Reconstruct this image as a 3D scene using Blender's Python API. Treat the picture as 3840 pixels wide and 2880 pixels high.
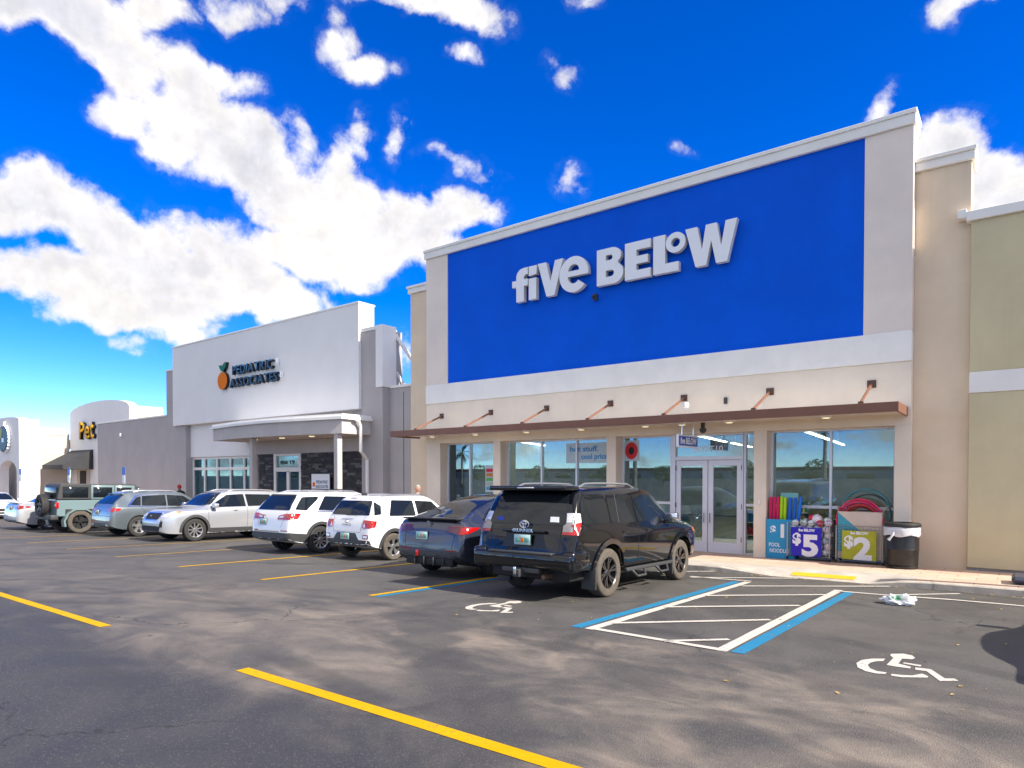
import bpy, bmesh, math, random
from mathutils import Vector, Matrix, Quaternion
from mathutils.bvhtree import BVHTree

for o in list(bpy.data.objects):
    bpy.data.objects.remove(o, do_unlink=True)
scene = bpy.context.scene
COL = scene.collection
R = math.radians
rng = random.Random(7)

# ------------------------------------------------------------------ camera
EYE = 1.636                       # metres above the asphalt under the photographer
HEAD = R(52.36)                   # angle between the shop fronts and the view axis
PITCH = R(-1.0)
FPX = 2470.0                      # focal length in photograph pixels (3840 wide)
cam = bpy.data.cameras.new('camera')
camo = bpy.data.objects.new('camera', cam)
COL.objects.link(camo)
camo.location = (0, 0, EYE)
camo.rotation_euler = (R(90) + PITCH, 0, R(90) - HEAD)
cam.sensor_width = 36.0
cam.lens = FPX / 3840.0 * 36.0
cam.shift_y = (1779.5 + FPX * math.tan(-PITCH) - 1440.0) / 3840.0
cam.clip_start = 0.1
cam.clip_end = 4000
scene.camera = camo
FWD = Vector((-math.cos(HEAD), math.sin(HEAD), 0))
RGT = Vector((math.sin(HEAD), math.cos(HEAD), 0))

# ------------------------------------------------------------------ render look
scene.view_settings.view_transform = 'Standard'
scene.view_settings.look = 'None'
scene.view_settings.gamma = 1.0
scene.view_settings.exposure = 1.32
scene.view_settings.use_curve_mapping = False
cy = scene.cycles
cy.max_bounces, cy.diffuse_bounces, cy.glossy_bounces, cy.transmission_bounces, cy.transparent_max_bounces = 5, 3, 3, 3, 8
cy.caustics_reflective = cy.caustics_refractive = False

# ------------------------------------------------------------------ sun
SUN_EL, SUN_AZ = R(37), R(3.0)    # azimuth measured from +X (right along the shops) towards the shops
sd = Vector((math.cos(SUN_EL) * math.cos(SUN_AZ), math.cos(SUN_EL) * math.sin(SUN_AZ), math.sin(SUN_EL)))
sun = bpy.data.lights.new('sun', 'SUN')
sun.energy = 3.2
sun.angle = R(0.55)
sun.color = (1.0, 0.93, 0.82)
suno = bpy.data.objects.new('sun', sun)
COL.objects.link(suno)
suno.rotation_euler = sd.to_track_quat('Z', 'Y').to_euler()
suno.location = (30, 10, 40)

# ------------------------------------------------------------------ sky: Nishita + broken cumulus
world = bpy.data.worlds.new('World')
scene.world = world
world.use_nodes = True
WN = world.node_tree
WN.nodes.clear()


class NT:
    """small helper around a node tree"""
    def __init__(s, tree):
        s.t = tree

    def n(s, typ, **kw):
        nd = s.t.nodes.new(typ)
        for k, v in kw.items():
            if k.startswith('i_'):
                nd.inputs[k[2:].replace('_', ' ')].default_value = v
            else:
                setattr(nd, k, v)
        return nd

    def l(s, a, b):
        s.t.links.new(a, b)
        return b

    def math(s, op, a, b=None, c=None, clamp=False):
        nd = s.t.nodes.new('ShaderNodeMath')
        nd.operation = op
        nd.use_clamp = clamp
        for i, v in enumerate((a, b, c)):
            if v is None:
                continue
            if isinstance(v, (int, float)):
                nd.inputs[i].default_value = v
            else:
                s.l(v, nd.inputs[i])
        return nd.outputs[0]

    def vmath(s, op, a, b=None, scale=None):
        nd = s.t.nodes.new('ShaderNodeVectorMath')
        nd.operation = op
        for i, v in enumerate((a, b)):
            if v is None:
                continue
            if isinstance(v, (tuple, list, Vector)):
                nd.inputs[i].default_value = tuple(v)
            else:
                s.l(v, nd.inputs[i])
        if scale is not None:
            if isinstance(scale, (int, float)):
                nd.inputs['Scale'].default_value = scale
            else:
                s.l(scale, nd.inputs['Scale'])
        return nd.outputs['Value'] if op in ('DOT_PRODUCT', 'LENGTH') else nd.outputs[0]

    def mr(s, v, a, b, c=0.0, d=1.0, smooth=True):
        nd = s.t.nodes.new('ShaderNodeMapRange')
        nd.interpolation_type = 'SMOOTHSTEP' if smooth else 'LINEAR'
        s.l(v, nd.inputs['Value'])
        for nm, x in (('From Min', a), ('From Max', b), ('To Min', c), ('To Max', d)):
            if isinstance(x, (int, float)):
                nd.inputs[nm].default_value = x
            else:
                s.l(x, nd.inputs[nm])
        return nd.outputs['Result']

    def mix(s, f, a, b, typ='RGBA', blend='MIX'):
        nd = s.t.nodes.new('ShaderNodeMix')
        nd.data_type = typ
        if typ == 'RGBA':
            nd.blend_type = blend
        ia = [i for i in nd.inputs if i.enabled or True]
        names = {'RGBA': ('A_Color', 'B_Color'), 'FLOAT': ('A_Float', 'B_Float')}[typ]
        A = next(i for i in nd.inputs if i.identifier == names[0])
        B = next(i for i in nd.inputs if i.identifier == names[1])
        Fi = next(i for i in nd.inputs if i.identifier == 'Factor_Float')
        for sock, v in ((Fi, f), (A, a), (B, b)):
            if isinstance(v, (int, float)):
                sock.default_value = v if typ == 'FLOAT' or sock is Fi else (v, v, v, 1)
            elif isinstance(v, (tuple, list)):
                sock.default_value = tuple(v) + ((1,) if len(v) == 3 else ())
            else:
                s.l(v, sock)
        return next(o for o in nd.outputs if o.identifier == {'RGBA': 'Result_Color', 'FLOAT': 'Result_Float'}[typ])

    def noise(s, vec, scale, detail=5, rough=0.55, dist=0.0, color=False):
        nd = s.n('ShaderNodeTexNoise')
        nd.inputs['Scale'].default_value = scale
        nd.inputs['Detail'].default_value = detail
        nd.inputs['Roughness'].default_value = rough
        nd.inputs['Distortion'].default_value = dist
        if vec is not None:
            s.l(vec, nd.inputs['Vector'])
        return nd.outputs['Color'] if color else nd.outputs['Fac']


W = NT(WN)
tc = W.n('ShaderNodeTexCoord')
D = tc.outputs['Generated']
sky = W.n('ShaderNodeTexSky')
sky.sky_type = 'NISHITA'
sky.sun_disc = False
sky.sun_elevation = SUN_EL
sky.sun_rotation = R(90) - SUN_AZ
sky.altitude = 3500
sky.air_density = 1.0
sky.dust_density = 0.45
sky.ozone_density = 3.0
sat = W.n('ShaderNodeHueSaturation', i_Saturation=1.42, i_Value=1.0, i_Hue=0.521)
W.l(sky.outputs[0], sat.inputs['Color'])
skycol = sat.outputs[0]

# cloud bank: ellipses laid out on the sky in tangent coordinates about a fixed compass bearing
df = W.vmath('DOT_PRODUCT', D, FWD)
dfc = W.math('MAXIMUM', df, 0.05)
u = W.math('DIVIDE', W.vmath('DOT_PRODUCT', D, RGT), dfc)
v = W.math('DIVIDE', W.vmath('DOT_PRODUCT', D, (0, 0, 1)), dfc)
uv = W.n('ShaderNodeCombineXYZ')
W.l(u, uv.inputs[0]); W.l(v, uv.inputs[1])
na = W.n('ShaderNodeTexNoise'); na.inputs['Scale'].default_value = 6.0; na.inputs['Detail'].default_value = 4; na.inputs['Roughness'].default_value = 0.6
W.l(D, na.inputs['Vector'])
warp = W.vmath('SUBTRACT', na.outputs['Color'], (0.5, 0.5, 0.5))
edge = W.math('SUBTRACT', W.noise(D, 17, 10, 0.64, 0.2), 0.5)
uvw0 = W.vmath('ADD', uv.outputs[0], W.vmath('SCALE', warp, scale=0.13))
uvm = W.vmath('MULTIPLY', uvw0, (1, 1, 0))
uvw = W.vmath('ADD', uvm, (0, 0, 1))
# photograph pixels (x, y, half length, half width, tilt in degrees) of the cloud masses
CL = [
    (300, 90, 430, 150, 28), (520, 240, 190, 150, 40), (60, 0, 330, 120, 5), (600, 60, 150, 70, 0),
    (480, 440, 150, 75, 20), (740, 330, 160, 110, 50), (860, 310, 110, 60, 10), (760, 500, 260, 150, 30),
    (980, 640, 330, 160, 36), (1260, 770, 330, 170, 22), (1500, 880, 260, 170, 10), (1690, 800, 190, 110, -5),
    (1380, 560, 60, 90, 10), (1120, 540, 60, 130, -35), (1300, 640, 90, 90, 0), (1260, 960, 330, 95, 5), (1350, 1060, 110, 55, -10),
    (120, 790, 330, 140, 12), (420, 910, 300, 130, 25), (720, 1020, 420, 190, 12), (330, 1060, 440, 110, 6), (1000, 1120, 260, 130, 8),
    (560, 1170, 420, 80, 0), (60, 1060, 250, 60, 0), (480, 1285, 70, 32, 10), (700, 1250, 160, 40, 0),
    (900, 50, 150, 70, 20), (1010, 10, 140, 60, 0), (1700, 30, 210, 75, 12), (1560, 0, 260, 45, 0), (1850, 80, 60, 55, 60),
    (1390, 290, 140, 62, -5), (1290, 190, 90, 95, 50), (1290, 80, 40, 40, 0), (1770, 205, 70, 35, 10), (2080, 300, 55, 70, -30), (2190, 15, 55, 45, 0),
    (1770, 635, 110, 36, 20), (1545, 525, 35, 70, 20), (2105, 690, 70, 50, -30), (2550, 605, 60, 25, 20),
    (3620, 30, 170, 50, -15), (3500, 80, 50, 50, 0), (3330, 400, 50, 90, 25), (3550, 600, 190, 170, 40), (3760, 700, 190, 150, 30), (3650, 840, 320, 160, 10),
    (1500, 1330, 70, 90, 0),
]
field = None
for (px, py, a, b, t) in CL:
    cu_, cv_ = (px - 1920) / FPX, (1779.5 - py) / FPX
    ct, st = math.cos(R(-t)), math.sin(R(-t))
    ra, rb = 1.12 * a / FPX, 1.12 * b / FPX
    sz = min(1.0, 0.02 + math.sqrt(a * b) / 150.0)
    ex_ = W.vmath('DOT_PRODUCT', uvw, (ct / ra, st / ra, -(cu_ * ct + cv_ * st) / ra))
    ey_ = W.vmath('DOT_PRODUCT', uvw, (-st / rb, ct / rb, (cu_ * st - cv_ * ct) / rb))
    r2 = W.math('MULTIPLY_ADD', ey_, ey_, W.math('MULTIPLY', ex_, ex_))
    e = W.math('MULTIPLY_ADD', r2, -sz, sz)
    field = e if field is None else W.math('SMOOTH_MAX', field, e, 0.25)
fld = W.math('MAXIMUM', field, -1.2)
# the same kind of cloud deck elsewhere in the sky: noise on a flat layer overhead
dz = W.math('ADD', W.math('MAXIMUM', W.vmath('DOT_PRODUCT', D, (0, 0, 1)), 0.0), 0.22)
flat = W.n('ShaderNodeCombineXYZ')
sep = W.n('ShaderNodeSeparateXYZ'); W.l(D, sep.inputs[0])
W.l(W.math('DIVIDE', sep.outputs[0], dz), flat.inputs[0])
W.l(W.math('DIVIDE', sep.outputs[1], dz), flat.inputs[1])
deck = W.noise(W.vmath('ADD', flat.outputs[0], (3.7, 1.9, 0)), 1.05, 5, 0.58)
elev0 = W.vmath('DOT_PRODUCT', D, (0, 0, 1))
deckf = W.math('MULTIPLY', W.math('SUBTRACT', deck, W.mr(elev0, 0.02, 0.30, 0.52, 0.36)), 5.0)
inview = W.mr(df, 0.22, 0.42)
base = W.mix(inview, deckf, fld, 'FLOAT')
sepa = W.n('ShaderNodeSeparateColor'); W.l(na.outputs['Color'], sepa.inputs[0])
lowf = W.math('SUBTRACT', sepa.outputs[0], 0.5)
dens = W.math('ADD', base, W.math('ADD', W.math('MULTIPLY', edge, 2.1), W.math('MULTIPLY', lowf, 0.5)))
mask = W.mr(dens, 0.02, 0.66)
thin = W.math('MULTIPLY', W.mr(dens, -0.35, 0.25, 0.0, 0.03), W.mr(edge, -0.12, 0.12))
mask = W.math('MAXIMUM', mask, thin)
# cloud body: bright crowns, greyer where thick and high
elev = W.vmath('DOT_PRODUCT', D, (0, 0, 1))
thick = W.math('MULTIPLY', W.mr(dens, 0.30, 1.0), W.mr(W.math('ADD', lowf, W.math('MULTIPLY', edge, 0.6)), 0.20, -0.12))
gfac = W.math('MULTIPLY', thick, W.mr(elev, 0.06, 0.40, 0.55, 1.0), clamp=True)
ccol = W.mix(gfac, (0.85, 0.825, 0.80), (0.60, 0.60, 0.66))
# billows: the side of each puff towards the sun is brighter
sdt = Vector((sd.x, sd.y, sd.z)) * 0.022
b1 = W.noise(D, 11, 5, 0.6)
b2 = W.noise(W.vmath('ADD', D, sdt), 11, 5, 0.6)
rel = W.mr(W.math('SUBTRACT', b1, b2), -0.09, 0.09, 0.90, 1.05, smooth=False)
ccol = W.vmath('SCALE', ccol, scale=rel)
bg = W.n('ShaderNodeBackground'); bg.inputs['Strength'].default_value = 0.122
bgc = W.n('ShaderNodeBackground'); bgc.inputs['Strength'].default_value = 0.54
W.l(skycol, bg.inputs[0]); W.l(ccol, bgc.inputs[0])
mx = W.n('ShaderNodeMixShader')
W.l(mask, mx.inputs[0]); W.l(bg.outputs[0], mx.inputs[1]); W.l(bgc.outputs[0], mx.inputs[2])
world.cycles.sampling_method = 'MANUAL'
world.cycles.sample_map_resolution = 512
wo = W.n('ShaderNodeOutputWorld'); W.l(mx.outputs[0], wo.inputs[0])

# ------------------------------------------------------------------ helpers: objects
ORIG = {}
GXS, GYS = 0.0100, -0.0280        # the lot falls away gently from the camera


def gz(x, y):
    return GXS * x + GYS * y


def tag(o, label=None, cat=None, group=None, kind=None):
    if label: o['label'] = label
    if cat: o['category'] = cat
    if group: o['group'] = group
    if kind: o['kind'] = kind
    return o


def thing(name, label, cat, loc=(0, 0, 0), group=None, world=True):
    """an Empty at the thing's base; world=True: its parts are given in world coordinates"""
    o = bpy.data.objects.new(name, None)
    o.empty_display_size = 0.3
    COL.objects.link(o)
    o.location = loc
    ORIG[o.name] = Vector(loc) if world else Vector((0, 0, 0))
    return tag(o, label, cat, group)


TILT = Matrix.Rotation(math.atan(GYS), 4, 'X') @ Matrix.Rotation(-math.atan(GXS), 4, 'Y')


def place(o, x, y, yaw=0.0, h=0.0, tilt=True):
    m = Matrix.Translation((x, y, gz(x, y) + h)) @ (TILT if tilt else Matrix.Identity(4)) @ Matrix.Rotation(yaw, 4, 'Z')
    o.matrix_world = m
    o.location, o.rotation_mode = m.translation, 'XYZ'
    o.rotation_euler = m.to_euler()


def link(name, me, mat=None, parent=None, kind=None, smooth=False):
    o = bpy.data.objects.new(name, me)
    COL.objects.link(o)
    if mat is not None:
        for m in (mat if isinstance(mat, (list, tuple)) else [mat]):
            me.materials.append(m)
    if parent is not None:
        o.parent = parent
        ORIG[o.name] = ORIG.get(parent.name, Vector((0, 0, 0)))
    if kind: o['kind'] = kind
    if smooth:
        me.polygons.foreach_set('use_smooth', [True] * len(me.polygons))
    return o


def mk(name, verts, faces, mat=None, parent=None, kind=None, smooth=False):
    off = ORIG.get(parent.name, Vector((0, 0, 0))) if parent is not None else Vector((0, 0, 0))
    me = bpy.data.meshes.new(name)
    me.from_pydata([tuple(Vector(v) - off) for v in verts], [], faces)
    me.update()
    return link(name, me, mat, parent, kind, smooth)


def from_bm(name, bm, mat=None, parent=None, kind=None, smooth=False):
    off = ORIG.get(parent.name, Vector((0, 0, 0))) if parent is not None else Vector((0, 0, 0))
    if off.length:
        bmesh.ops.translate(bm, vec=-off, verts=bm.verts)
    me = bpy.data.meshes.new(name)
    bm.to_mesh(me)
    bm.free()
    return link(name, me, mat, parent, kind, smooth)


def autosmooth(o, ang=35):
    o.data.polygons.foreach_set('use_smooth', [True] * len(o.data.polygons))
    o.data.set_sharp_from_angle(angle=R(ang))
    return o


BOXF = [(0, 3, 2, 1), (4, 5, 6, 7), (0, 1, 5, 4), (1, 2, 6, 5), (2, 3, 7, 6), (3, 0, 4, 7)]


def boxv(x0, x1, y0, y1, z0, z1):
    return [(x0, y0, z0), (x1, y0, z0), (x1, y1, z0), (x0, y1, z0), (x0, y0, z1), (x1, y0, z1), (x1, y1, z1), (x0, y1, z1)]


def bm_box(bm, x0, x1, y0, y1, z0, z1, bev=0.0, seg=1):
    b2 = bmesh.new()
    vs = [b2.verts.new(v) for v in boxv(x0, x1, y0, y1, z0, z1)]
    for f in BOXF:
        b2.faces.new([vs[i] for i in f])
    if bev:
        bmesh.ops.bevel(b2, geom=list(b2.edges), offset=bev, segments=seg, affect='EDGES', profile=0.5)
    bm_join(bm, b2)


def bm_join(bm, b2, mat=None):
    off = len(bm.verts)
    b2.verts.ensure_lookup_table()
    for i, v in enumerate(b2.verts):
        v.index = i
    nv = [bm.verts.new((mat @ v.co) if mat else v.co) for v in b2.verts]
    for f in b2.faces:
        try:
            nf = bm.faces.new([nv[v.index] for v in f.verts])
            nf.material_index = f.material_index
            nf.smooth = f.smooth
        except ValueError:
            pass
    b2.free()


def box(name, x0, x1, y0, y1, z0, z1, mat=None, parent=None, bev=0.0, kind=None):
    bm = bmesh.new()
    bm_box(bm, min(x0, x1), max(x0, x1), min(y0, y1), max(y0, y1), min(z0, z1), max(z0, z1), bev)
    return from_bm(name, bm, mat, parent, kind)


def bm_tube(bm, pts, r, seg=8, closed=False, cap=True):
    """tube along points, r a number or one per point"""
    pts = [Vector(p) for p in pts]
    n = len(pts)
    rs = r if isinstance(r, (list, tuple)) else [r] * n
    rings = []
    prev = None
    for i, p in enumerate(pts):
        if closed:
            t = (pts[(i + 1) % n] - pts[i - 1]).normalized()
        else:
            t = (pts[min(i + 1, n - 1)] - pts[max(i - 1, 0)]).normalized()
        if prev is None:
            a = Vector((0, 0, 1)) if abs(t.z) < 0.9 else Vector((1, 0, 0))
            nx = t.cross(a).normalized()
        else:
            nx = (prev - t * prev.dot(t)).normalized()
        prev = nx
        ny = t.cross(nx)
        rings.append([bm.verts.new(p + (nx * math.cos(2 * math.pi * k / seg) + ny * math.sin(2 * math.pi * k / seg)) * rs[i]) for k in range(seg)])
    m = n if closed else n - 1
    for i in range(m):
        a, b = rings[i], rings[(i + 1) % n]
        for k in range(seg):
            bm.faces.new((a[k], a[(k + 1) % seg], b[(k + 1) % seg], b[k]))
    if cap and not closed:
        bm.faces.new(rings[0][::-1]); bm.faces.new(rings[-1])


def tube(name, pts, r, mat=None, parent=None, seg=8, closed=False):
    bm = bmesh.new()
    bm_tube(bm, pts, r, seg, closed)
    bmesh.ops.recalc_face_normals(bm, faces=bm.faces)
    o = from_bm(name, bm, mat, parent)
    return autosmooth(o, 40)


def bm_lathe(bm, prof, seg=24, axis='Z', center=(0, 0, 0), close=True, a0=0.0, a1=2 * math.pi):
    """prof: (radius, height) pairs"""
    c = Vector(center)
    full = abs((a1 - a0) - 2 * math.pi) < 1e-6
    m = seg if full else seg + 1
    rings = []
    for (r, h) in prof:
        ring = []
        for k in range(m):
            a = a0 + (a1 - a0) * k / seg
            x, y = r * math.cos(a), r * math.sin(a)
            p = {'Z': (x, y, h), 'X': (h, x, y), 'Y': (x, h, y)}[axis]
            ring.append(bm.verts.new(c + Vector(p)))
        rings.append(ring)
    for i in range(len(rings) - 1):
        for k in range(m if full else m - 1):
            a, b = rings[i], rings[i + 1]
            bm.faces.new((a[k], a[(k + 1) % m], b[(k + 1) % m], b[k]))
    if close and full:
        if prof[0][0] > 1e-4: bm.faces.new(rings[0][::-1])
        if prof[-1][0] > 1e-4: bm.faces.new(rings[-1])


def lathe(name, prof, mat=None, parent=None, seg=24, axis='Z', center=(0, 0, 0), ang=35):
    bm = bmesh.new()
    bm_lathe(bm, prof, seg, axis, center)
    bmesh.ops.recalc_face_normals(bm, faces=bm.faces)
    return autosmooth(from_bm(name, bm, mat, parent), ang)


def prism(name, poly, d0, d1, axis='Y', mat=None, parent=None, holes=None, bev=0):
    """extrude a 2D outline; axis Y: outline is (x,z), X: (y,z), Z: (x,y)"""
    bm = bmesh.new()

    def P(p, d):
        return {'Y': (p[0], d, p[1]), 'X': (d, p[0], p[1]), 'Z': (p[0], p[1], d)}[axis]
    loops = [poly] + (holes or [])
    fronts = []
    for d in (d0, d1):
        es = []
        for lp in loops:
            vs = [bm.verts.new(P(p, d)) for p in lp]
            es += [bm.edges.new((vs[i], vs[(i + 1) % len(vs)])) for i in range(len(vs))]
            fronts.append(vs)
        if holes:
            bmesh.ops.triangle_fill(bm, use_beauty=True, use_dissolve=False, edges=es)
        else:
            bm.faces.new(fronts[-1])
    nl = len(loops)
    for i in range(nl):
        a, b = fronts[i], fronts[nl + i]
        for k in range(len(a)):
            k2 = (k + 1) % len(a)
            bm.faces.new((a[k], a[k2], b[k2], b[k]))
    bmesh.ops.recalc_face_normals(bm, faces=bm.faces)
    return from_bm(name, bm, mat, parent)


def text_bm(s, size, bold=0.0, extrude=0.0, align='LEFT', sx=1.0):
    cu = bpy.data.curves.new('t', 'FONT')
    cu.body = s
    cu.size = size
    cu.offset = bold
    cu.extrude = extrude
    cu.align_x = align
    cu.resolution_u = 3
    to = bpy.data.objects.new('t', cu)
    COL.objects.link(to)
    dg = bpy.context.evaluated_depsgraph_get()
    me = bpy.data.meshes.new_from_object(to.evaluated_get(dg))
    bm = bmesh.new()
    bm.from_mesh(me)
    if sx != 1.0:
        bmesh.ops.scale(bm, vec=(sx, 1, 1), verts=bm.verts)
    bpy.data.objects.remove(to, do_unlink=True)
    bpy.data.curves.remove(cu)
    bpy.data.meshes.remove(me)
    return bm


def text(name, s, size, M, mat, parent=None, bold=0.0, extrude=0.004, align='LEFT', sx=1.0, width=None):
    """M: local matrix that takes text space (x right, y up, z towards the reader) to the parent's local space"""
    bm = text_bm(s, size, bold, extrude, align, sx)
    if width:
        xs = [v.co.x for v in bm.verts]
        k = width / (max(xs) - min(xs))
        bmesh.ops.scale(bm, vec=(k, 1, 1), verts=bm.verts)
    bmesh.ops.transform(bm, matrix=M, verts=bm.verts)
    return from_bm(name, bm, mat, parent)


def face_front(x, y, z):      # reader stands at smaller y (in front of the shops)
    return Matrix.Translation((x, y, z)) @ Matrix(((1, 0, 0, 0), (0, 0, -1, 0), (0, 1, 0, 0), (0, 0, 0, 1)))


def face_right(x, y, z):      # reader stands at larger x
    return Matrix.Translation((x, y, z)) @ Matrix(((0, 0, 1, 0), (1, 0, 0, 0), (0, 1, 0, 0), (0, 0, 0, 1)))


def rpoly(pts, r, n=3):
    """round the corners of a polygon"""
    out = []
    m = len(pts)
    for i in range(m):
        p, a, b = Vector(pts[i]), Vector(pts[i - 1]), Vector(pts[(i + 1) % m])
        da, db = (a - p), (b - p)
        ra = min(r, da.length * 0.45); rb = min(r, db.length * 0.45)
        s0, s1 = p + da.normalized() * ra, p + db.normalized() * rb
        for k in range(n + 1):
            t = k / n
            out.append(tuple((1 - t) ** 2 * s0 + 2 * t * (1 - t) * p + t * t * s1))
    return out


def pchip(xs, ys):
    n = len(xs)
    h = [xs[i + 1] - xs[i] for i in range(n - 1)]
    d = [(ys[i + 1] - ys[i]) / h[i] for i in range(n - 1)]
    m = [0.0] * n
    m[0], m[-1] = d[0], d[-1]
    for i in range(1, n - 1):
        if d[i - 1] * d[i] > 0:
            w1, w2 = 2 * h[i] + h[i - 1], h[i] + 2 * h[i - 1]
            m[i] = (w1 + w2) / (w1 / d[i - 1] + w2 / d[i])

    def f(x):
        if x <= xs[0]: return ys[0]
        if x >= xs[-1]: return ys[-1]
        i = max(k for k in range(n - 1) if xs[k] <= x)
        t = (x - xs[i]) / h[i]
        return (ys[i] * (1 + 2 * t) * (1 - t) ** 2 + h[i] * m[i] * t * (1 - t) ** 2 + ys[i + 1] * t * t * (3 - 2 * t) + h[i] * m[i + 1] * t * t * (t - 1))
    return f


# ------------------------------------------------------------------ materials
MATS = {}


def mat(name, col, rough=0.6, metal=0.0, spec=0.5, coat=0.0, var=0.0, vscale=3.0, bump=0.0, bscale=40.0, emit=None, estr=0.0, dirt=0.0):
    """plain surface with procedural colour variation and fine relief"""
    if name in MATS: return MATS[name]
    m = bpy.data.materials.new(name)
    m.use_nodes = True
    t = NT(m.node_tree)
    b = m.node_tree.nodes['Principled BSDF']
    b.inputs['Roughness'].default_value = rough
    b.inputs['Metallic'].default_value = metal
    b.inputs['Specular IOR Level'].default_value = spec
    b.inputs['Coat Weight'].default_value = coat
    b.inputs['Coat Roughness'].default_value = 0.03
    c = tuple(col) + (1,)
    b.inputs['Base Color'].default_value = c
    if var or bump or dirt:
        co = t.n('ShaderNodeTexCoord').outputs['Object']
    if var or dirt:
        out = c
        if var:
            nz = t.noise(co, vscale, 6, 0.6)
            lo = tuple(x * (1 - var) for x in col); hi = tuple(min(1, x * (1 + var)) for x in col)
            out = t.mix(t.mr(nz, 0.3, 0.7), lo, hi)
        if dirt:     # faint vertical streaks of weather
            mp = t.n('ShaderNodeMapping'); mp.inputs['Scale'].default_value = (2.2, 2.2, 0.12)
            t.l(co, mp.inputs[0])
            st = t.noise(mp.outputs[0], 2.0, 6, 0.65)
            out = t.mix(t.mr(st, 0.52, 0.8, 0, dirt), out, tuple(x * 0.6 for x in col))
        t.l(out, b.inputs['Base Color'])
    if bump:
        bn = t.n('ShaderNodeBump'); bn.inputs['Strength'].default_value = bump; bn.inputs['Distance'].default_value = 0.01
        t.l(t.noise(co, bscale, 4, 0.6), bn.inputs['Height'])
        t.l(bn.outputs[0], b.inputs['Normal'])
    if emit:
        b.inputs['Emission Color'].default_value = tuple(emit) + (1,)
        b.inputs['Emission Strength'].default_value = estr
    MATS[name] = m
    return m


def glass_mat(name, tint, refl, rough=0.012):
    """shop window pane: see-through with a strong sky reflection"""
    m = bpy.data.materials.new(name)
    m.use_nodes = True
    t = NT(m.node_tree)
    nt = m.node_tree
    nt.nodes.remove(nt.nodes['Principled BSDF'])
    tr = t.n('ShaderNodeBsdfTransparent'); tr.inputs[0].default_value = tuple(tint) + (1,)
    gl = t.n('ShaderNodeBsdfGlossy'); gl.inputs['Roughness'].default_value = rough; gl.inputs[0].default_value = (0.55, 0.74, 0.86, 1)
    fr = t.n('ShaderNodeFresnel'); fr.inputs['IOR'].default_value = 1.5
    f = t.math('ADD', t.math('MULTIPLY', fr.outputs[0], 0.8), refl, clamp=True)
    ms = t.n('ShaderNodeMixShader')
    t.l(f, ms.inputs[0]); t.l(tr.outputs[0], ms.inputs[1]); t.l(gl.outputs[0], ms.inputs[2])
    t.l(ms.outputs[0], nt.nodes['Material Output'].inputs[0])
    MATS[name] = m
    return m


STUCCO = dict(rough=0.85, spec=0.25, var=0.05, vscale=0.9, bump=0.5, bscale=55, dirt=0.16)
M_cream = mat('cream_stucco', (0.83, 0.73, 0.60), **STUCCO)
M_cream2 = mat('pale_grey_cream_stucco', (0.83, 0.73, 0.645), **STUCCO)
M_tan = mat('tan_stucco', (0.77, 0.63, 0.465), **STUCCO)
M_olive = mat('olive_stucco', (0.62, 0.545, 0.345), **STUCCO)
M_trim = mat('off_white_trim', (0.86, 0.84, 0.79), rough=0.6, var=0.04, vscale=1.5, bump=0.15, dirt=0.08)
M_bluewall = mat('royal_blue_wall', (0.001, 0.108, 0.72), rough=0.8, spec=0.12, var=0.06, vscale=0.7, bump=0.4, bscale=55, dirt=0.12)
M_white = mat('white_stucco', (0.84, 0.82, 0.80), rough=0.75, spec=0.3, var=0.02, vscale=1.0, bump=0.3, bscale=55, dirt=0.05)
M_grey = mat('warm_grey_stucco', (0.44, 0.41, 0.40), **STUCCO)
M_grey2 = mat('light_grey_stucco', (0.52, 0.48, 0.46), **STUCCO)
M_creamwall = mat('pale_cream_stucco', (0.60, 0.53, 0.45), **STUCCO)
M_letter = mat('white_sign_face', (0.85, 0.87, 0.90), rough=0.4)
M_letterside = mat('cream_sign_return', (0.72, 0.70, 0.62), rough=0.5)
M_alu = mat('light_aluminium', (0.70, 0.71, 0.76), rough=0.35, metal=0.25)
M_brown = mat('brown_painted_steel', (0.21, 0.090, 0.052), rough=0.45, spec=0.5, var=0.06, vscale=4)
M_dkbrown = mat('dark_brown_steel', (0.10, 0.05, 0.035), rough=0.5)
M_soffit = mat('cream_soffit', (0.70, 0.66, 0.60), rough=0.7, var=0.03)
M_black = mat('matt_black', (0.012, 0.012, 0.013), rough=0.7)
M_dark = mat('dark_interior', (0.03, 0.032, 0.035), rough=0.9)
M_conc = mat('concrete', (0.50, 0.45, 0.39), rough=0.85, var=0.14, vscale=2.5, bump=0.3, bscale=60, dirt=0.0)
M_chrome = mat('chrome', (0.75, 0.76, 0.78), rough=0.12, metal=1.0)
M_rubber = mat('black_rubber', (0.028, 0.027, 0.026), rough=0.75, var=0.15, vscale=9, bump=0.2, bscale=60)
M_rubberdust = mat('dusty_tyre_rubber', (0.105, 0.088, 0.070), rough=0.85, var=0.18, vscale=9, bump=0.2, bscale=60)
M_plastic = mat('dark_grey_plastic', (0.05, 0.052, 0.055), rough=0.5, var=0.05, bump=0.15, bscale=120)
M_carglass = mat('tinted_car_glass', (0.010, 0.014, 0.018), rough=0.03, spec=0.55)
M_red = mat('red_lamp_lens', (0.26, 0.004, 0.006), rough=0.12, coat=1.0)
M_redglow = mat('bright_red_lens', (0.40, 0.005, 0.006), rough=0.12, coat=1.0)
M_clear = mat('clear_lamp_lens', (0.75, 0.76, 0.78), rough=0.10, metal=0.3, coat=1.0)
M_amber = mat('amber_lens', (0.65, 0.17, 0.005), rough=0.15, coat=1.0)
M_glass = glass_mat('shop_window_glass', (0.74, 0.82, 0.83), 0.17)
M_glassclinic = glass_mat('clinic_window_glass', (0.88, 0.96, 0.94), 0.03)
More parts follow.
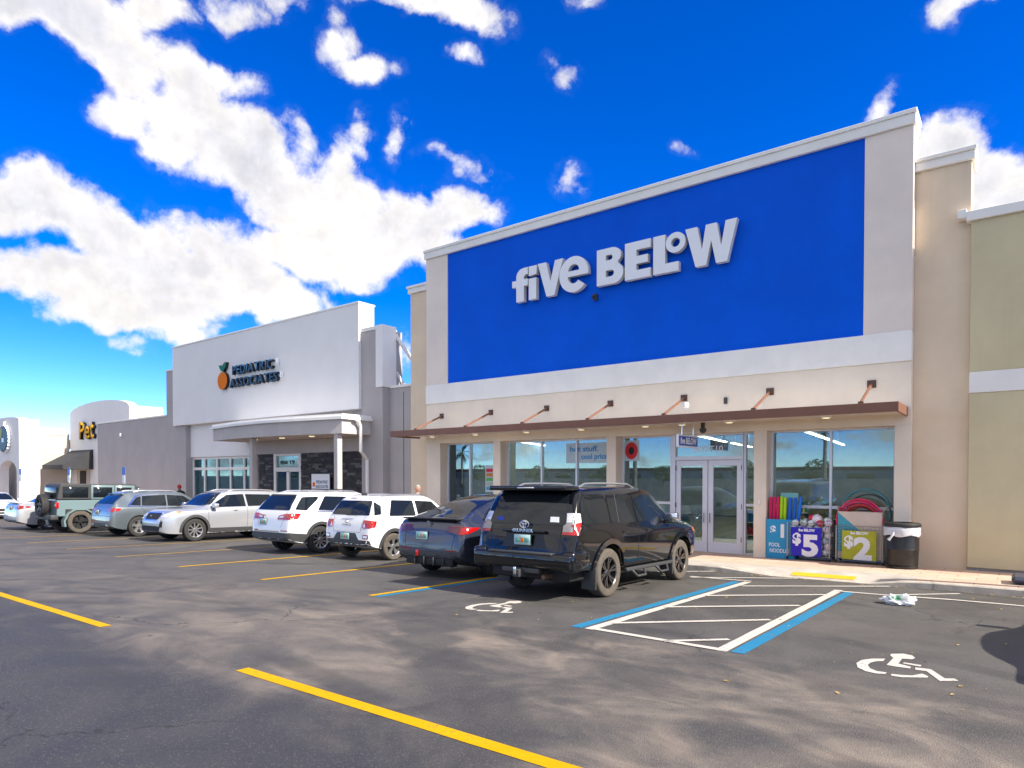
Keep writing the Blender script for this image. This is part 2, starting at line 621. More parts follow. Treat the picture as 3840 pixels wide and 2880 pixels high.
# ------------------------------------------------------------------ pixel -> place on the sloping lot
_fw = FWD * math.cos(PITCH) + Vector((0, 0, math.sin(PITCH)))
_up = RGT.cross(_fw)
_CY = 1779.5 + FPX * math.tan(-PITCH)


def ray(px, py):
    return _fw + RGT * ((px - 1920) / FPX) - _up * ((py - _CY) / FPX)


def on_ground(px, py, h=0.0):
    n = Vector((-GXS, -GYS, 1)); c = Vector((0, 0, EYE)); r = ray(px, py)
    return c + r * ((h - n.dot(c)) / n.dot(r))


def zz(a, b, ox, oy, s):
    return (ox + a / s, oy + b / s)


# ------------------------------------------------------------------ asphalt
def asphalt_material():
    m = bpy.data.materials.new('worn_asphalt'); m.use_nodes = True
    t = NT(m.node_tree); b = m.node_tree.nodes['Principled BSDF']
    co = t.n('ShaderNodeTexCoord').outputs['Object']
    sp = t.n('ShaderNodeSeparateXYZ'); t.l(co, sp.inputs[0])
    x, y = sp.outputs[0], sp.outputs[1]
    big = t.noise(co, 0.22, 5, 0.55, 0.4)
    mid = t.noise(co, 0.9, 6, 0.6, 0.6)
    mp = t.n('ShaderNodeMapping'); mp.inputs['Scale'].default_value = (0.42, 0.85, 1); mp.inputs['Rotation'].default_value = (0, 0, R(12)); t.l(co, mp.inputs[0])
    streak = t.noise(mp.outputs[0], 1.6, 7, 0.62, 0.8)
    # sealed stalls are dark, the driving lane is worn to brown stone
    lane = t.math('MULTIPLY', t.mr(y, 6.9, 6.2), t.mr(t.math('ADD', y, t.math('MULTIPLY', mid, 1.2)), 3.0, 4.4))
    lane_x = t.math('MULTIPLY', t.mr(x, -13, -4.5, 0.25, 1.0), 1.0)
    wear = t.math('MULTIPLY', lane, lane_x)
    pat = t.math('ADD', t.math('MULTIPLY', mid, 0.85), t.math('MULTIPLY', streak, 0.65))
    wear = t.math('MULTIPLY', wear, t.mr(pat, 0.56, 0.98), clamp=True)
    dark = t.mix(t.mr(mid, 0.3, 0.7), (0.058, 0.055, 0.053), (0.095, 0.089, 0.083))
    worn = t.mix(t.mr(streak, 0.35, 0.7), (0.152, 0.127, 0.105), (0.275, 0.226, 0.180))
    dark = t.mix(t.mr(y, 4.2, 2.6), dark, t.mix(t.mr(mid, 0.3, 0.7), (0.028, 0.029, 0.035), (0.044, 0.044, 0.050)))  # near side: dim bluish cast of vignette and sky sheen put into the colour
    c = t.mix(wear, dark, worn)
    haze = t.mix(t.math('MULTIPLY', t.math('MULTIPLY', t.mr(big, 0.4, 0.65), 0.45), t.mr(y, 2.6, 4.2, .25, 1.0)), c, (0.115, 0.104, 0.094))
    # a winding darker seal repair left in the lane
    wob = t.vmath('ADD', co, t.vmath('SCALE', t.vmath('SUBTRACT', t.noise(co, 2.6, 5, 0.6, color=True), (.5, .5, .5)), scale=0.42))
    seal = None
    for (px_, py_, r_) in ((-6.3, 6.2, .55), (-5.7, 5.75, .5), (-5.2, 5.2, .42), (-4.75, 4.8, .36), (-4.3, 4.45, .36), (-3.85, 4.15, .40), (-3.4, 3.85, .46), (-3.0, 3.5, .48), (-2.7, 3.3, .3)):
        dd_ = t.math('SUBTRACT', r_, t.vmath('LENGTH', t.vmath('MULTIPLY', t.vmath('SUBTRACT', wob, (px_, py_, 0)), (1, 1, 0))))
        seal = dd_ if seal is None else t.math('SMOOTH_MAX', seal, dd_, .15)
    haze = t.mix(t.mr(seal, -.10, .14, 0, .85), haze, t.mix(t.mr(mid, .3, .7), (.050, .048, .047), (.078, .073, .070)))
    # aggregate
    vo = t.n('ShaderNodeTexVoronoi'); vo.inputs['Scale'].default_value = 95; t.l(co, vo.inputs['Vector'])
    fine = t.noise(co, 160, 3, 0.7)
    sepc = t.n('ShaderNodeSeparateColor'); t.l(vo.outputs['Color'], sepc.inputs[0])
    stone = t.math('MULTIPLY', t.mr(sepc.outputs[0], 0.80, 0.97), t.mr(fine, 0.45, 0.6))
    c2 = t.mix(t.math('MULTIPLY', stone, 0.40), haze, (0.24, 0.215, 0.19))
    c3 = t.mix(t.mr(fine, 0.25, 0.75), c2, t.mix(1.0, c2, (1.22, 1.21, 1.20), blend='MULTIPLY'))
    # tyre scuffs: thin curved dark lines
    wv = t.n('ShaderNodeTexWave'); wv.wave_type = 'RINGS'; wv.rings_direction = 'Z'
    wv.inputs['Scale'].default_value = 0.23; wv.inputs['Distortion'].default_value = 7.0; wv.inputs['Detail'].default_value = 3; wv.inputs['Detail Scale'].default_value = 0.25
    mp2 = t.n('ShaderNodeMapping'); mp2.inputs['Location'].default_value = (6, 4, 0); t.l(co, mp2.inputs[0]); t.l(mp2.outputs[0], wv.inputs['Vector'])
    scuff = t.math('MULTIPLY', t.mr(wv.outputs['Fac'], 0.80, 0.99), t.mr(t.noise(co, 0.5, 3), 0.48, 0.62))
    c4 = t.mix(t.math('MULTIPLY', scuff, 0.5), c3, (0.045, 0.044, 0.044))
    # tyre tracks swung between lane and stalls
    p2 = t.vmath('MULTIPLY', co, (1, 1, 0))
    tr_ = None
    for (cx_, cy_, r_) in ((1.5, 12.5, 8.4), (1.5, 12.5, 6.9), (-12.5, 13.4, 9.0), (-12.5, 13.4, 7.5), (-7.5, -3.0, 8.2), (-7.5, -3.0, 9.7), (6.0, 10.5, 8.6), (-20, 12.0, 8.0), (-20, 12.0, 6.5)):
        q_ = t.math('ABSOLUTE', t.math('SUBTRACT', t.vmath('LENGTH', t.vmath('SUBTRACT', p2, (cx_, cy_, 0))), r_))
        tr_ = q_ if tr_ is None else t.math('MINIMUM', tr_, q_)
    trk = t.math('MULTIPLY', t.mr(tr_, .16, .05), t.mr(t.noise(co, .45, 4, .6), .44, .62))
    c4 = t.mix(t.math('MULTIPLY', trk, .42), c4, (.040, .039, .040))
    # hairline cracks
    vc = t.n('ShaderNodeTexVoronoi', feature='DISTANCE_TO_EDGE'); vc.inputs['Scale'].default_value = 0.28
    t.l(t.vmath('ADD', co, t.vmath('SCALE', t.noise(co, 1.4, 6, 0.6, color=True), scale=0.9)), vc.inputs['Vector'])
    crack = t.math('MULTIPLY', t.mr(vc.outputs['Distance'], 0.0045, 0.001), t.mr(t.noise(co, 0.35, 3), 0.5, 0.6))
    c5 = t.mix(t.math('MULTIPLY', crack, 0.7), c4, (0.018, 0.017, 0.017))
    # oil drips
    sp2 = t.n('ShaderNodeTexVoronoi'); sp2.inputs['Scale'].default_value = 1.1; t.l(co, sp2.inputs['Vector'])
    drip = t.math('MULTIPLY', t.mr(sp2.outputs['Distance'], 0.045, 0.02), t.mr(mid, 0.5, 0.6))
    c6 = t.mix(t.math('MULTIPLY', drip, 0.75), c5, (0.012, 0.012, 0.014))
    t.l(c6, b.inputs['Base Color'])
    t.l(t.mr(mid, 0.3, 0.7, 0.62, 0.82), b.inputs['Roughness'])
    b.inputs['Specular IOR Level'].default_value = 0.42
    bn = t.n('ShaderNodeBump'); bn.inputs['Strength'].default_value = 0.55; bn.inputs['Distance'].default_value = 0.006
    t.l(t.math('ADD', t.math('MULTIPLY', fine, 0.8), vo.outputs['Distance']), bn.inputs['Height']); t.l(bn.outputs[0], b.inputs['Normal'])
    return m


M_asphalt = asphalt_material()


def lot_z(x, y):
    return gz(max(-80, min(30, x)), max(-12, min(40, y)))


gx = [-900, -300, -80, -40, -20, -8, 0, 10, 30, 150, 900]
gy = [-900, -300, -100, -12, -4, 0, 4, 8, 14, 24, 40, 120, 900]
vs = [(x, y, lot_z(x, y)) for y in gy for x in gx]
nx_ = len(gx)
fs = [(j * nx_ + i, j * nx_ + i + 1, (j + 1) * nx_ + i + 1, (j + 1) * nx_ + i) for j in range(len(gy) - 1) for i in range(nx_ - 1)]
lot = mk('parking_lot', vs, fs, M_asphalt, kind='structure')


# ------------------------------------------------------------------ painted markings (children of the lot)
def paint(name, col, wear=0.5):
    m = bpy.data.materials.new(name); m.use_nodes = True
    t = NT(m.node_tree); b = m.node_tree.nodes['Principled BSDF']
    co = t.n('ShaderNodeTexCoord').outputs['Object']
    n1 = t.noise(co, 28, 6, 0.7); n2 = t.noise(co, 2.2, 4, 0.6)
    f = t.math('MULTIPLY', t.mr(t.math('ADD', n1, t.math('MULTIPLY', n2, 0.6)), 0.84, 1.06), wear)
    c = t.mix(t.mr(n2, 0.3, 0.7), tuple(x * 0.86 for x in col), col)
    t.l(t.mix(f, c, (0.08, 0.075, 0.07)), b.inputs['Base Color'])
    b.inputs['Roughness'].default_value = 0.75; b.inputs['Specular IOR Level'].default_value = 0.15
    bn = t.n('ShaderNodeBump'); bn.inputs['Strength'].default_value = 0.3; bn.inputs['Distance'].default_value = 0.004
    t.l(t.noise(co, 150, 3), bn.inputs['Height']); t.l(bn.outputs[0], b.inputs['Normal'])
    return m


P_white = paint('white_road_paint', (0.64, 0.59, 0.53), 0.95)
P_blue = paint('blue_road_paint', (0.028, 0.22, 0.40), 0.9)
P_yellow = paint('yellow_road_paint', (0.66, 0.37, 0.0), 0.6)
P_yold = paint('faded_yellow_road_paint', (0.48, 0.29, 0.06), 1.0)


def mark(name, poly, m, lay=1):
    """flat paint laid on the asphalt"""
    vs = [(p[0], p[1], gz(p[0], p[1]) + 0.004 * lay) for p in poly]
    # outline must run counter-clockwise to face up
    a = sum(poly[i][0] * poly[(i + 1) % len(poly)][1] - poly[(i + 1) % len(poly)][0] * poly[i][1] for i in range(len(poly)))
    idx = list(range(len(poly)))
    return mk(name, vs, [idx if a > 0 else idx[::-1]], m, lot)


def strip(name, x0, y0, x1, y1, w, m, lay=1, jag=0.0):
    d = Vector((x1 - x0, y1 - y0, 0)); L = d.length; d.normalize(); nn = Vector((-d.y, d.x, 0)) * (w / 2)
    n = max(2, int(L / 0.35)) if jag else 2
    a, b_ = [], []
    for i in range(n):
        p = Vector((x0, y0, 0)) + d * (L * i / (n - 1))
        a.append(p + nn * (1 + rng.uniform(-jag, jag))); b_.append(p - nn * (1 + rng.uniform(-jag, jag)))
    return mark(name, [(q.x, q.y) for q in a + b_[::-1]], m, lay)


# stall lines
for i, X in enumerate([-11.02, -14.17, -17.36, -20.47, -23.64, -26.55, -29.65, -32.75, -35.85, -38.95]):
    strip('stall_line', X, 6.75, X, 13.6, 0.12, P_yellow if i < 2 else P_yold, jag=0.06)
strip('stall_line', -8.08, 6.82, -8.05, 13.6, 0.11, P_yellow, jag=0.05)
strip('accessible_stall_line', -7.92, 6.82, -7.90, 12.6, 0.12, P_blue, jag=0.05)
# lane dashes
strip('lane_line', -12.9, 3.20, -8.62, 3.24, 0.13, P_yellow, jag=0.05)
strip('lane_line', -5.62, 3.24, 0.6, 3.30, 0.13, P_yellow, jag=0.04)
strip('lane_line', -20.5, 3.2, -15.6, 3.2, 0.13, P_yold, jag=0.06)
strip('lane_line', 3.4, 3.3, 7.6, 3.3, 0.13, P_yellow, jag=0.04)
# access aisle
strip('accessible_stall_line', -4.29, 6.84, -4.22, 12.42, 0.15, P_blue, jag=0.05)
strip('aisle_line', -4.10, 6.84, -4.04, 12.52, 0.13, P_white, jag=0.06)
strip('aisle_line', -2.47, 6.78, -2.47, 12.52, 0.13, P_white, jag=0.06)
strip('accessible_stall_line', -2.30, 6.80, -2.27, 12.38, 0.15, P_blue, jag=0.05)
ZA = lambda a, b: on_ground(*zz(a, b, 2000, 2100, 1.7015))
ZB = lambda a, b: on_ground(*zz(a, b, 2800, 1780, 2.127))
HL = [(ZA(395, 442), ZA(1180, 573), .10), (ZA(500, 405), ZA(1510, 384), .09), (ZA(835, 302), ZA(1700, 293), .09), (ZA(1100, 229), ZA(1880, 223), .09),
      (ZA(1330, 168), ZB(1140, 893), .09), (ZA(830, 520), ZA(1250, 510), .08), (ZA(1000, 106), ZA(1390, 138), .10), (ZA(1000, 112), ZA(1690, 119), .09),
      (ZA(740, 76), ZA(1165, 74), .09), (ZB(720, 930), ZB(1130, 965), .10), (ZB(1130, 965), ZB(1640, 1000), .10), (ZB(1640, 1000), ZB(2150, 1045), .10),
      (ZB(2150, 1045), (1.2, 12.3), .10), (ZB(1120, 963), ZB(1700, 952), .08)]
for k, (a, b_, w) in enumerate(HL):
    strip('hatch_line', a[0], a[1], b_[0], b_[1], w, P_white, lay=2, jag=0.08)
strip('accessible_stall_line', 1.55, 6.8, 1.55, 12.3, 0.15, P_blue, jag=0.05)
strip('aisle_line', 1.75, 6.8, 1.75, 12.3, 0.13, P_white, jag=0.05)

# wheelchair stencils
SYM = [[(1105, 1470), (1000, 1470), (920, 1480), (875, 1505), (885, 1540), (950, 1570), (1030, 1588), (1105, 1593), (1118, 1580), (1040, 1570), (985, 1548), (965, 1520), (990, 1500), (1040, 1490), (1090, 1490)],
       [(1155, 1592), (1230, 1600), (1320, 1605), (1400, 1590), (1450, 1612), (1440, 1622), (1350, 1620), (1230, 1618), (1150, 1605)],
       [(1150, 1432), (1250, 1430), (1320, 1445), (1345, 1465), (1320, 1475), (1240, 1470), (1210, 1510), (1310, 1535), (1305, 1548), (1200, 1535), (1115, 1520), (1170, 1465), (1145, 1445)],
       [(1255, 1500), (1395, 1522), (1385, 1533), (1245, 1508)],
       [(1345, 1540), (1470, 1555), (1580, 1628), (1660, 1630), (1690, 1648), (1540, 1648), (1435, 1570), (1345, 1558)]]
for dx, dy in ((0, 0), (-5.05, 0.06)):
    for pc in SYM:
        pts = [ZB(a, b) for a, b in pc]
        mark('wheelchair_symbol', [(p.x + dx, p.y + dy) for p in pts], P_white)

# ------------------------------------------------------------------ kerb, walkway, ramp
KY = 13.75
HW = 0.12
hf = pchip([-70, -5.5, -5.0, -4.0, -2.2, -1.7, -1.2, 30], [HW, HW, HW * .93, .010, .010, HW * .8, HW, HW])


def walk_h(x, y):
    t = min(1, max(0, (y - KY) / 0.95))
    return hf(x) + (HW - hf(x)) * t


def sheet(name, xs, ys, m, parent=None, kind=None, lift=0.0):
    vs = [(x, y, gz(x, y) + walk_h(x, y) + lift) for y in ys for x in xs]
    n = len(xs)
    fs = [(j * n + i, j * n + i + 1, (j + 1) * n + i + 1, (j + 1) * n + i) for j in range(len(ys) - 1) for i in range(n - 1)]
    return mk(name, vs, fs, m, parent, kind)


def paver_material():
    m = bpy.data.materials.new('pink_stamped_concrete'); m.use_nodes = True
    t = NT(m.node_tree); b = m.node_tree.nodes['Principled BSDF']
    co = t.n('ShaderNodeTexCoord').outputs['Object']
    br = t.n('ShaderNodeTexBrick'); br.offset = 0.5; br.squash = 1.0
    br.inputs['Scale'].default_value = 1.0; br.inputs['Brick Width'].default_value = 0.62; br.inputs['Row Height'].default_value = 0.42; br.inputs['Mortar Size'].default_value = 0.010
    br.inputs['Color1'].default_value = (0.60, 0.39, 0.28, 1); br.inputs['Color2'].default_value = (0.68, 0.49, 0.37, 1); br.inputs['Mortar'].default_value = (0.36, 0.25, 0.19, 1)
    t.l(co, br.inputs['Vector'])
    nz = t.noise(co, 2.0, 6, 0.6)
    c = t.mix(t.mr(nz, 0.35, 0.7, 0, 0.5), br.outputs[0], (0.62, 0.50, 0.40))
    c = t.mix(t.mr(t.noise(co, 30, 5, 0.7), 0.6, 0.75, 0, 0.4), c, (0.30, 0.23, 0.19))
    t.l(c, b.inputs['Base Color']); b.inputs['Roughness'].default_value = 0.8
    bn = t.n('ShaderNodeBump'); bn.inputs['Strength'].default_value = 0.4; bn.inputs['Distance'].default_value = 0.01
    t.l(t.math('ADD', t.math('MULTIPLY', br.outputs['Fac'], -1.0), t.math('MULTIPLY', nz, 0.6)), bn.inputs['Height']); t.l(bn.outputs[0], b.inputs['Normal'])
    return m


M_paver = paver_material()
# the ramp's own pad of plain concrete
rx = [-6.4, -5.8, -5.3, -4.9, -4.4, -4.0, -3.4, -2.8, -2.2, -1.8, -1.5]
KB = KY + 0.17
ramp = sheet('kerb_ramp', rx, [KB, 14.1, 14.3, 14.5, 14.7], M_conc, kind='structure')
wx = [-75, -50, -30, -16, -10, -6.4]
sheet('walkway', wx, [KB, 14.3, 14.7], M_paver, kind='structure')
sheet('walkway', rx, [14.7, 15.2, 16.0, 16.97], M_paver, kind='structure')
sheet('walkway', wx, [14.7, 15.2, 16.0, 16.97], M_paver, kind='structure')
sheet('walkway', [-1.5, -0.8, 0, 6, 20], [KB, 14.3, 14.7], M_paver, kind='structure')
sheet('walkway', [-1.5, -0.8, 0, 6, 20], [14.7, 15.2, 16.0, 16.97], M_paver, kind='structure')
M_kerb = mat('kerb_concrete', (0.46, 0.415, 0.355), rough=0.9, var=0.2, vscale=4, bump=0.4, bscale=50, dirt=0.0)
kerb = bpy.data.objects.new('kerb', None); COL.objects.link(kerb); tag(kerb, kind='structure'); kerb.location = (0, 0, 0)
x = -72.0
cuts = [-72 + 3 * i for i in range(22)] + [-6.3, -5.5, -5.0, -4.5, -4.0, -3.1, -2.2, -1.95, -1.7, -1.2, 1.8, 4.8, 7.8, 10.8, 13.8, 17]
for a, b_ in zip(cuts[:-1], cuts[1:]):
    ha, hb = hf(a), hf(b_)
    flat_ = abs(ha - hb) < 1e-4 and ha > .1
    a2 = a + (0.006 if flat_ else 0)
    ra, rb = 0.02 * ha / HW, 0.02 * hb / HW
    V = []
    for X, h, r in ((a2, ha, ra), (b_, hb, rb)):
        for (yy, hh) in ((KY - 0.02, -0.05), (KY - 0.005, max(h - r, .004)), (KY + r, h), (KB, h if h > .1 else walk_h(X, KB)), (KB, -0.05)):
            V.append((X, yy, gz(X, yy) + hh))
    mk('kerb_stone', V, [(0, 5, 6, 1), (1, 6, 7, 2), (2, 7, 8, 3), (3, 8, 9, 4), (0, 1, 2, 3, 4), (9, 8, 7, 6, 5)], M_kerb, kerb)
# tactile warning pad with its rows of domes
M_tact = mat('yellow_tactile_plastic', (0.80, 0.50, 0.015), rough=0.6, var=0.08, vscale=8)
pad = sheet('tactile_pad', [-3.66, -3.27, -2.88, -2.49], [KB + .005, KB + .16, KB + .32], M_tact, ramp, lift=0.006)
V, Fc = [], []
for i in range(26):
    for j in range(6):
        cx, cy = -3.635 + i * 0.0452, KB + .030 + j * 0.052
        z0 = gz(cx, cy) + walk_h(cx, cy) + 0.006
        k = len(V)
        for r_, hh in ((.017, 0.0005), (.010, .008)):
            for q in range(6):
                V.append((cx + r_ * math.cos(q * math.pi / 3), cy + r_ * math.sin(q * math.pi / 3), z0 + hh))
        for q in range(6):
            Fc.append((k + q, k + (q + 1) % 6, k + 6 + (q + 1) % 6, k + 6 + q))
        Fc.append(tuple(k + 6 + q for q in range(6)))
mk('tactile_domes', V, Fc, M_tact, pad, kind='stuff')
# ================================================================== the blue-fronted shop
YF, YG = 16.5, 16.9
XL, XR = -16.52, -1.87
zb = lambda x, y: gz(x, y) - 0.10            # walls start a little under the walkway
shop = thing('store_building', 'large cream shop front with a royal blue panel and brown steel canopy', 'building', (-9.2, YF, gz(-9.2, YF)))


def wallbox(name, x0, x1, y0, y1, z0, z1, m, parent, bev=0.008):
    return box(name, x0, x1, y0, y1, z0, z1, m, parent, bev)


wallbox('wall', XL, -15.50, YF, YF + .5, 4.74, 9.13, M_cream2, shop)
wallbox('wall', -2.81, XR, YF, YF + .5, 4.74, 9.13, M_cream2, shop)
wallbox('blue_panel', -15.50, -2.81, YF + .025, YF + .5, 4.74, 9.13, M_bluewall, shop, 0)
wallbox('band', XL - .0, XR, YF - .035, YF + .5, 4.09, 4.74, M_trim, shop)
wallbox('wall', XL, XR, YF, 17.05, 2.71, 4.09, M_cream, shop)
wallbox('cornice', XL - .04, XR + .04, YF - .06, YF + .75, 9.13, 9.35, M_trim, shop)
wallbox('coping', XL - .06, XR + .06, YF - .09, YF + .80, 9.35, 9.44, M_trim, shop)
# parapet returns and body of the building behind
wallbox('wall', XL, XL + .4, YF + .5, YF + .72, 4.0, 9.13, M_cream2, shop, 0)
wallbox('wall', XR - .4, XR, YF + .5, YF + .72, zb(XR, YF), 9.13, M_cream2, shop, 0)
for x0, x1 in ((-17.60, XL), (XR, -.86)):
    wallbox('pier', x0, x1 - (0 if x1 == XL else 0), 16.78, 17.5, zb(x0, 16.78), 8.18, M_tan, shop)
    xo0, xo1 = (x0 - .06, x1) if x1 == XL else (x0, x1 + .06)
    wallbox('cornice', xo0, xo1, 16.70, 17.56, 8.18, 8.36, M_trim, shop)
    wallbox('coping', xo0 - (.03 if x1 == XL else 0), xo1 + (0 if x1 == XL else .03), 16.65, 17.6, 8.36, 8.44, M_trim, shop)
for x0, x1 in ((XL, -15.86), (-13.50, -13.20), (-9.33, -9.03), (-5.20, -4.90), (-2.18, XR)):
    wallbox('pillar', x0, x1, YF, 17.03, zb(x0, YF), 2.71, M_cream, shop)
box('roof', -17.5, -.9, 17.5, 36, 5.9, 6.1, M_conc, shop)
# interior
M_floor = mat('polished_shop_floor', (0.22, 0.22, 0.22), rough=0.35, var=0.1)
M_iwall = mat('shop_interior_wall', (0.30, 0.33, 0.36), rough=0.9, var=0.15)
M_iceil = mat('shop_ceiling', (0.10, 0.11, 0.12), rough=0.9)
fz = gz(-9, 17) + HW
M_lamp = mat('lit_lamp', (0.9, 0.85, 0.6), emit=(1.0, 0.90, 0.62), estr=6.0)
M_dimlamp = mat('dim_lit_lens', (0.8, 0.75, 0.6), emit=(1.0, 0.85, 0.5), estr=.35)
box('shop_floor', -17.4, -1.9, 16.97, 33, fz - .25, fz - .02, M_floor, shop)
box('back_wall', -17.4, -1.9, 33, 33.2, fz - .02, 5.9, M_iwall, shop)
box('side_wall', -17.4, -17.2, 17.5, 33, fz - .02, 5.9, M_iwall, shop)
box('side_wall', -1.9 - .2, -1.9, 17.55, 33, fz - .02, 5.9, M_iwall, shop)
box('ceiling', -17.2, -2.1, 17.06, 33, 4.12, 4.22, M_iceil, shop)

# storefront glazing: each bay with frame, mullions, panes
FRW = 0.055


def bay(parent, x0, x1, mull, ztop, y, sills=(), zbot=None, glass=None, frame=None, fw=FRW, fd=.10):
    glass, frame = glass or M_glass, frame or M_alu
    zb_ = gz((x0 + x1) / 2, y) + HW - 0.01 if zbot is None else zbot
    xs = [x0] + list(mull) + [x1]
    bm = bmesh.new()
    for i, xm in enumerate(xs):
        a = xm if i == 0 else (xm - fw if i == len(xs) - 1 else xm - fw / 2)
        bm_box(bm, a, a + fw, y - fd / 2, y + fd / 2, zb_, ztop, .004)
    for z0 in (zb_, ztop - fw):
        bm_box(bm, x0 + fw, x1 - fw, y - fd / 2 + .003, y + fd / 2 - .003, z0 + .001, z0 + fw - .001, .003)
    fr = from_bm('window_frame', bm, frame, parent)
    for i in range(len(xs) - 1):
        a = xs[i] + (fw if i == 0 else fw / 2); b_ = xs[i + 1] - (fw if i == len(xs) - 2 else fw / 2)
        zs_ = [zb_ + fw] + [s for s in sills if zb_ < s < ztop] + [ztop - fw]
        for s in zs_[1:-1]:
            box('sill_bar', a, b_, y - .04, y + .04, s - fw * .6, s + fw * .6, frame, fr, .003)
        for k in range(len(zs_) - 1):
            za = zs_[k] + (0 if k == 0 else fw * .6); zc = zs_[k + 1] - (0 if k == len(zs_) - 2 else fw * .6)
            box('pane', a + .001, b_ - .001, y + .012, y + .018, za + .001, zc - .001, glass, fr)
    return fr


bay(shop, -15.86, -13.50, [-14.81], 2.715, YG)
bay(shop, -13.20, -9.33, [-11.84, -10.56], 2.715, YG)
bay(shop, -9.03, -7.50, [], 2.715, YG, sills=(.86,))
bay(shop, -5.56, -5.20, [], 2.715, YG, sills=(.86,))
bay(shop, -4.90, -2.18, [-3.53], 2.715, YG, sills=(.86,))
# entrance doors
dz0 = gz(-6.5, YG) + HW
ent = box('door_frame', -7.50, -7.40, YG - .07, YG + .07, dz0, 2.715, M_alu, shop, .004)
box('door_frame', -5.60, -5.565, YG - .07, YG + .07, dz0, 2.715, M_alu, shop, .004)
box('door_frame', -7.40, -5.60, YG - .065, YG + .065, 2.02, 2.12, M_alu, shop, .004)
box('door_frame', -7.40, -5.60, YG - .065, YG + .065, 2.655, 2.715, M_alu, shop, .004)
tr_p = box('transom_pane', -7.398, -5.602, YG + .012, YG + .018, 2.121, 2.654, M_glass, shop)
M_doorw = mat('white_door_aluminium', (0.72, 0.73, 0.80), rough=0.35, metal=0.1)
for x0, x1, hx in ((-7.39, -6.52, 1), (-6.49, -5.61, -1)):
    bm = bmesh.new()
    y0, y1 = YG - .03, YG + .03
    bm_box(bm, x0, x0 + .13, y0, y1, dz0 + .01, 2.01, .004)
    bm_box(bm, x1 - .13, x1, y0, y1, dz0 + .01, 2.01, .004)
    bm_box(bm, x0 + .13, x1 - .13, y0 + .002, y1 - .002, 1.87, 2.008, .003)
    bm_box(bm, x0 + .13, x1 - .13, y0 + .002, y1 - .002, dz0 + .012, dz0 + .29, .003)
    dr = from_bm('door', bm, M_doorw, shop)
    box('pane', x0 + .131, x1 - .131, YG - .003, YG + .003, dz0 + .291, 1.869, M_glass, dr)
    hx0 = x1 - .065 if hx > 0 else x0 + .065
    tube('handle', [(hx0, y0, .62), (hx0, y0 - .06, .62), (hx0, y0 - .06, .38), (hx0, y0, .38)], .012, M_chrome, dr, 6)
    tube('push_bar', [(x0 + .13, YG + .05, .56), (x1 - .13, YG + .05, .56)], .014, M_chrome, dr, 6)
    for hz in (-.1, .75, 1.75):
        box('hinge', (x0 - .02 if hx > 0 else x1 - .01), (x0 + .01 if hx > 0 else x1 + .02), y0 - .035, y0 - .001, hz, hz + .13, M_plastic, dr, .003)
# street number on the transom
M_vinyl = mat('white_vinyl', (0.85, 0.85, 0.87), rough=0.5)
text('street_number', '850 T10', .20, face_front(-6.90, YG + .008, 2.25) , M_vinyl, None, bold=.003, extrude=.001, width=.78)
sn = bpy.context.scene.objects['street_number']
sn.parent = shop; sn.matrix_parent_inverse = Matrix.Translation(-Vector(shop.location))
box('door_sensor', -4.965 - .12, -4.965 - .07, YF - .03, YF, .90, 1.02, M_trim, shop, .006)

# canopy
can = box('canopy', -16.82, -1.98, 15.20, YF - .001, 2.955, 3.075, M_soffit, shop)
box('fascia', -16.87, -1.93, 15.13, 15.20, 2.90, 3.10, M_brown, can, .006)
for xa in (-16.87, -1.98):
    box('end_fascia', xa, xa + .05, 15.2005, YF - .002, 2.90, 3.10, M_brown, can, .005)
bm = bmesh.new()
for i in range(7):
    X = -15.77 + 2.19 * i
    st = tube('tie_rod', [(X, YF - .03, 3.635), (X, 15.26, 3.13)], .032, M_brown, can, 8)
    box('wall_plate', X - .09, X + .09, YF - .025, YF - .001, 3.56, 3.73, M_dkbrown, st, .004)
    box('rod_foot', X - .05, X + .05, 15.22, 15.32, 3.101, 3.15, M_dkbrown, st, .004)
for X in (-15.5, -13.6, -11.6, -9.7, -7.75, -6.75, -5.55, -3.4):
    l_ = lathe('downlight', [(.13, 2.954), (.13, 2.93), (.10, 2.885), (.0, 2.885)], M_trim, can, 16, center=(X, 15.75, 0))
    lathe('lamp_lens', [(.085, 2.883), (.07, 2.872), (0, 2.87)], M_dimlamp, l_, 12, center=(X, 15.75, 0))

# channel-letter sign
sgn = thing('store_sign', 'big white raised five BELOW letters on the blue panel', 'sign', (-9.2, YF, 7.0))


def ell(cx, cz, rx, rz, a0, a1, n=18):
    return [(cx + rx * math.cos(R(a0 + (a1 - a0) * i / n)), cz + rz * math.sin(R(a0 + (a1 - a0) * i / n))) for i in range(n + 1)]


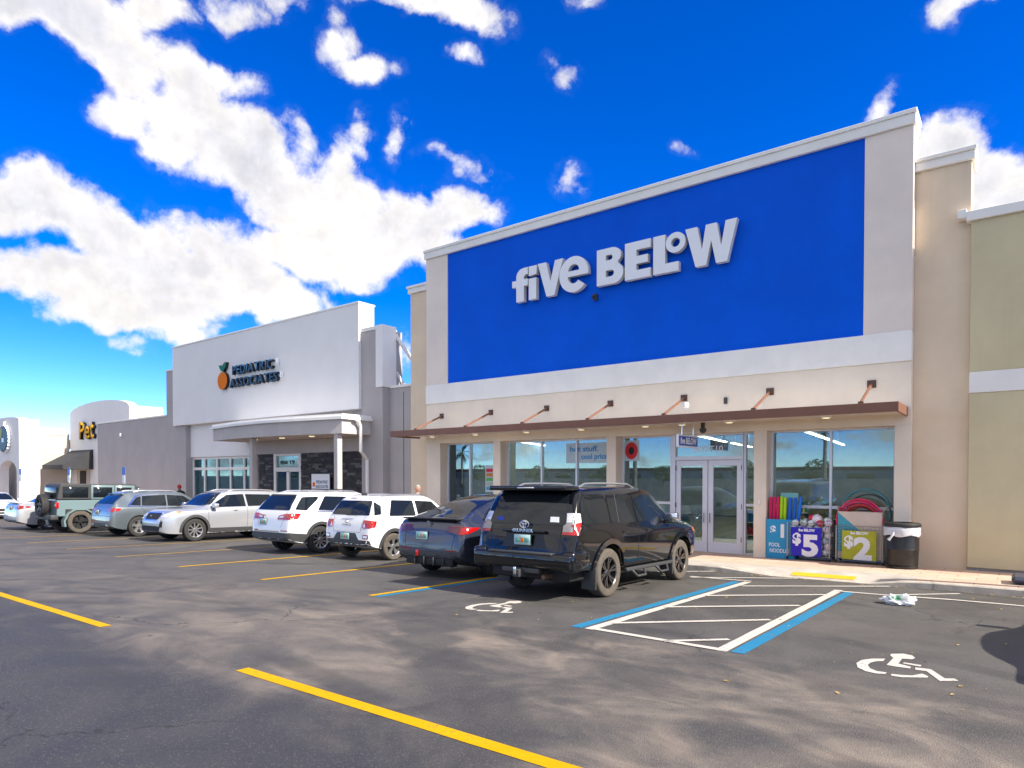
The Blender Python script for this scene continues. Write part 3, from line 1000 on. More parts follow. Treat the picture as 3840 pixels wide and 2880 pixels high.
ex, ez = -10.38, 7.485
LET = [
    ([(-12.48, 6.99), (-12.19, 6.99), (-12.19, 7.46), (-12.04, 7.46), (-12.04, 7.66), (-12.19, 7.66), (-12.19, 7.74), (-12.13, 7.80), (-12.04, 7.80), (-12.04, 8.01), (-12.2, 8.01), (-12.34, 7.98), (-12.44, 7.89), (-12.48, 7.78), (-12.48, 7.66), (-12.64, 7.66), (-12.64, 7.46), (-12.48, 7.46)], []),
    ([(-12.0, 6.99), (-11.72, 6.99), (-11.72, 7.64), (-12.0, 7.64)], []),
    ([(-12.0, 7.72), (-11.72, 7.74), (-11.69, 8.01), (-12.0, 8.01)], []),
    ([(-11.66, 8.02), (-11.36, 8.02), (-11.20, 7.42), (-11.03, 8.02), (-10.75, 8.02), (-11.06, 6.99), (-11.34, 6.99)], []),
    (ell(ex, ez, .50, .52, -6, 318, 26) + ell(ex, ez - .03, .21, .24, 318, 196, 8) + [(ex - .2, ez - .055)], [ell(ex, ez + .10, .19, .19, 0, 180, 10)[:]]),
    ([(-9.60, 6.99), (-9.06, 6.99)] + ell(-9.06, 7.275, .30, .285, -80, 62, 8) + ell(-9.12, 7.765, .29, .235, -50, 80, 7) + [(-9.12, 8.0), (-9.60, 8.0)],
     [[(-9.31, 7.20)] + ell(-9.14, 7.29, .09, .09, -90, 90, 5) + [(-9.31, 7.38)], [(-9.31, 7.66)] + ell(-9.17, 7.735, .075, .075, -90, 90, 5) + [(-9.31, 7.81)]]),
    ([(-8.71, 6.99), (-7.94, 6.99), (-7.94, 7.22), (-8.36, 7.22), (-8.36, 7.39), (-8.02, 7.39), (-8.02, 7.60), (-8.36, 7.60), (-8.36, 7.77), (-7.94, 7.77), (-7.94, 8.0), (-8.71, 8.0)], []),
    ([(-7.86, 6.99), (-7.14, 6.99), (-7.14, 7.23), (-7.52, 7.23), (-7.52, 8.0), (-7.86, 8.0)], []),
    (ell(-7.23, 7.735, .275, .265, 0, 345, 22), [ell(-7.23, 7.735, .125, .12, 0, 345, 14)]),
    ([(-6.96, 8.0), (-6.64, 8.0), (-6.51, 7.40), (-6.41, 8.0), (-6.13, 8.0), (-6.01, 7.40), (-5.90, 8.0), (-5.61, 8.0), (-5.86, 6.98), (-6.14, 6.98), (-6.27, 7.58), (-6.40, 6.98), (-6.68, 6.98)], []),
]
KS = 16.31 / 16.4
for pl, hs in LET:
    sc = lambda q: (q[0] * KS, EYE + (q[1] - EYE) * KS)
    o = prism('letter', [sc(q) for q in pl], YF - .19, YF - .04, 'Y', [M_letter, M_letterside], sgn, [[sc(q) for q in h] for h in hs] if hs else None)
    for p in o.data.polygons:
        p.material_index = 0 if p.normal.y < -.9 else 1
eye = thing('wall_camera', 'small dark camera under the raised white letters', 'camera', (-9.68, YF, 6.6))
box('housing', -9.73, -9.63, YF - .12, YF + .024, 6.62, 6.80, M_plastic, eye, .01)
box('lens_hood', -9.72, -9.64, YF - .18, YF - .12, 6.65, 6.74, M_black, eye, .01)
fl = thing('flood_light', 'small grey floodlight on a bent arm above the canopy', 'floodlight', (-6.57, 15.6, 3.08))
tube('arm', [(-6.52, 15.6, 3.08), (-6.54, 15.6, 3.22), (-6.58, 15.58, 3.30)], .012, M_chrome, fl, 6)
lathe('head', [(.02, 0), (.07, .02), (.08, .10), (.06, .14), (0, .15)], M_trim, fl, 14, center=(-6.58, 15.58, 3.28))
bx = thing('wall_junction_box', 'small dark electrical box on the cream wall between two tie rods', 'box', (-5.9, YF, 3.4))
box('cover', -5.94, -5.86, YF - .06, YF - .001, 3.42, 3.58, M_plastic, bx, .006)

# hanging blade sign under the canopy
M_signblue = mat('sign_blue', (0.006, 0.045, 0.46), rough=0.4)
bl = thing('blade_sign', 'small blue and white hanging sign under the canopy by the doors', 'sign', (-6.62, 15.8, 2.3))
box('panel_frame', -6.645, -6.595, 15.17, 16.42, 2.31, 2.62, M_letter, bl, .006)
box('panel_face', -6.594, -6.586, 15.22, 16.37, 2.35, 2.58, M_signblue, bl)
box('panel_face', -6.654, -6.646, 15.22, 16.37, 2.35, 2.58, M_signblue, bl)
for y in (15.45, 16.15):
    tube('hanger', [(-6.62, y, 2.62), (-6.62, y, 2.952)], .012, M_chrome, bl, 6)
t_ = text('lettering', 'five BELOW', .22, face_right(-6.585, 15.29, 2.40) , M_vinyl, None, bold=.007, extrude=.002, width=1.0)
t_.parent = bl; t_.matrix_parent_inverse = Matrix.Translation(-Vector(bl.location))
cm = thing('dome_camera', 'black camera under the canopy beside the hanging blue sign', 'camera', (-6.45, 16.1, 2.8))
lathe('dome', [(0, 2.68), (.06, 2.70), (.085, 2.76), (.085, 2.80), (.05, 2.82), (.05, 2.953)], M_plastic, cm, 14, center=(-6.40, 16.25, 0))

# posters behind the glass
M_paper = mat('white_poster', (0.46, 0.58, 0.63), rough=0.6)
M_ptxt = mat('poster_blue_print', (0.02, 0.24, 0.55), rough=0.6)
M_pred = mat('poster_red_print', (0.62, 0.02, 0.03), rough=0.6)
po = thing('poster', 'white hot stuff cool prices poster behind the window glass', 'poster', (-10.2, 17.0, 1.98))
box('sheet', -10.95, -9.36, 16.904, 16.909, 1.98, 2.58, M_paper, po)
for s, x, z in (('hot stuff.', -10.82, 2.33), ('cool prices', -10.42, 2.10)):
    t_ = text('print', s, .22, face_front(x, 16.901, z), M_ptxt, None, bold=.006, extrude=.001, width=.98)
    t_.parent = po; t_.matrix_parent_inverse = Matrix.Translation(-Vector(po.location))
po = thing('round_poster', 'red and white round poster in the window left of the doors', 'poster', (-8.75, 17.0, 2.05))
box('sheet', -8.96, -8.52, 16.904, 16.909, 2.02, 2.60, M_paper, po)
prism('disc', ell(-8.75, 2.31, .2, .24, 0, 345, 23), 16.899, 16.903, 'Y', M_pred, po)
prism('disc', ell(-8.75, 2.31, .085, .11, 0, 345, 23), 16.894, 16.898, 'Y', M_black, po)
po = thing('narrow_poster', 'narrow multicoloured poster in the leftmost shop window', 'poster', (-13.9, 17.0, 1.0))
box('sheet', -14.16, -13.80, 16.904, 16.909, 1.05, 1.95, M_paper, po)
for i, c in enumerate([(.6, .02, .05), (.6, .2, .02), (.1, .4, .08), (.4, .45, .4), (.05, .3, .5)]):
    box('print_row', -14.12, -13.84, 16.899, 16.903, 1.72 - i * .15, 1.83 - i * .15, mat('poster_tint_%d' % i, c), po)

# shop fittings seen dimly through the glass
TUB = [((2930, 1586), (3195, 1680)), ((3052, 1729), (3106, 1742)), ((3156, 1750), (3216, 1763)), ((3302, 1716), (3352, 1733)), ((2603, 1631), (2722, 1658)), ((2745, 1662), (2845, 1683)),
       ((1930, 1655), (2132, 1684)), ((2395, 1718), (2444, 1723)), ((2452, 1724), (2519, 1731)), ((2590, 1740), (2640, 1747))]
for i, (pa, pb) in enumerate(TUB):
    ra_, rb_ = ray(*pa), ray(*pb)
    A_ = Vector((0, 0, EYE)) + ra_ * ((2.96 - EYE) / ra_.z); B_ = Vector((0, 0, EYE)) + rb_ * ((2.96 - EYE) / rb_.z)
    if B_.y > 32.5: B_ = A_.lerp(B_, (32.5 - A_.y) / (B_.y - A_.y))
    if A_.y > 31.5: continue
    lt = thing('strip_light', 'lit strip lamp hanging from the shop ceiling behind the glass', 'lamp', tuple((A_ + B_) / 2), 'strip lamps in the shop')
    dd = (B_ - A_).normalized(); nn = Vector((-dd.y, dd.x, 0)) * .055
    for nm, z0_, z1_, m_ in (('tube', 2.95, 2.985, M_lamp), ('housing', 2.986, 3.03, M_trim)):
        q = [A_ - nn, A_ + nn, B_ + nn, B_ - nn]
        mk(nm, [(p.x, p.y, z0_) for p in q] + [(p.x, p.y, z1_) for p in q], [(0, 1, 2, 3), (7, 6, 5, 4), (0, 4, 5, 1), (1, 5, 6, 2), (2, 6, 7, 3), (3, 7, 4, 0)], m_, lt)
    for t_q in (.15, .85):
        q = A_.lerp(B_, t_q)
        tube('hanger', [(q.x, q.y, 3.03), (q.x, q.y, 4.12)], .008, M_chrome, lt, 5)
for x in (-15, -11.5, -8, -4.5):  # fill lamps added above the window heads to brighten the interior
    for y in (18.6, 23.5, 28.5):
        lt = thing('fill_lamp', 'fill lamp added over the shop floor to brighten the interior', 'lamp', (x, y, 3.7), 'added fill lamps in the shop')
        box('panel', x - .12, x + .12, y - 1.5, y + 1.5, 3.70, 3.73, M_lamp, lt)
        box('housing', x - .14, x + .14, y - 1.52, y + 1.52, 3.731, 3.78, M_trim, lt)
        tube('hanger', [(x, y, 3.78), (x, y, 4.12)], .01, M_chrome, lt, 5)
prods = [mat('goods_%d' % i, c, rough=.5) for i, c in enumerate([(.5, .04, .06), (.04, .2, .5), (.5, .38, .04), (.08, .35, .12), (.5, .5, .5), (.4, .08, .35), (.03, .4, .45)])]
for i, (x, y) in enumerate([(-3.6, 18.4), (-4.7, 21), (-8.4, 18.6), (-9.8, 20.5), (-11.2, 18.3), (-12.6, 20.8), (-14.6, 18.8), (-6.5, 22)]):
    sh = thing('display_shelf', 'low shop display shelf with coloured goods behind the window glass', 'shelf', (x, y, fz), 'display shelves in the shop')
    box('back_panel', x - .7, x + .7, y - .02, y + .02, fz, fz + 1.35, M_iwall, sh)
    for k in range(3):
        box('shelf_board', x - .7, x + .7, y - .42, y - .021, fz + .1 + k * .42, fz + .13 + k * .42, M_trim, sh)
        bm = bmesh.new(); q = x - .68
        while q < x + .55:
            w_ = rng.uniform(.08, .2); bm_box(bm, q, q + w_ - .01, y - .40, y - .1, fz + .131 + k * .42, fz + .131 + k * .42 + rng.uniform(.15, .33)); q += w_
        from_bm('goods', bm, prods[(i + k) % 7], sh, 'stuff')

# ================================================================== olive building on the right
ol = thing('olive_building', 'olive tan stucco building with a white band at the right edge', 'building', (4, 16.62, gz(4, 16.62)))
wallbox('wall', -.855, 16, 16.62, 17.6, 3.75, 6.86, M_olive, ol)
wallbox('band', -.855, 16, 16.60, 17.6, 3.32, 3.75, M_trim, ol)
wallbox('wall', -.855, 16, 16.62, 17.6, zb(-.8, 16.6) + .28, 3.32, M_olive, ol)
wallbox('plinth', -.855, 16, 16.65, 17.6, zb(-.8, 16.6) - .2, zb(-.8, 16.6) + .28, mat('grey_plinth', (.25, .25, .26), rough=.8, var=.2), ol)
wallbox('coping', -.93, 16, 16.55, 17.65, 6.86, 7.06, M_trim, ol)
wallbox('coping_return', -1.08, -.93, 16.55, 16.779, 6.94, 7.12, M_trim, ol)
box('roof', -.8, 16, 17.6, 36, 5.9, 6.1, M_conc, ol)

# ================================================================== clinic with the white panel
YP = 16.6
cl = thing('clinic_building', 'grey and white clinic building with a tall white sign panel', 'building', (-28, YP, gz(-28, YP)))
zc = gz(-30, YP) - .3
wallbox('tower_wall', -20.13, -18.92, YP, 17.6, zc, 7.10, M_grey, cl)
wallbox('coping', -20.13, -19.25, YP - .03, 17.65, 7.10, 7.24, M_trim, cl)
wallbox('white_pilaster', -19.25, -18.86, YP - .05, 17.25, 4.92, 7.24, M_white, cl)
wallbox('tower_wall', -36.05, -35.07, YP, 17.6, zc, 7.10, M_grey, cl)
wallbox('coping', -36.08, -35.07, YP - .03, 17.65, 7.10, 7.18, M_trim, cl)
wallbox('sign_panel', -35.07, -20.13, 16.47, 17.25, 4.17, 8.20, M_white, cl)
wallbox('coping', -35.10, -20.10, 16.44, 17.28, 8.20, 8.27, M_trim, cl)
wallbox('tower_wall', -35.07, -34.0, YP, 17.6, zc, 4.17, M_grey, cl)
wallbox('low_wall', -45.1, -36.05, YP, 17.2, zc - .3, 4.74, M_grey, cl)
wallbox('coping', -45.14, -36.05, YP - .04, 17.24, 4.74, 4.82, M_trim, cl)
wallbox('recessed_wall', -18.92, -17.60, 16.92, 17.6, zc, 4.88, M_grey, cl)
wallbox('coping', -18.85, -17.60, 16.88, 17.65, 4.88, 4.98, M_trim, cl)
box('wall_joint', -18.13, -18.105, 16.912, 16.925, zc, 4.7, M_plastic, cl)
wallbox('upper_wall', -34.0, -28.0, 16.85, 17.6, 2.52, 4.17, M_white, cl)
wallbox('upper_wall', -28.0, -20.13, 16.88, 17.6, 2.56, 4.17, M_grey2, cl)
box('side_return', -45.1, -44.9, 17.2, 21, zc - .3, 4.7, M_grey, cl)
box('roof', -44.9, -17.7, 17.6, 36, 4.4, 4.6, M_conc, cl)
# ribbon window
wz0 = gz(-31, 16.9) + HW + .25
wallbox('sill_wall', -34.0, -27.9, 16.86, 17.3, zc, wz0, M_grey2, cl)
bay(cl, -34.0, -28.0, [-32.8, -31.58, -30.33, -29.1], 2.515, 17.0, sills=(1.93,), zbot=wz0, glass=M_glassclinic, frame=M_trim, fw=.11)
M_blind = mat('pale_green_blind', (0.70, 0.80, 0.77), rough=.8, var=.12, vscale=2)
for a in (-33.85, -32.7, -31.48, -30.22, -29.0):
    box('blind', a, a + 1.0, 17.075, 17.085, wz0 + .06, 2.4, M_blind, cl)
M_teal = mat('teal_panel', (.02, .35, .36), rough=.6)
box('teal_curtain', -33.88, -33.6, 17.06, 17.07, wz0 + .06, 2.4, M_teal, cl)
box('room_wall', -34, -20.2, 17.62, 17.7, zc, 2.56, M_iwall, cl)
# entry: ledger stone, doors
M_stone = []
for i, c in enumerate([(.035, .034, .038), (.055, .052, .055), (.085, .082, .085), (.13, .125, .125), (.045, .043, .048)]):
    M_stone.append(mat('ledger_stone_%d' % i, c, rough=.8, var=.25, vscale=6, bump=.5, bscale=30))


def stone_field(name, x0, x1, z0, z1, y, parent):
    box(name + '_backing', x0, x1, y + .035, y + .2, z0, z1, M_black, parent)
    bm = bmesh.new()
    z = z0
    while z < z1 - .02:
        h = min(rng.choice([.07, .09, .12]), z1 - z)
        x = x0
        while x < x1 - .03:
            w_ = min(rng.uniform(.18, .6), x1 - x)
            n0 = len(bm.faces)
            bm_box(bm, x + .004, x + w_ - .004, y - rng.uniform(0, .03), y + .036, z + .004, z + h - .004)
            bm.faces.ensure_lookup_table()
            mi = rng.choice([0, 0, 0, 1, 1, 4, 2, 3])
            for f in bm.faces[n0:]:
                f.material_index = mi
            x += w_
        z += h
    return from_bm(name, bm, M_stone, parent, 'stuff')


sz0 = gz(-24, 16.9) + HW - .05
stone_field('ledger_stone', -27.75, -26.62, sz0, 2.555, 16.92, cl)
stone_field('ledger_stone', -24.52, -20.30, sz0, 2.555, 16.92, cl)
bm = bmesh.new()
for a, b_ in ((-26.61, -26.44), (-25.62, -25.42), (-24.70, -24.53)):
    bm_box(bm, a, b_, 16.93, 17.05, sz0, 1.80, .004)
bm_box(bm, -26.61, -26.40, 16.925, 17.055, 1.80, 2.555, .004); bm_box(bm, -24.74, -24.53, 16.925, 17.055, 1.80, 2.555, .004)
bm_box(bm, -26.40, -24.74, 16.93, 17.05, 1.76, 1.95, .004); bm_box(bm, -26.40, -24.74, 16.93, 17.05, 2.46, 2.555, .004)
from_bm('entry_frame', bm, M_trim, cl)
box('transom_pane', -26.395, -24.745, 16.985, 16.99, 1.955, 2.455, M_glassclinic, cl)
for a, b_ in ((-26.43, -25.63), (-25.41, -24.71)):
    box('door_pane', a, b_, 16.985, 16.99, sz0, 1.755, M_glassclinic, cl)
box('transom_blind', -26.39, -24.75, 17.10, 17.11, 1.96, 2.45, M_blind, cl)
t_ = text('street_number', '850 T9', .22, face_front(-26.15, 16.975, 2.10), M_black, None, bold=.004, extrude=.001, width=1.05)
t_.parent = cl; t_.matrix_parent_inverse = Matrix.Translation(-Vector(cl.location))
# bowed entry canopy
NB = 12
XA, XB = -28.7, -19.6


def bow(x, k=0.0):
    t = (x - XA) / (XB - XA)
    return 15.25 - .55 * math.sin(math.pi * min(1, max(0, t))) + k


fx = [XA + (XB - XA) * i / NB for i in range(NB + 1)]


def bowbox(name, k0, z0, z1, m, parent, xa=0.0, zt2=None):
    pts = [(x + (xa if i == 0 else (-xa if i == NB else 0)), bow(x, k0)) for i, x in enumerate(fx)]
    pl = pts + [(pts[-1][0], 16.84), (pts[0][0], 16.84)]
    return prism(name, pl, z0, z1, 'Z', m, parent)


ec = bowbox('entry_canopy', 0.0, 3.14, 3.66, M_grey2, cl)
bowbox('canopy_gutter', -.10, 3.66, 3.76, M_trim, ec, -.12)
bowbox('canopy_roof', -.02, 3.76, 3.86, M_white, ec, -.05)
for X, y in ((-25.3, 15.15), (-19.95, 15.35)):
    box('column', X - .11, X + .11, y - .11, y + .11, gz(X, y) + HW - .02, 3.14, M_grey2, ec, .01)
for X in (-25.9, -23.9, -21.9):
    lathe('downlight', [(.11, 3.139), (.11, 3.11), (0, 3.105)], M_dimlamp, ec, 14, center=(X, 15.6, 0))
dsx, dsy = -19.45, 16.2
tube('downspout', [(-19.45, 15.7, 3.70), (-19.45, 15.9, 3.60), (dsx, dsy - .2, 3.4), (dsx, dsy - .2, 2.5), (dsx - .18, dsy + .25, 2.2), (dsx - .18, dsy + .25, sz0)], .065, M_trim, ec, 8)
tube('downspout', [(-25.55, 15.35, 3.13), (-25.45, 15.3, 2.8), (-25.42, 15.28, 2.6), (-25.42, 15.28, sz0)], .05, M_trim, ec, 8)
# roof braces behind the pilaster
def on_y(px, py, Y):
    r_ = ray(px, py)
    return Vector((0, 0, EYE)) + r_ * (Y / r_.y)


for pa, pb in (((1470, 1236), (1566, 1380)), ((1472, 1375), (1516, 1446))):
    tube('roof_brace', [on_y(*pa, 17.22), on_y(*pb, 17.62)], .075, M_white, cl, 8)
ru = thing('rooftop_unit', 'white rooftop equipment box behind the grey parapet', 'rooftop unit', (-20.5, 22, 4.6))
box('casing', -21.9, -18.2, 21.5, 24, 4.6, 6.0, M_white, ru, .02)
for k in range(4):
    box('louvre', -21.7, -18.4, 21.47, 21.5, 4.9 + .25 * k, 5.02 + .25 * k, M_plastic, ru)

# clinic sign: orange with a leaf and two words
M_navy = mat('navy_sign_face', (0.045, 0.13, 0.25), rough=.6, spec=.1)
M_navyside = mat('black_sign_return', (0.008, 0.009, 0.012), rough=.5)
M_orange = mat('orange_sign_face', (0.80, 0.19, 0.004), rough=.6, spec=.1)
M_green = mat('green_sign_face', (0.015, 0.20, 0.13), rough=.6, spec=.1)
cs = thing('clinic_sign', 'PEDIATRIC ASSOCIATES letters with an orange fruit on the white panel', 'sign', (-28, 16.45, 5.7))
YS0, YS1 = 16.32, 16.46


def twoface(o, face=0, side=1):
    for p in o.data.polygons:
        p.material_index = face if p.normal.y < -.9 else side


o = prism('fruit', ell(-29.85, 6.06, .43, .41, 0, 350, 35), YS0, YS1, 'Y', [M_orange, M_navyside], cs); twoface(o)
o = prism('leaf', [(-29.80, 6.48), (-30.0, 6.56), (-30.18, 6.80), (-29.98, 6.80), (-29.84, 6.70), (-29.76, 6.84), (-29.58, 6.92), (-29.50, 6.90), (-29.58, 6.66)], YS0, YS1, 'Y', [M_green, M_navyside], cs); twoface(o)


def word(parent, s, x0, x1, z, h, y0, y1, mats_, bold=.0):
    """each letter a part; the word spans x0..x1"""
    bms = []
    cx = 0
    for ch in s:
        b_ = text_bm(ch, 1.0, bold, 0.0)
        xs = [v.co.x for v in b_.verts]; ys = [v.co.y for v in b_.verts]
        bms.append((b_, min(xs), max(xs), cx))
        cx += (max(xs) - min(xs)) + .10
    tot = cx - .10
    capb = text_bm('H', 1.0, bold); hh = max(v.co.y for v in capb.verts) - min(v.co.y for v in capb.verts); capb.free()
    kx, kz = (x1 - x0) / tot, h / hh
    for b_, a, c_, off in bms:
        bmesh.ops.remove_doubles(b_, verts=b_.verts, dist=1e-5)
        for v in b_.verts:
            v.co = Vector((x0 + (v.co.x - a + off) * kx, y0, z + v.co.y * kz))
        r_ = bmesh.ops.extrude_face_region(b_, geom=list(b_.faces))
        for v in r_['geom']:
            if isinstance(v, bmesh.types.BMVert): v.co.y = y1
        bmesh.ops.recalc_face_normals(b_, faces=b_.faces)
        o = from_bm('letter', b_, mats_, parent)
        twoface(o)


word(cs, 'PEDIATRIC', -28.98, -25.72, 6.27, .40, YS0, YS1, [M_navy, M_navyside], .018)
word(cs, 'ASSOCIATES', -29.22, -25.35, 5.69, .40, YS0, YS1, [M_navy, M_navyside], .018)
for x, z in ((-25.45, 6.40), (-25.15, 5.83)):
    box('registered_mark', x, x + .09, YS0, YS1, z, z + .24, M_letter, cs, .01)
dsn = thing('clinic_door_sign', 'white clinic sign standing against the dark stone by the doors', 'sign', (-22.9, 16.7, sz0))
box('panel', -23.48, -22.28, 16.70, 16.74, .75, 1.66, M_letter, dsn, .006)
for X in (-23.43, -22.39):
    box('post', X, X + .06, 16.745, 16.80, sz0 - .02, 1.6, M_black, dsn)
prism('fruit', ell(-23.31, 1.22, .085, .10, 0, 330, 11), 16.69, 16.699, 'Y', M_orange, dsn)
t_ = text('lettering', 'PEDIATRIC', .17, face_front(-23.15, 16.697, 1.27), M_navy, None, bold=.004, extrude=.001, width=.78)
t_.parent = dsn; t_.matrix_parent_inverse = Matrix.Translation(-Vector(dsn.location))
t_ = text('lettering', 'ASSOCIATES', .17, face_front(-23.19, 16.697, 1.08), M_navy, None, bold=.004, extrude=.001, width=.84)
t_.parent = dsn; t_.matrix_parent_inverse = Matrix.Translation(-Vector(dsn.location))
cam2 = thing('wall_lamp', 'tiny white lamp high on the long grey wall', 'lamp', (-41.6, YP, 3.9))
box('body', -41.7, -41.5, YP - .12, YP - .001, 3.85, 4.05, M_letter, cam2, .02)

# ================================================================== pet shop with the arched parapet
zp = gz(-50, 18) - .5
pt = thing('pet_shop_building', 'white shop with an arched parapet beyond the long grey wall', 'building', (-50, 18.5, zp))
arch = [(-55.2, zp), (-45.2, zp)] + [(-50.2 + 5 * math.cos(R(a)), 6.02 + .66 * math.sin(R(a))) for a in range(0, 181, 12)]
prism('arched_wall', arch, 18.5, 19.0, 'Y', M_white, pt)
wallbox('parapet_return', -45.6, -45.2, 19.0, 20.6, zp, 6.08, M_creamwall, pt)
box('roof', -55, -45.3, 19.0, 34, 4.2, 4.4, M_conc, pt)
box('doorway', -53.9, -51.6, 18.47, 18.499, zp, 2.2, M_creamwall, pt)
box('door_glass', -53.3, -52.2, 18.45, 18.469, zp, 1.9, M_carglass, pt)
aw = thing('awning', 'dark charcoal sloping awning on the pet shop', 'awning', (-52.9, 18.5, 2.0))
prism('canvas', [(16.65, 2.0), (16.65, 2.30), (18.499, 3.38), (18.499, 2.0)], -54.9, -51.0, 'X', mat('charcoal_canvas', (.035, .036, .04), rough=.8, var=.1), aw)
ps = thing('pet_sign', 'yellow raised Pet letters on the arched white wall', 'sign', (-51.6, 18.4, 4.1))
M_gold = mat('yellow_sign_face', (0.74, 0.40, 0.02), rough=.6, spec=.1)
for ch, xa, xb, z0, hz in (('P', -52.95, -52.05, 4.12, 1.22), ('e', -51.98, -51.10, 4.10, .92), ('t', -51.05, -50.40, 4.12, 1.16)):
    b_ = text_bm(ch, 1.0, .02)
    bmesh.ops.remove_doubles(b_, verts=b_.verts, dist=1e-5)
    xs = [v.co.x for v in b_.verts]; ys = [v.co.y for v in b_.verts]
    for v in b_.verts:
        v.co = Vector((xa + (v.co.x - min(xs)) / (max(xs) - min(xs)) * (xb - xa), 18.30, z0 + (v.co.y - min(ys)) / (max(ys) - min(ys)) * hz))
    r_ = bmesh.ops.extrude_face_region(b_, geom=list(b_.faces))
    for v in r_['geom']:
        if isinstance(v, bmesh.types.BMVert): v.co.y = 18.49
    bmesh.ops.recalc_face_normals(b_, faces=b_.faces)
    twoface(from_bm('letter', b_, [M_gold, M_navyside], ps))

# ================================================================== far corner block
zf = gz(-60, 15) - .4
fb = thing('corner_building', 'white corner block with an arched doorway and pale side wall', 'building', (-58, 15.34, zf))
hole = [(-59.4, zf + .3), (-55.6, zf + .3), (-55.6, 1.8)] + [(-57.5 + 1.9 * math.cos(R(a)), 1.8 + .85 * math.sin(R(a))) for a in range(12, 169, 12)] + [(-59.4, 1.8)]
top = [(-55.03, 5.5)] + [(-58.5 + 3.4 * math.cos(R(a)), 5.5 + .25 * math.sin(R(a))) for a in range(0, 181, 15)] + [(-64, 5.5), (-64, zf), (-55.03, zf)]
prism('front_wall', top, 15.34, 15.9, 'Y', M_white, fb, [hole])
wallbox('side_wall', -55.5, -55.03, 15.9, 16.56, zf, 5.5, M_white, fb, 0)
box('porch_wall', -64, -55.5, 16.5, 16.7, zf, 5.0, M_white, fb)
box('door', -57.2, -56.3, 16.44, 16.499, zf, 1.6, mat('grey_green_door', (.14, .16, .13), rough=.6), fb)
wallbox('link_wall', -55.9, -55.3, 16.56, 18.5, zf, 4.50, M_creamwall, fb)
wallbox('link_coping', -55.95, -55.25, 16.56, 18.49, 4.50, 4.62, M_trim, fb)
box('roof_block', -57.8, -55.9, 16.7, 18.4, 4.4, 5.0, M_white, fb)
box('roof', -70, -56, 16.7, 30, 4.0, 4.2, M_conc, fb)
bd = thing('round_badge_sign', 'round scalloped navy and teal badge sign on the corner block', 'sign', (-57.75, 15.3, 3.2))
sc_ = [((-57.75 + (1.08 + .05 * math.cos(24 * R(a))) * math.cos(R(a))), (4.18 + (.95 + .05 * math.cos(24 * R(a))) * math.sin(R(a)))) for a in range(0, 360, 5)]
o = prism('rim', sc_, 15.14, 15.33, 'Y', [M_letter, M_navyside], bd); twoface(o, 1, 0)
prism('face', ell(-57.75, 4.18, .92, .80, 0, 350, 35), 15.12, 15.139, 'Y', mat('teal_sign_face', (.02, .10, .16), rough=.5), bd)
prism('wedge', [(-58.05, 4.2), (-58.55, 4.4), (-58.4, 4.75), (-57.95, 4.93), (-57.9, 4.5)], 15.10, 15.119, 'Y', mat('lime_sign_face', (.35, .38, .03), rough=.5), bd)
box('stem', -57.95, -57.65, 15.16, 15.33, 5.13, 5.42, M_letterside, bd, .02)
box('mark', -57.95, -57.5, 15.105, 15.119, 3.95, 4.25, M_letter, bd)
# ================================================================== vehicles
def car_paint(name, col, metal=0.0, rough=0.28, flake=0.0):
    m = mat(name, col, rough=rough, metal=metal, spec=0.5 if metal else 0.12, coat=1.0)
    return m


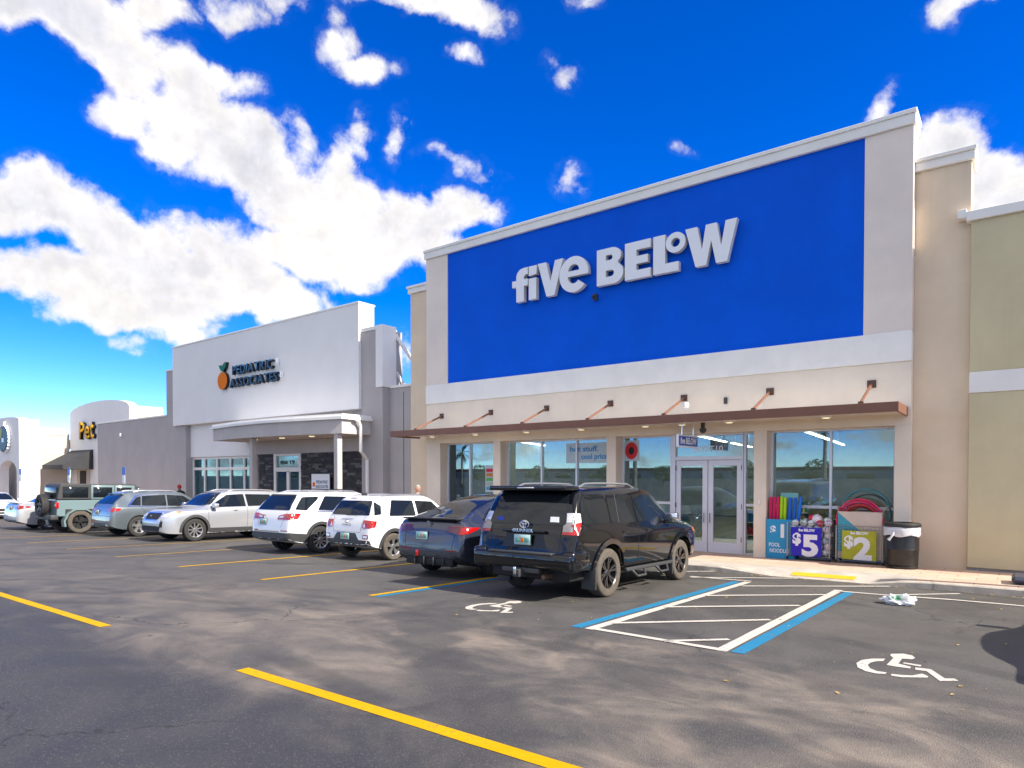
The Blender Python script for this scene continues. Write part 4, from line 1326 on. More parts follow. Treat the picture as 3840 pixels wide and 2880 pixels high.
class Car:
    """a body lofted from cross-sections; lamps, panes and trim are cut to outline and laid on that body"""

    def __init__(s, name, label, paintm, L, prof, wheels, wr, arch=0.06, group=None, n=64, wellw=.30):
        s.root = thing(name, label, 'car', (0, 0, 0), group, world=False)
        s.paint = paintm
        s.L = L
        ys0, ys1 = -L / 2, L / 2
        P = {k: pchip([q[0] for q in v], [q[1] for q in v]) for k, v in prof.items()}
        s.P = P
        # denser stations at the two ends
        st = []
        for i in range(n + 1):
            t = i / n
            st.append(ys0 + L * (0.5 - 0.5 * math.cos(math.pi * t)) * .55 + L * t * .45)
        secs = []
        for y in st:
            zb_, zs, zt, hw, tw = (P[k](y) for k in ('zb', 'zs', 'zt', 'hw', 'tw'))
            zs = min(zs, zt - .015)
            k = min(1.0, max(.12, (zt - zs) / .35))
            h = zs - zb_
            pts = [(0, zb_), (hw * .80, zb_), (hw * .95, zb_ + .025), (hw * .985, zb_ + .30 * h), (hw * .995, zb_ + .55 * h), (hw, zb_ + .74 * h),
                   (hw * .992, zb_ + .90 * h), (hw * .968, zs)]
            ex, ez = tw, zt - .085 * k
            for t in (.06, .36, .68):
                pts.append((hw * .962 + (ex - hw * .962) * t, zs + (ez - zs) * t + .004))
            pts += [(ex, ez), (ex - .035, zt - .038 * k), (tw * .80, zt - .012 * k), (tw * .45, zt - .001), (0, zt + .006)]
            secs.append([(x, y, z) for x, z in pts])
        m = len(secs[0])
        V, Fc = [], []
        ring = 2 * m - 2
        for sec in secs:
            V += sec + [(-x, y, z) for x, y, z in sec[-2:0:-1]]
        for i in range(len(secs) - 1):
            for k in range(ring):
                a, b_ = i * ring + k, i * ring + (k + 1) % ring
                Fc.append((a, b_, b_ + ring, a + ring))
        for base in (0, (len(secs) - 1) * ring):
            for k in range(1, m - 1 + 1):
                # quads across the end
                a, b_ = base + k - 1, base + k
                c_, d_ = base + (ring - k) % ring, base + (ring - k + 1) % ring
                q = [a, b_, c_, d_]
                q = list(dict.fromkeys(q))
                if len(q) >= 3:
                    Fc.append(tuple(q if base else q[::-1]))
        me = bpy.data.meshes.new('body')
        me.from_pydata(V, [], Fc)
        bm = bmesh.new(); bm.from_mesh(me)
        bmesh.ops.remove_doubles(bm, verts=bm.verts, dist=1e-5)
        bmesh.ops.recalc_face_normals(bm, faces=bm.faces)
        s.bvh = BVHTree.FromBMesh(bm)
        bm.to_mesh(me); bm.free()
        # wheel wells
        me.materials.append(paintm); me.materials.append(M_black)
        tmp = bpy.data.objects.new('tmp', me); COL.objects.link(tmp)
        cb = bmesh.new()
        for wy in wheels:
            for sx in (-1, 1):
                w0 = P['hw'](wy) - wellw
                bm_lathe(cb, [(wr + arch, sx * w0), (wr + arch, sx * 1.4)], 28, 'X', (0, wy, wr))
        bmesh.ops.recalc_face_normals(cb, faces=cb.faces)
        for f in cb.faces: f.material_index = 1
        cme = bpy.data.meshes.new('cut'); cb.to_mesh(cme); cb.free()
        cme.materials.append(paintm); cme.materials.append(M_black)
        co = bpy.data.objects.new('cut', cme); COL.objects.link(co)
        md = tmp.modifiers.new('b', 'BOOLEAN'); md.object = co; md.operation = 'DIFFERENCE'; md.solver = 'EXACT'
        dg = bpy.context.evaluated_depsgraph_get()
        out = bpy.data.meshes.new_from_object(tmp.evaluated_get(dg))
        bpy.data.objects.remove(tmp, do_unlink=True); bpy.data.objects.remove(co, do_unlink=True)
        s.body = link('body', out, None, s.root)
        out.name = 'body'
        s.body.data.polygons.foreach_set('use_smooth', [True] * len(out.polygons))
        s.body.data.set_sharp_from_angle(angle=R(38))
        s.wheels, s.wr, s.arch = wheels, wr, arch

    def cast(s, kind, a, b_, sx=1):
        """a, b_: outline coordinates; returns point, direction outwards"""
        if kind == 'S':
            o, d = Vector((3.0 * sx, a, b_)), Vector((-sx, 0, 0))
        elif kind == 'R':
            o, d = Vector((a, -5, b_)), Vector((0, 1, 0))
        elif kind == 'F':
            o, d = Vector((a, 5, b_)), Vector((0, -1, 0))
        else:
            o, d = Vector((a, b_, 4)), Vector((0, 0, -1))
        def shot(o):
            p, nrm, _, _ = s.bvh.ray_cast(o, d)
            if p is not None and abs(nrm.dot(d)) < .16: p = None      # glancing hit further along the flank
            return p, nrm
        p, nrm = shot(o)
        k = 0
        tgt = Vector((0, 0, .75)) if kind in 'RF' else (Vector((0, 0, .85)) if kind == 'S' else Vector((0, 0, 0)))
        while p is None and k < 60:          # slide inwards until the outline meets the body
            k += 1
            o = o + Vector((0 if kind == 'S' else -math.copysign(.006, o.x), -math.copysign(.006, o.y) if kind in 'ST' else 0, 0 if kind == 'T' else math.copysign(.003, tgt.z - o.z)))
            p, nrm = shot(o)
        if p is None:
            p, nrm, _, _ = s.bvh.find_nearest(o + d * 2.1)
        return p, nrm, d

    def patch(s, name, poly, m, kind='S', sx=1, off=.006, skirt=.02, parent=None, maxe=.10, rnd=0.0, mirror=False, label=None):
        if rnd: poly = rpoly(poly, rnd)
        if mirror: poly = [(-x, z) for x, z in poly]
        bm = bmesh.new()
        vs = [bm.verts.new((x, z, 0)) for x, z in poly]
        es = [bm.edges.new((vs[i], vs[(i + 1) % len(vs)])) for i in range(len(vs))]
        bmesh.ops.triangle_fill(bm, edges=es, use_beauty=True)
        for _ in range(6):
            lg = [e for e in bm.edges if e.calc_length() > maxe]
            if not lg: break
            bmesh.ops.subdivide_edges(bm, edges=lg, cuts=1)
            bmesh.ops.triangulate(bm, faces=bm.faces)
        outn = None
        for v in bm.verts:
            p, nrm, d = s.cast(kind, v.co.x, v.co.y, sx)
            if nrm.dot(d) > 0: nrm = -nrm
            w = (nrm - d).normalized()
            v.co = p + w * off
            outn = -d
        bmesh.ops.recalc_face_normals(bm, faces=bm.faces)
        if sum(f.normal.dot(outn) * f.calc_area() for f in bm.faces) < 0:
            bmesh.ops.reverse_faces(bm, faces=bm.faces)
        bnd = [e for e in bm.edges if e.is_boundary]
        ex = bmesh.ops.extrude_edge_only(bm, edges=bnd)
        for g in ex['geom']:
            if isinstance(g, bmesh.types.BMVert): g.co = g.co - outn * (skirt + off)
        bmesh.ops.recalc_face_normals(bm, faces=bm.faces)
        o = from_bm(name, bm, m, parent or s.root)
        autosmooth(o, 40)
        if label: o['label'] = label
        return o

    def both(s, name, poly, m, **kw):
        return [s.patch(name, poly, m, 'S', sx, **kw) for sx in (1, -1)]

    def pair(s, name, poly, m, kind='R', **kw):
        return [s.patch(name, poly, m, kind, 1, mirror=mi, **kw) for mi in (False, True)]

    def bx(s, name, x0, x1, y0, y1, z0, z1, m, bev=.02, seg=3, parent=None):
        bm = bmesh.new(); bm_box(bm, x0, x1, y0, y1, z0, z1, bev, seg)
        return autosmooth(from_bm(name, bm, m, parent or s.root), 50)

    def ring(s, name, wy, r0, r1, m, a0=-8, a1=188, off=.014, n=26):
        pl = [(wy + r1 * math.cos(R(a0 + (a1 - a0) * i / n)), s.wr + r1 * math.sin(R(a0 + (a1 - a0) * i / n))) for i in range(n + 1)]
        pl += [(wy + r0 * math.cos(R(a1 - (a1 - a0) * i / n)), s.wr + r0 * math.sin(R(a1 - (a1 - a0) * i / n))) for i in range(n + 1)]
        return s.both(name, pl, m, off=off, skirt=.05, maxe=.12)

    def line(s, name, pts, w, m, kind='S', sx=1, off=.002, parent=None):
        """thin strip laid along a polyline on the body (panel gaps, trim)"""
        L_, R_ = [], []
        for i, p in enumerate(pts):
            a, b_ = Vector(pts[max(i - 1, 0)]), Vector(pts[min(i + 1, len(pts) - 1)])
            d = (b_ - a).normalized(); nn = Vector((-d.y, d.x)) * w / 2
            L_.append(tuple(Vector(p) + nn)); R_.append(tuple(Vector(p) - nn))
        return s.patch(name, L_ + R_[::-1], m, kind, sx, off=off, skirt=.004, parent=parent, maxe=.08)

    def gaps(s, lines, w=.008):
        for pts in lines:
            for sx in (1, -1): s.line('panel_gap', pts, w, M_black, 'S', sx)

    def handles(s, ys, z, m=None):
        for y in ys:
            for sx in (1, -1):
                p, nrm, d = s.cast('S', y, z, sx)
                s.bx('door_handle', p.x - (.03 if sx > 0 else .015), p.x + (.015 if sx > 0 else .03), y - .10, y + .10, z - .014, z + .016, m or s.paint, .010, 2)
                o = s.patch('handle_cup', ell(y, z - .01, .055, .030, 0, 330, 11), M_black, 'S', sx, off=.002)

    def mirrors(s, y, z, m=None, w=.20):
        for sx in (1, -1):
            p, nrm, d = s.cast('S', y, z - .08, sx)
            x0 = p.x
            xa, xb = (x0 + .04, x0 + .04 + w) if sx > 0 else (x0 - .04 - w, x0 - .04)
            mo = s.bx('side_mirror', xa, xb, y - .05, y + .10, z - .06, z + .085, m or s.paint, .035, 3)
            s.bx('mirror_glass', xa + .02, xb - .02, y - .056, y - .049, z - .045, z + .07, M_chrome, .003, 1, mo)
            s.bx('mirror_arm', min(x0 - .03 * sx, x0 + .06 * sx), max(x0 - .03 * sx, x0 + .06 * sx), y, y + .05, z - .09, z - .04, M_plastic, .01, 2, mo)

    def add_wheels(s, style, tyre_m, track, rim_r=.62, dx=0.0):
        for wy in s.wheels:
            for sx in (1, -1):
                o = bpy.data.objects.new('wheel', wheel_mesh(s.wr, tyre_m)); COL.objects.link(o); o.parent = s.root
                o.location = (sx * track, wy, s.wr)
                if sx < 0: o.rotation_euler = (0, 0, math.pi)
                for nm, me in rim_meshes(s.wr, style):
                    c = bpy.data.objects.new(nm, me); COL.objects.link(c); c.parent = o

    def rails(s, y0, y1, x, m, h=.055):
        for sx in (1, -1):
            pts = []
            for i in range(9):
                t = i / 8
                y = y0 + (y1 - y0) * t
                p, _, _ = s.cast('T', x * sx, y)
                pts.append((x * sx, y, p.z + (h * min(1, 9 * t, 9 * (1 - t)) - .006)))
            tube('roof_rail', pts, .018, m, s.root, 8)

    def plate(s, x, z, y=None, w=.31, h=.155, front=False):
        p, nrm, d = s.cast('F' if front else 'R', x, z)
        sg = 1 if front else -1
        yy = (p.y if y is None else y)
        fr = s.bx('license_plate', x - w / 2 - .012, x + w / 2 + .012, min(yy, yy + sg * .014), max(yy, yy + sg * .014), z - h / 2 - .012, z + h / 2 + .012, M_plastic, .004, 1)
        s.bx('plate_face', x - w / 2, x + w / 2, min(yy + sg * .0145, yy + sg * .019), max(yy + sg * .0145, yy + sg * .019), z - h / 2, z + h / 2, M_plate, .001, 1, fr)
        s.bx('plate_emblem', x - .028, x + .022, min(yy + sg * .0195, yy + sg * .022), max(yy + sg * .0195, yy + sg * .022), z - .045, z + .03, M_orange, .002, 1, fr)
        for k in (-1, 1):
            s.bx('plate_digits', x + k * .085 - .045, x + k * .085 + .045, min(yy + sg * .0195, yy + sg * .0215), max(yy + sg * .0195, yy + sg * .0215), z - .04, z + .03, M_plateg, .002, 1, fr)

    def put(s, x, y, yaw=0.0):
        place(s.root, x, y, yaw)


M_plate = mat('pale_teal_plate', (0.42, 0.62, 0.62), rough=.5, var=.1, vscale=30)
M_plateg = mat('green_plate_print', (0.16, 0.40, 0.33), rough=.5)
_wm = {}


def wheel_mesh(r, m):
    key = ('t', r, m.name)
    if key not in _wm:
        w = .235 if r > .36 else .22
        ri = r * .64
        prof = [(ri, -w / 2 + .02), (r * .90, -w / 2), (r * .965, -w / 2 + .012), (r, -w / 2 + .035)]
        for k in range(4):
            c = -w / 2 + .05 + (w - .10) * (k + .5) / 4
            prof += [(r, c - .006), (r - .010, c - .004), (r - .010, c + .004), (r, c + .006)]
        prof += [(r, w / 2 - .035), (r * .965, w / 2 - .012), (r * .90, w / 2), (ri, w / 2 - .02)]
        bm = bmesh.new()
        bm_lathe(bm, prof, 36, 'X', close=False)
        bmesh.ops.recalc_face_normals(bm, faces=bm.faces)
        me = bpy.data.meshes.new('wheel'); bm.to_mesh(me); bm.free(); me.materials.append(m)
        me.polygons.foreach_set('use_smooth', [True] * len(me.polygons)); me.set_sharp_from_angle(angle=R(40))
        _wm[key] = me
    return _wm[key]


M_alloy = mat('silver_alloy', (0.62, 0.62, 0.63), rough=.28, metal=.85)
M_alloydk = mat('dark_alloy', (0.09, 0.09, 0.095), rough=.32, metal=.8)
M_bronze = mat('gunmetal_alloy', (0.20, 0.19, 0.19), rough=.22, metal=.95)
# style: (spokes, spoke width at hub, at rim, material, twin)
STY = {'suv': (6, .07, .085, M_bronze, True), 'five': (5, .10, .085, M_alloy, False), 'ten': (10, .050, .052, M_alloy, False), 'twin5': (5, .085, .085, M_alloy, True),
       'black': (5, .07, .06, M_alloydk, True), 'nine': (9, .05, .05, M_alloy, False), 'blade': (5, .11, .14, M_alloy, False), 'jeep': (5, .12, .10, M_alloydk, True)}


def rim_meshes(r, style):
    key = ('r', r, style)
    if key not in _wm:
        n, w0, w1, m, twin = STY[style]
        w = .235 if r > .36 else .22
        ri = r * .64
        bm = bmesh.new()
        bm_lathe(bm, [(ri * .93, w / 2 - .10), (ri * .955, w / 2 - .022), (ri * 1.01, w / 2 - .012), (ri * 1.02, w / 2 - .03), (ri * 1.0, -w / 2 + .03)], 32, 'X', close=False)
        bm_lathe(bm, [(.0, w / 2 - .025), (.05, w / 2 - .026), (.066, w / 2 - .045), (.075, w / 2 - .085)], 18, 'X', close=False)
        for k in range(n):
            a = 2 * math.pi * k / n + .3
            for da in ((-.16, .16) if twin else (0,)):
                aa = a + da * (1 if twin else 0)
                d = Vector((0, math.cos(aa), math.sin(aa))); t = Vector((0, -math.sin(aa), math.cos(aa)))
                hub = Vector((0, math.cos(a), math.sin(a))) * .05 if twin else d * .045
                p0, p1 = hub, d * (ri * .955)
                xo0, xo1 = w / 2 - .036, w / 2 - .024
                vs = []
                for p, ww, xo in ((p0, w0 * (.55 if twin else 1), xo0), (p0.lerp(p1, .5), (w0 + w1) * .42 * (.6 if twin else 1), xo0 - .006), (p1, w1 * (.6 if twin else 1), xo1)):
                    for s_, dx in ((-1, -.035), (-.75, 0), (.75, 0), (1, -.035)):
                        vs.append(bm.verts.new(Vector((xo + dx, 0, 0)) + p + t * s_ * ww / 2))
                for q in range(2):
                    for j in range(3):
                        bm.faces.new((vs[q * 4 + j], vs[q * 4 + j + 1], vs[q * 4 + 5 + j], vs[q * 4 + 4 + j]))
        bmesh.ops.recalc_face_normals(bm, faces=bm.faces)
        for f in bm.faces:
            if f.calc_center_median().x > w / 2 - .05 and f.normal.x < -.3: f.normal_flip()
        me = bpy.data.meshes.new('rim'); bm.to_mesh(me); bm.free(); me.materials.append(m)
        me.polygons.foreach_set('use_smooth', [True] * len(me.polygons)); me.set_sharp_from_angle(angle=R(35))
        bm = bmesh.new()
        bm_lathe(bm, [(0, w / 2 - .11), (ri * .93, w / 2 - .11), (ri * .94, w / 2 - .13)], 28, 'X', close=False)
        for k in range(5):
            a = 2 * math.pi * k / 5
            bm_lathe(bm, [(.011, w / 2 - .03), (.011, w / 2 - .018), (0, w / 2 - .015)], 6, 'X', (0, .034 * math.cos(a), .034 * math.sin(a)))
        me2 = bpy.data.meshes.new('brake_disc'); bm.to_mesh(me2); bm.free(); me2.materials.append(M_black)
        _wm[key] = [('rim', me), ('brake_disc', me2)]
    return _wm[key]


# ------------------------------------------------------------------ 1. black body-on-frame SUV
PT_black = car_paint('black_car_paint', (0.004, 0.005, 0.008), rough=.12)
pr = dict(
    zt=[(-2.415, .70), (-2.37, .73), (-2.34, .98), (-2.30, 1.14), (-2.25, 1.27), (-2.19, 1.42), (-2.06, 1.65), (-1.95, 1.72), (-1.6, 1.755), (-.6, 1.775), (0, 1.77), (.40, 1.735), (.62, 1.63), (.95, 1.40), (1.16, 1.22), (1.30, 1.165), (1.8, 1.12), (2.15, 1.04), (2.3, .95), (2.38, .82), (2.415, .72)],
    zs=[(-2.415, .64), (-2.37, .67), (-2.33, .92), (-2.28, 1.07), (-2.1, 1.11), (1.2, 1.10), (1.8, 1.05), (2.15, .97), (2.3, .88), (2.415, .66)],
    zb=[(-2.415, .56), (-2.2, .50), (-1.9, .44), (1.9, .42), (2.2, .44), (2.415, .50)],
    hw=[(-2.415, .86), (-2.37, .90), (-2.30, .93), (-2.1, .95), (0, .96), (1.6, .955), (2.1, .93), (2.3, .86), (2.415, .72)],
    tw=[(-2.415, .80), (-2.34, .87), (-2.28, .86), (-2.06, .80), (-1.6, .775), (0, .775), (.42, .75), (.75, .78), (1.2, .86), (1.8, .85), (2.15, .82), (2.3, .75), (2.415, .6)])
c = Car('black_suv', 'tall glossy black off-road SUV parked nearest the shop doors', PT_black, 4.83, pr, (-1.315, 1.475), .385, .085)
c.add_wheels('suv', M_rubberdust, .815)
c.patch('rear_window', [(-.74, 1.16), (.74, 1.16), (.65, 1.62), (-.65, 1.62)], M_carglass, 'R', rnd=.06, off=.008)
c.both('side_window', [(-2.10, 1.17), (-1.30, 1.17), (-1.30, 1.63), (-1.93, 1.63), (-2.05, 1.5)], M_carglass, rnd=.07)
c.both('side_window', [(-1.235, 1.17), (-.40, 1.17), (-.44, 1.63), (-1.235, 1.63)], M_carglass, rnd=.05)
c.both('side_window', [(-.33, 1.17), (.74, 1.17), (.70, 1.26), (.40, 1.56), (.26, 1.63), (-.36, 1.63)], M_carglass, rnd=.05)
c.patch('windscreen', [(-.80, 1.22), (.80, 1.22), (.66, 1.68), (-.66, 1.68)], M_carglass, 'F', rnd=.06)
for y_ in (-1.0,):
    for sx in (1, -1): c.line('window_bar', [(y_, 1.17), (y_ + .04, 1.63)], .022, M_plastic, 'S', sx, off=.010)
c.pair('tail_light', [(.69, 1.20), (.925, 1.21), (.925, 1.35), (.69, 1.34)], M_clear, rnd=.02)
c.pair('tail_light', [(.69, 1.06), (.925, 1.06), (.925, 1.205), (.69, 1.195)], mat('smoked_lens', (.30, .28, .28), rough=.15, coat=1), rnd=.015)
c.pair('tail_light', [(.69, 1.02), (.93, 1.02), (.93, 1.10), (.86, 1.065), (.69, 1.062)], M_redglow, off=.012)
c.both('tail_light', [(-2.34, 1.20), (-2.12, 1.20), (-2.10, 1.34), (-2.26, 1.34)], M_clear, rnd=.02, off=.010)
c.both('tail_light', [(-2.36, 1.03), (-2.26, 1.03), (-2.12, 1.195), (-2.34, 1.195)], M_redglow, rnd=.015, off=.011)
c.bx('bumper', -.93, .93, -2.49, -2.25, .50, .735, PT_black, .05)
c.bx('bumper_step', -.60, .60, -2.50, -2.33, .71, .745, M_plastic, .012, parent=None)
for sx in (1, -1):
    c.bx('bumper_corner', min(sx * .72, sx * .97), max(sx * .72, sx * .97), -2.45, -1.95, .47, .78, PT_black, .06)
c.bx('hitch', -.06, .06, -2.56, -2.30, .36, .48, M_plastic, .01)
c.bx('tow_ball', -.025, .025, -2.60, -2.55, .40, .52, M_chrome, .012)
c.bx('hitch_beam', -.35, .35, -2.46, -2.36, .42, .50, M_plastic, .015)
tube('exhaust', [(.42, -2.0, .40), (.44, -2.46, .38)], .035, mat('rusty_exhaust', (.16, .10, .06), rough=.6, metal=.6), c.root, 10)
sp_ = c.bx('spoiler', -.74, .74, -2.33, -1.93, 1.68, 1.755, PT_black, .025)
c.bx('brake_light', -.16, .16, -2.336, -2.325, 1.712, 1.730, M_clear, .003, 1, sp_)
c.patch('plate_recess', [(-.42, .80), (.42, .80), (.34, 1.04), (-.34, 1.04)], mat('recess_black', (.004, .004, .005), rough=.3), 'R', off=.003)
c.bx('plate_garnish', -.40, .40, -2.40, -2.34, 1.035, 1.075, PT_black, .012)
c.plate(0, .92, -2.385)
t_ = text('badge_lettering', '4RUNNER', .07, face_front(-.20, -2.405, 1.04), mat('pale_blue_badge', (.45, .62, .80), rough=.3), c.root, bold=.001, extrude=.003, width=.40)
bm = bmesh.new()
for (rx_, rz_, oz) in ((.085, .058, 0), (.026, .052, 0), (.055, .022, .024)):
    bm_tube(bm, [(rx_ * math.cos(q * math.pi / 10), -2.345, 1.155 + oz + rz_ * math.sin(q * math.pi / 10)) for q in range(20)], .009, 6, True)
autosmooth(from_bm('emblem', bm, M_chrome, c.root))
c.patch('sticker', [(.44, 1.20), (.60, 1.20), (.58, 1.28), (.43, 1.28)], M_letter, 'R', off=.012, skirt=.001)
c.patch('sticker', [(-.60, 1.21), (-.46, 1.20), (-.46, 1.25), (-.59, 1.26)], M_signblue, 'R', off=.012, skirt=.001)
c.ring('fender_flare', -1.315, .465, .55, PT_black, off=.022)
c.ring('fender_flare', 1.475, .465, .55, PT_black, off=.022)
c.gaps([[(-.365, .50), (-.365, 1.10), (-.37, 1.16)], [(-1.20, 1.16), (-1.15, .98), (-.98, .62), (-.92, .50)], [(.93, .50), (.93, .95), (.80, 1.14)], [(-.92, .50), (.93, .50)]])
for sx in (1, -1): c.line('tailgate_gap', [(sx * .66, .76), (sx * .67, 1.12), (sx * .76, 1.16), (sx * .64, 1.62)], .009, M_black, 'R')
c.handles((-.85, .02), 1.02)
c.mirrors(.78, 1.22, M_chrome)
c.rails(-1.80, .10, .60, M_alloy, .055)
for sx in (1, -1):
    sb = c.bx('side_step', min(sx * .90, sx * .97), max(sx * .90, sx * .97), -.80, 1.0, .36, .42, M_plastic, .015)
    for yy in (-.55, .35):
        tube('step_hoop', [(sx * .95, yy - .05, .37), (sx * 1.02, yy + .02, .27), (sx * 1.02, yy + .32, .27), (sx * .95, yy + .40, .37)], .022, M_plastic, sb, 6)
    for yy in (-1.78, 1.02):
        c.bx('mud_flap', min(sx * .70, sx * .96), max(sx * .70, sx * .96), yy - .02, yy + .012, .16, .50, M_plastic, .008)
c.both('headlight', [(2.0, .93), (2.28, .88), (2.30, .98), (2.05, 1.02)], M_amber, rnd=.02)
c.pair('headlight', [(.50, .84), (.86, .86), (.86, .98), (.52, .96)], M_clear, 'F', rnd=.02)
c.patch('grille', [(-.46, .68), (.46, .68), (.48, .98), (-.48, .98)], M_black, 'F', rnd=.03)
c.bx('underbody', -.75, .75, -2.2, 2.1, .30, .50, M_black, .03)
c.put(-6.07, 10.515)


# ------------------------------------------------------------------ generic crossover outline
def cross(L, W_, H_, belt, zb_=.24, hoodz=None, rake=.34, wfrac=.50):
    r, f = -L / 2, L / 2
    h2 = W_ / 2
    hz = hoodz or H_ * .63
    y_ws = f - L * .275           # base of windscreen
    zt = [(r, .60 * belt), (r + .03, .80 * belt), (r + .065, belt * .96), (r + .11, belt + .06), (r + .11 + rake * .5, belt + (H_ - belt) * .58), (r + .11 + rake, H_ - .065), (r + .22 + rake, H_ - .025),
          (r + L * .36, H_), (r + L * .50, H_ - .01), (y_ws - .72, H_ - .055), (y_ws - .52, H_ - .14), (y_ws - .02, hz + .05), (y_ws + .12, hz), (f - .42, hz - .075), (f - .17, hz - .19), (f - .055, hz - .34), (f, hz - .44)]
    zs = [(r, .55 * belt), (r + .03, .74 * belt), (r + .065, belt * .88), (r + .14, belt), (r + .6, belt + .01), (y_ws - .1, belt - .05), (f - .55, hz - .14), (f - .17, hz - .26), (f, hz - .47)]
    zb2 = [(r, zb_ + .14), (r + .25, zb_ + .05), (r + .6, zb_), (f - .6, zb_ - .02), (f - .2, zb_), (f, zb_ + .07)]
    hw = [(r, h2 * .84), (r + .04, h2 * .92), (r + .14, h2 * .97), (r + .5, h2 * .995), (0, h2), (f - .9, h2 * .99), (f - .45, h2 * .955), (f - .17, h2 * .85), (f - .05, h2 * .74), (f, h2 * .62)]
    tw = [(r, h2 * .76), (r + .06, h2 * .86), (r + .12, h2 * .88), (r + .11 + rake, h2 * .69), (r + .6 + rake, h2 * .70), (0, h2 * .72), (y_ws - .6, h2 * .70), (y_ws - .2, h2 * .77), (y_ws + .15, h2 * .87), (f - .45, h2 * .82), (f - .17, h2 * .72), (f, h2 * .5)]
    return dict(zt=zt, zs=zs, zb=zb2, hw=hw, tw=tw)


def cladding(c, wr, m, zlo, rocker=True, off=.013):
    for wy in c.wheels:
        c.ring('arch_cladding', wy, wr + c.arch - .004, wr + c.arch + .075, m, off=off)
    a, b_ = c.wheels
    if rocker:
        c.both('rocker_cladding', [(a + wr + c.arch + .01, zlo), (b_ - wr - c.arch - .01, zlo), (b_ - wr - c.arch - .06, zlo + .17), (a + wr + c.arch + .06, zlo + .17)], m, off=off, skirt=.04)


# ------------------------------------------------------------------ 2. dark grey-blue electric hatchback
PT_grey = car_paint('midnight_grey_paint', (0.055, 0.065, 0.095), metal=.55, rough=.24)
pr = dict(
    zt=[(-2.375, .60), (-2.345, .84), (-2.31, 1.02), (-2.26, 1.11), (-2.18, 1.135), (-2.0, 1.19), (-1.6, 1.33), (-1.1, 1.485), (-.5, 1.595), (0, 1.62), (.4, 1.585), (.8, 1.43), (1.25, 1.14), (1.45, 1.05), (1.9, .92), (2.2, .78), (2.33, .66), (2.375, .55)],
    zs=[(-2.375, .54), (-2.34, .78), (-2.30, .92), (-2.2, .98), (-1.5, 1.01), (0, .98), (1.2, .95), (1.9, .82), (2.2, .7), (2.375, .5)],
    zb=[(-2.375, .40), (-2.1, .27), (-1.6, .20), (1.8, .18), (2.375, .24)],
    hw=[(-2.375, .80), (-2.33, .88), (-2.2, .93), (-1.5, .96), (0, .955), (1.5, .95), (2.0, .90), (2.25, .78), (2.375, .6)],
    tw=[(-2.375, .72), (-2.30, .80), (-2.18, .80), (-1.6, .64), (-.8, .60), (0, .62), (.5, .62), (1.2, .74), (1.5, .82), (2.0, .78), (2.375, .5)])
c = Car('grey_hatchback', 'dark midnight grey sloping-roof hatchback between black SUV and small white SUV', PT_grey, 4.75, pr, (-1.395, 1.495), .35, .05)
c.add_wheels('black', M_rubber, .83)
c.patch('rear_window', [(-.60, -2.10), (.60, -2.10), (.54, -1.5), (.50, -.72), (-.50, -.72), (-.54, -1.5)], M_carglass, 'T', rnd=.06, off=.005)
c.patch('glass_roof', [(-.50, -.69), (.50, -.69), (.52, .42), (-.52, .42)], M_carglass, 'T', rnd=.05, off=.005)
c.patch('windscreen', [(-.74, 1.08), (.74, 1.08), (.58, 1.54), (-.58, 1.54)], M_carglass, 'F', rnd=.05)
c.both('side_window', [(-1.72, 1.10), (-1.12, 1.05), (-1.10, 1.36), (-1.30, 1.33)], M_carglass, rnd=.03)
c.both('side_window', [(-1.07, 1.05), (-.22, 1.04), (-.20, 1.49), (-.75, 1.46), (-1.05, 1.375)], M_carglass, rnd=.03)
c.both('side_window', [(-.15, 1.04), (.98, 1.02), (.72, 1.25), (.38, 1.45), (-.12, 1.50)], M_carglass, rnd=.03)
c.pair('tail_light', [(.42, .91), (.52, 1.00), (.86, 1.00), (.90, .86), (.82, .84), (.62, .88)], mat('smoke_red_lens', (.12, .012, .018), rough=.12, coat=1), rnd=.02, off=.006)
c.pair('tail_light', [(.76, .855), (.88, .85), (.87, .97), (.81, .99)], M_redglow, rnd=.015, off=.011)
c.pair('tail_light', [(.46, .985), (.84, .99), (.84, 1.006), (.50, 1.006)], M_red, off=.011)
c.both('tail_light', [(-2.30, .86), (-2.04, .93), (-1.92, .98), (-2.28, .99)], M_redglow, rnd=.015, off=.007)
c.bx('spoiler', -.72, .72, -2.36, -2.13, 1.115, 1.145, M_black, .012)
c.patch('lower_bumper', [(-.80, .28), (.80, .28), (.78, .44), (.62, .50), (-.62, .50), (-.78, .44)], M_plastic, 'R', off=.008, rnd=.03)
c.pair('reflector', [(.46, .525), (.74, .535), (.74, .56), (.46, .55)], M_red, off=.008)
c.bx('diffuser', -.62, .62, -2.36, -2.2, .24, .40, M_black, .03)
for x_ in (-.35, -.1, .15, .4): c.bx('diffuser_fin', x_, x_ + .015, -2.40, -2.25, .24, .40, M_plastic, .003, 1)
c.bx('tow_eye', -.30, -.25, -2.42, -2.36, .40, .52, M_redglow, .012)
c.plate(-.18, .80)
t_ = text('emblem', 'T', .12, face_front(-.05, -2.352, 1.0), M_chrome, c.root, bold=.004, extrude=.003)
c.gaps([[(-.17, .30), (-.18, 1.02)], [(-1.14, 1.02), (-1.0, .60), (-.95, .30)], [(.95, .30), (1.0, .98)]])
for sx in (1, -1): c.line('tailgate_gap', [(sx * .60, .52), (sx * .66, .84), (sx * .42, .90)], .008, M_black, 'R')
c.mirrors(.80, 1.05, M_black)
c.handles((-.85, .1), .88)
cladding(c, .35, M_black, .20, off=.006)
c.put(-8.98, 11.365)

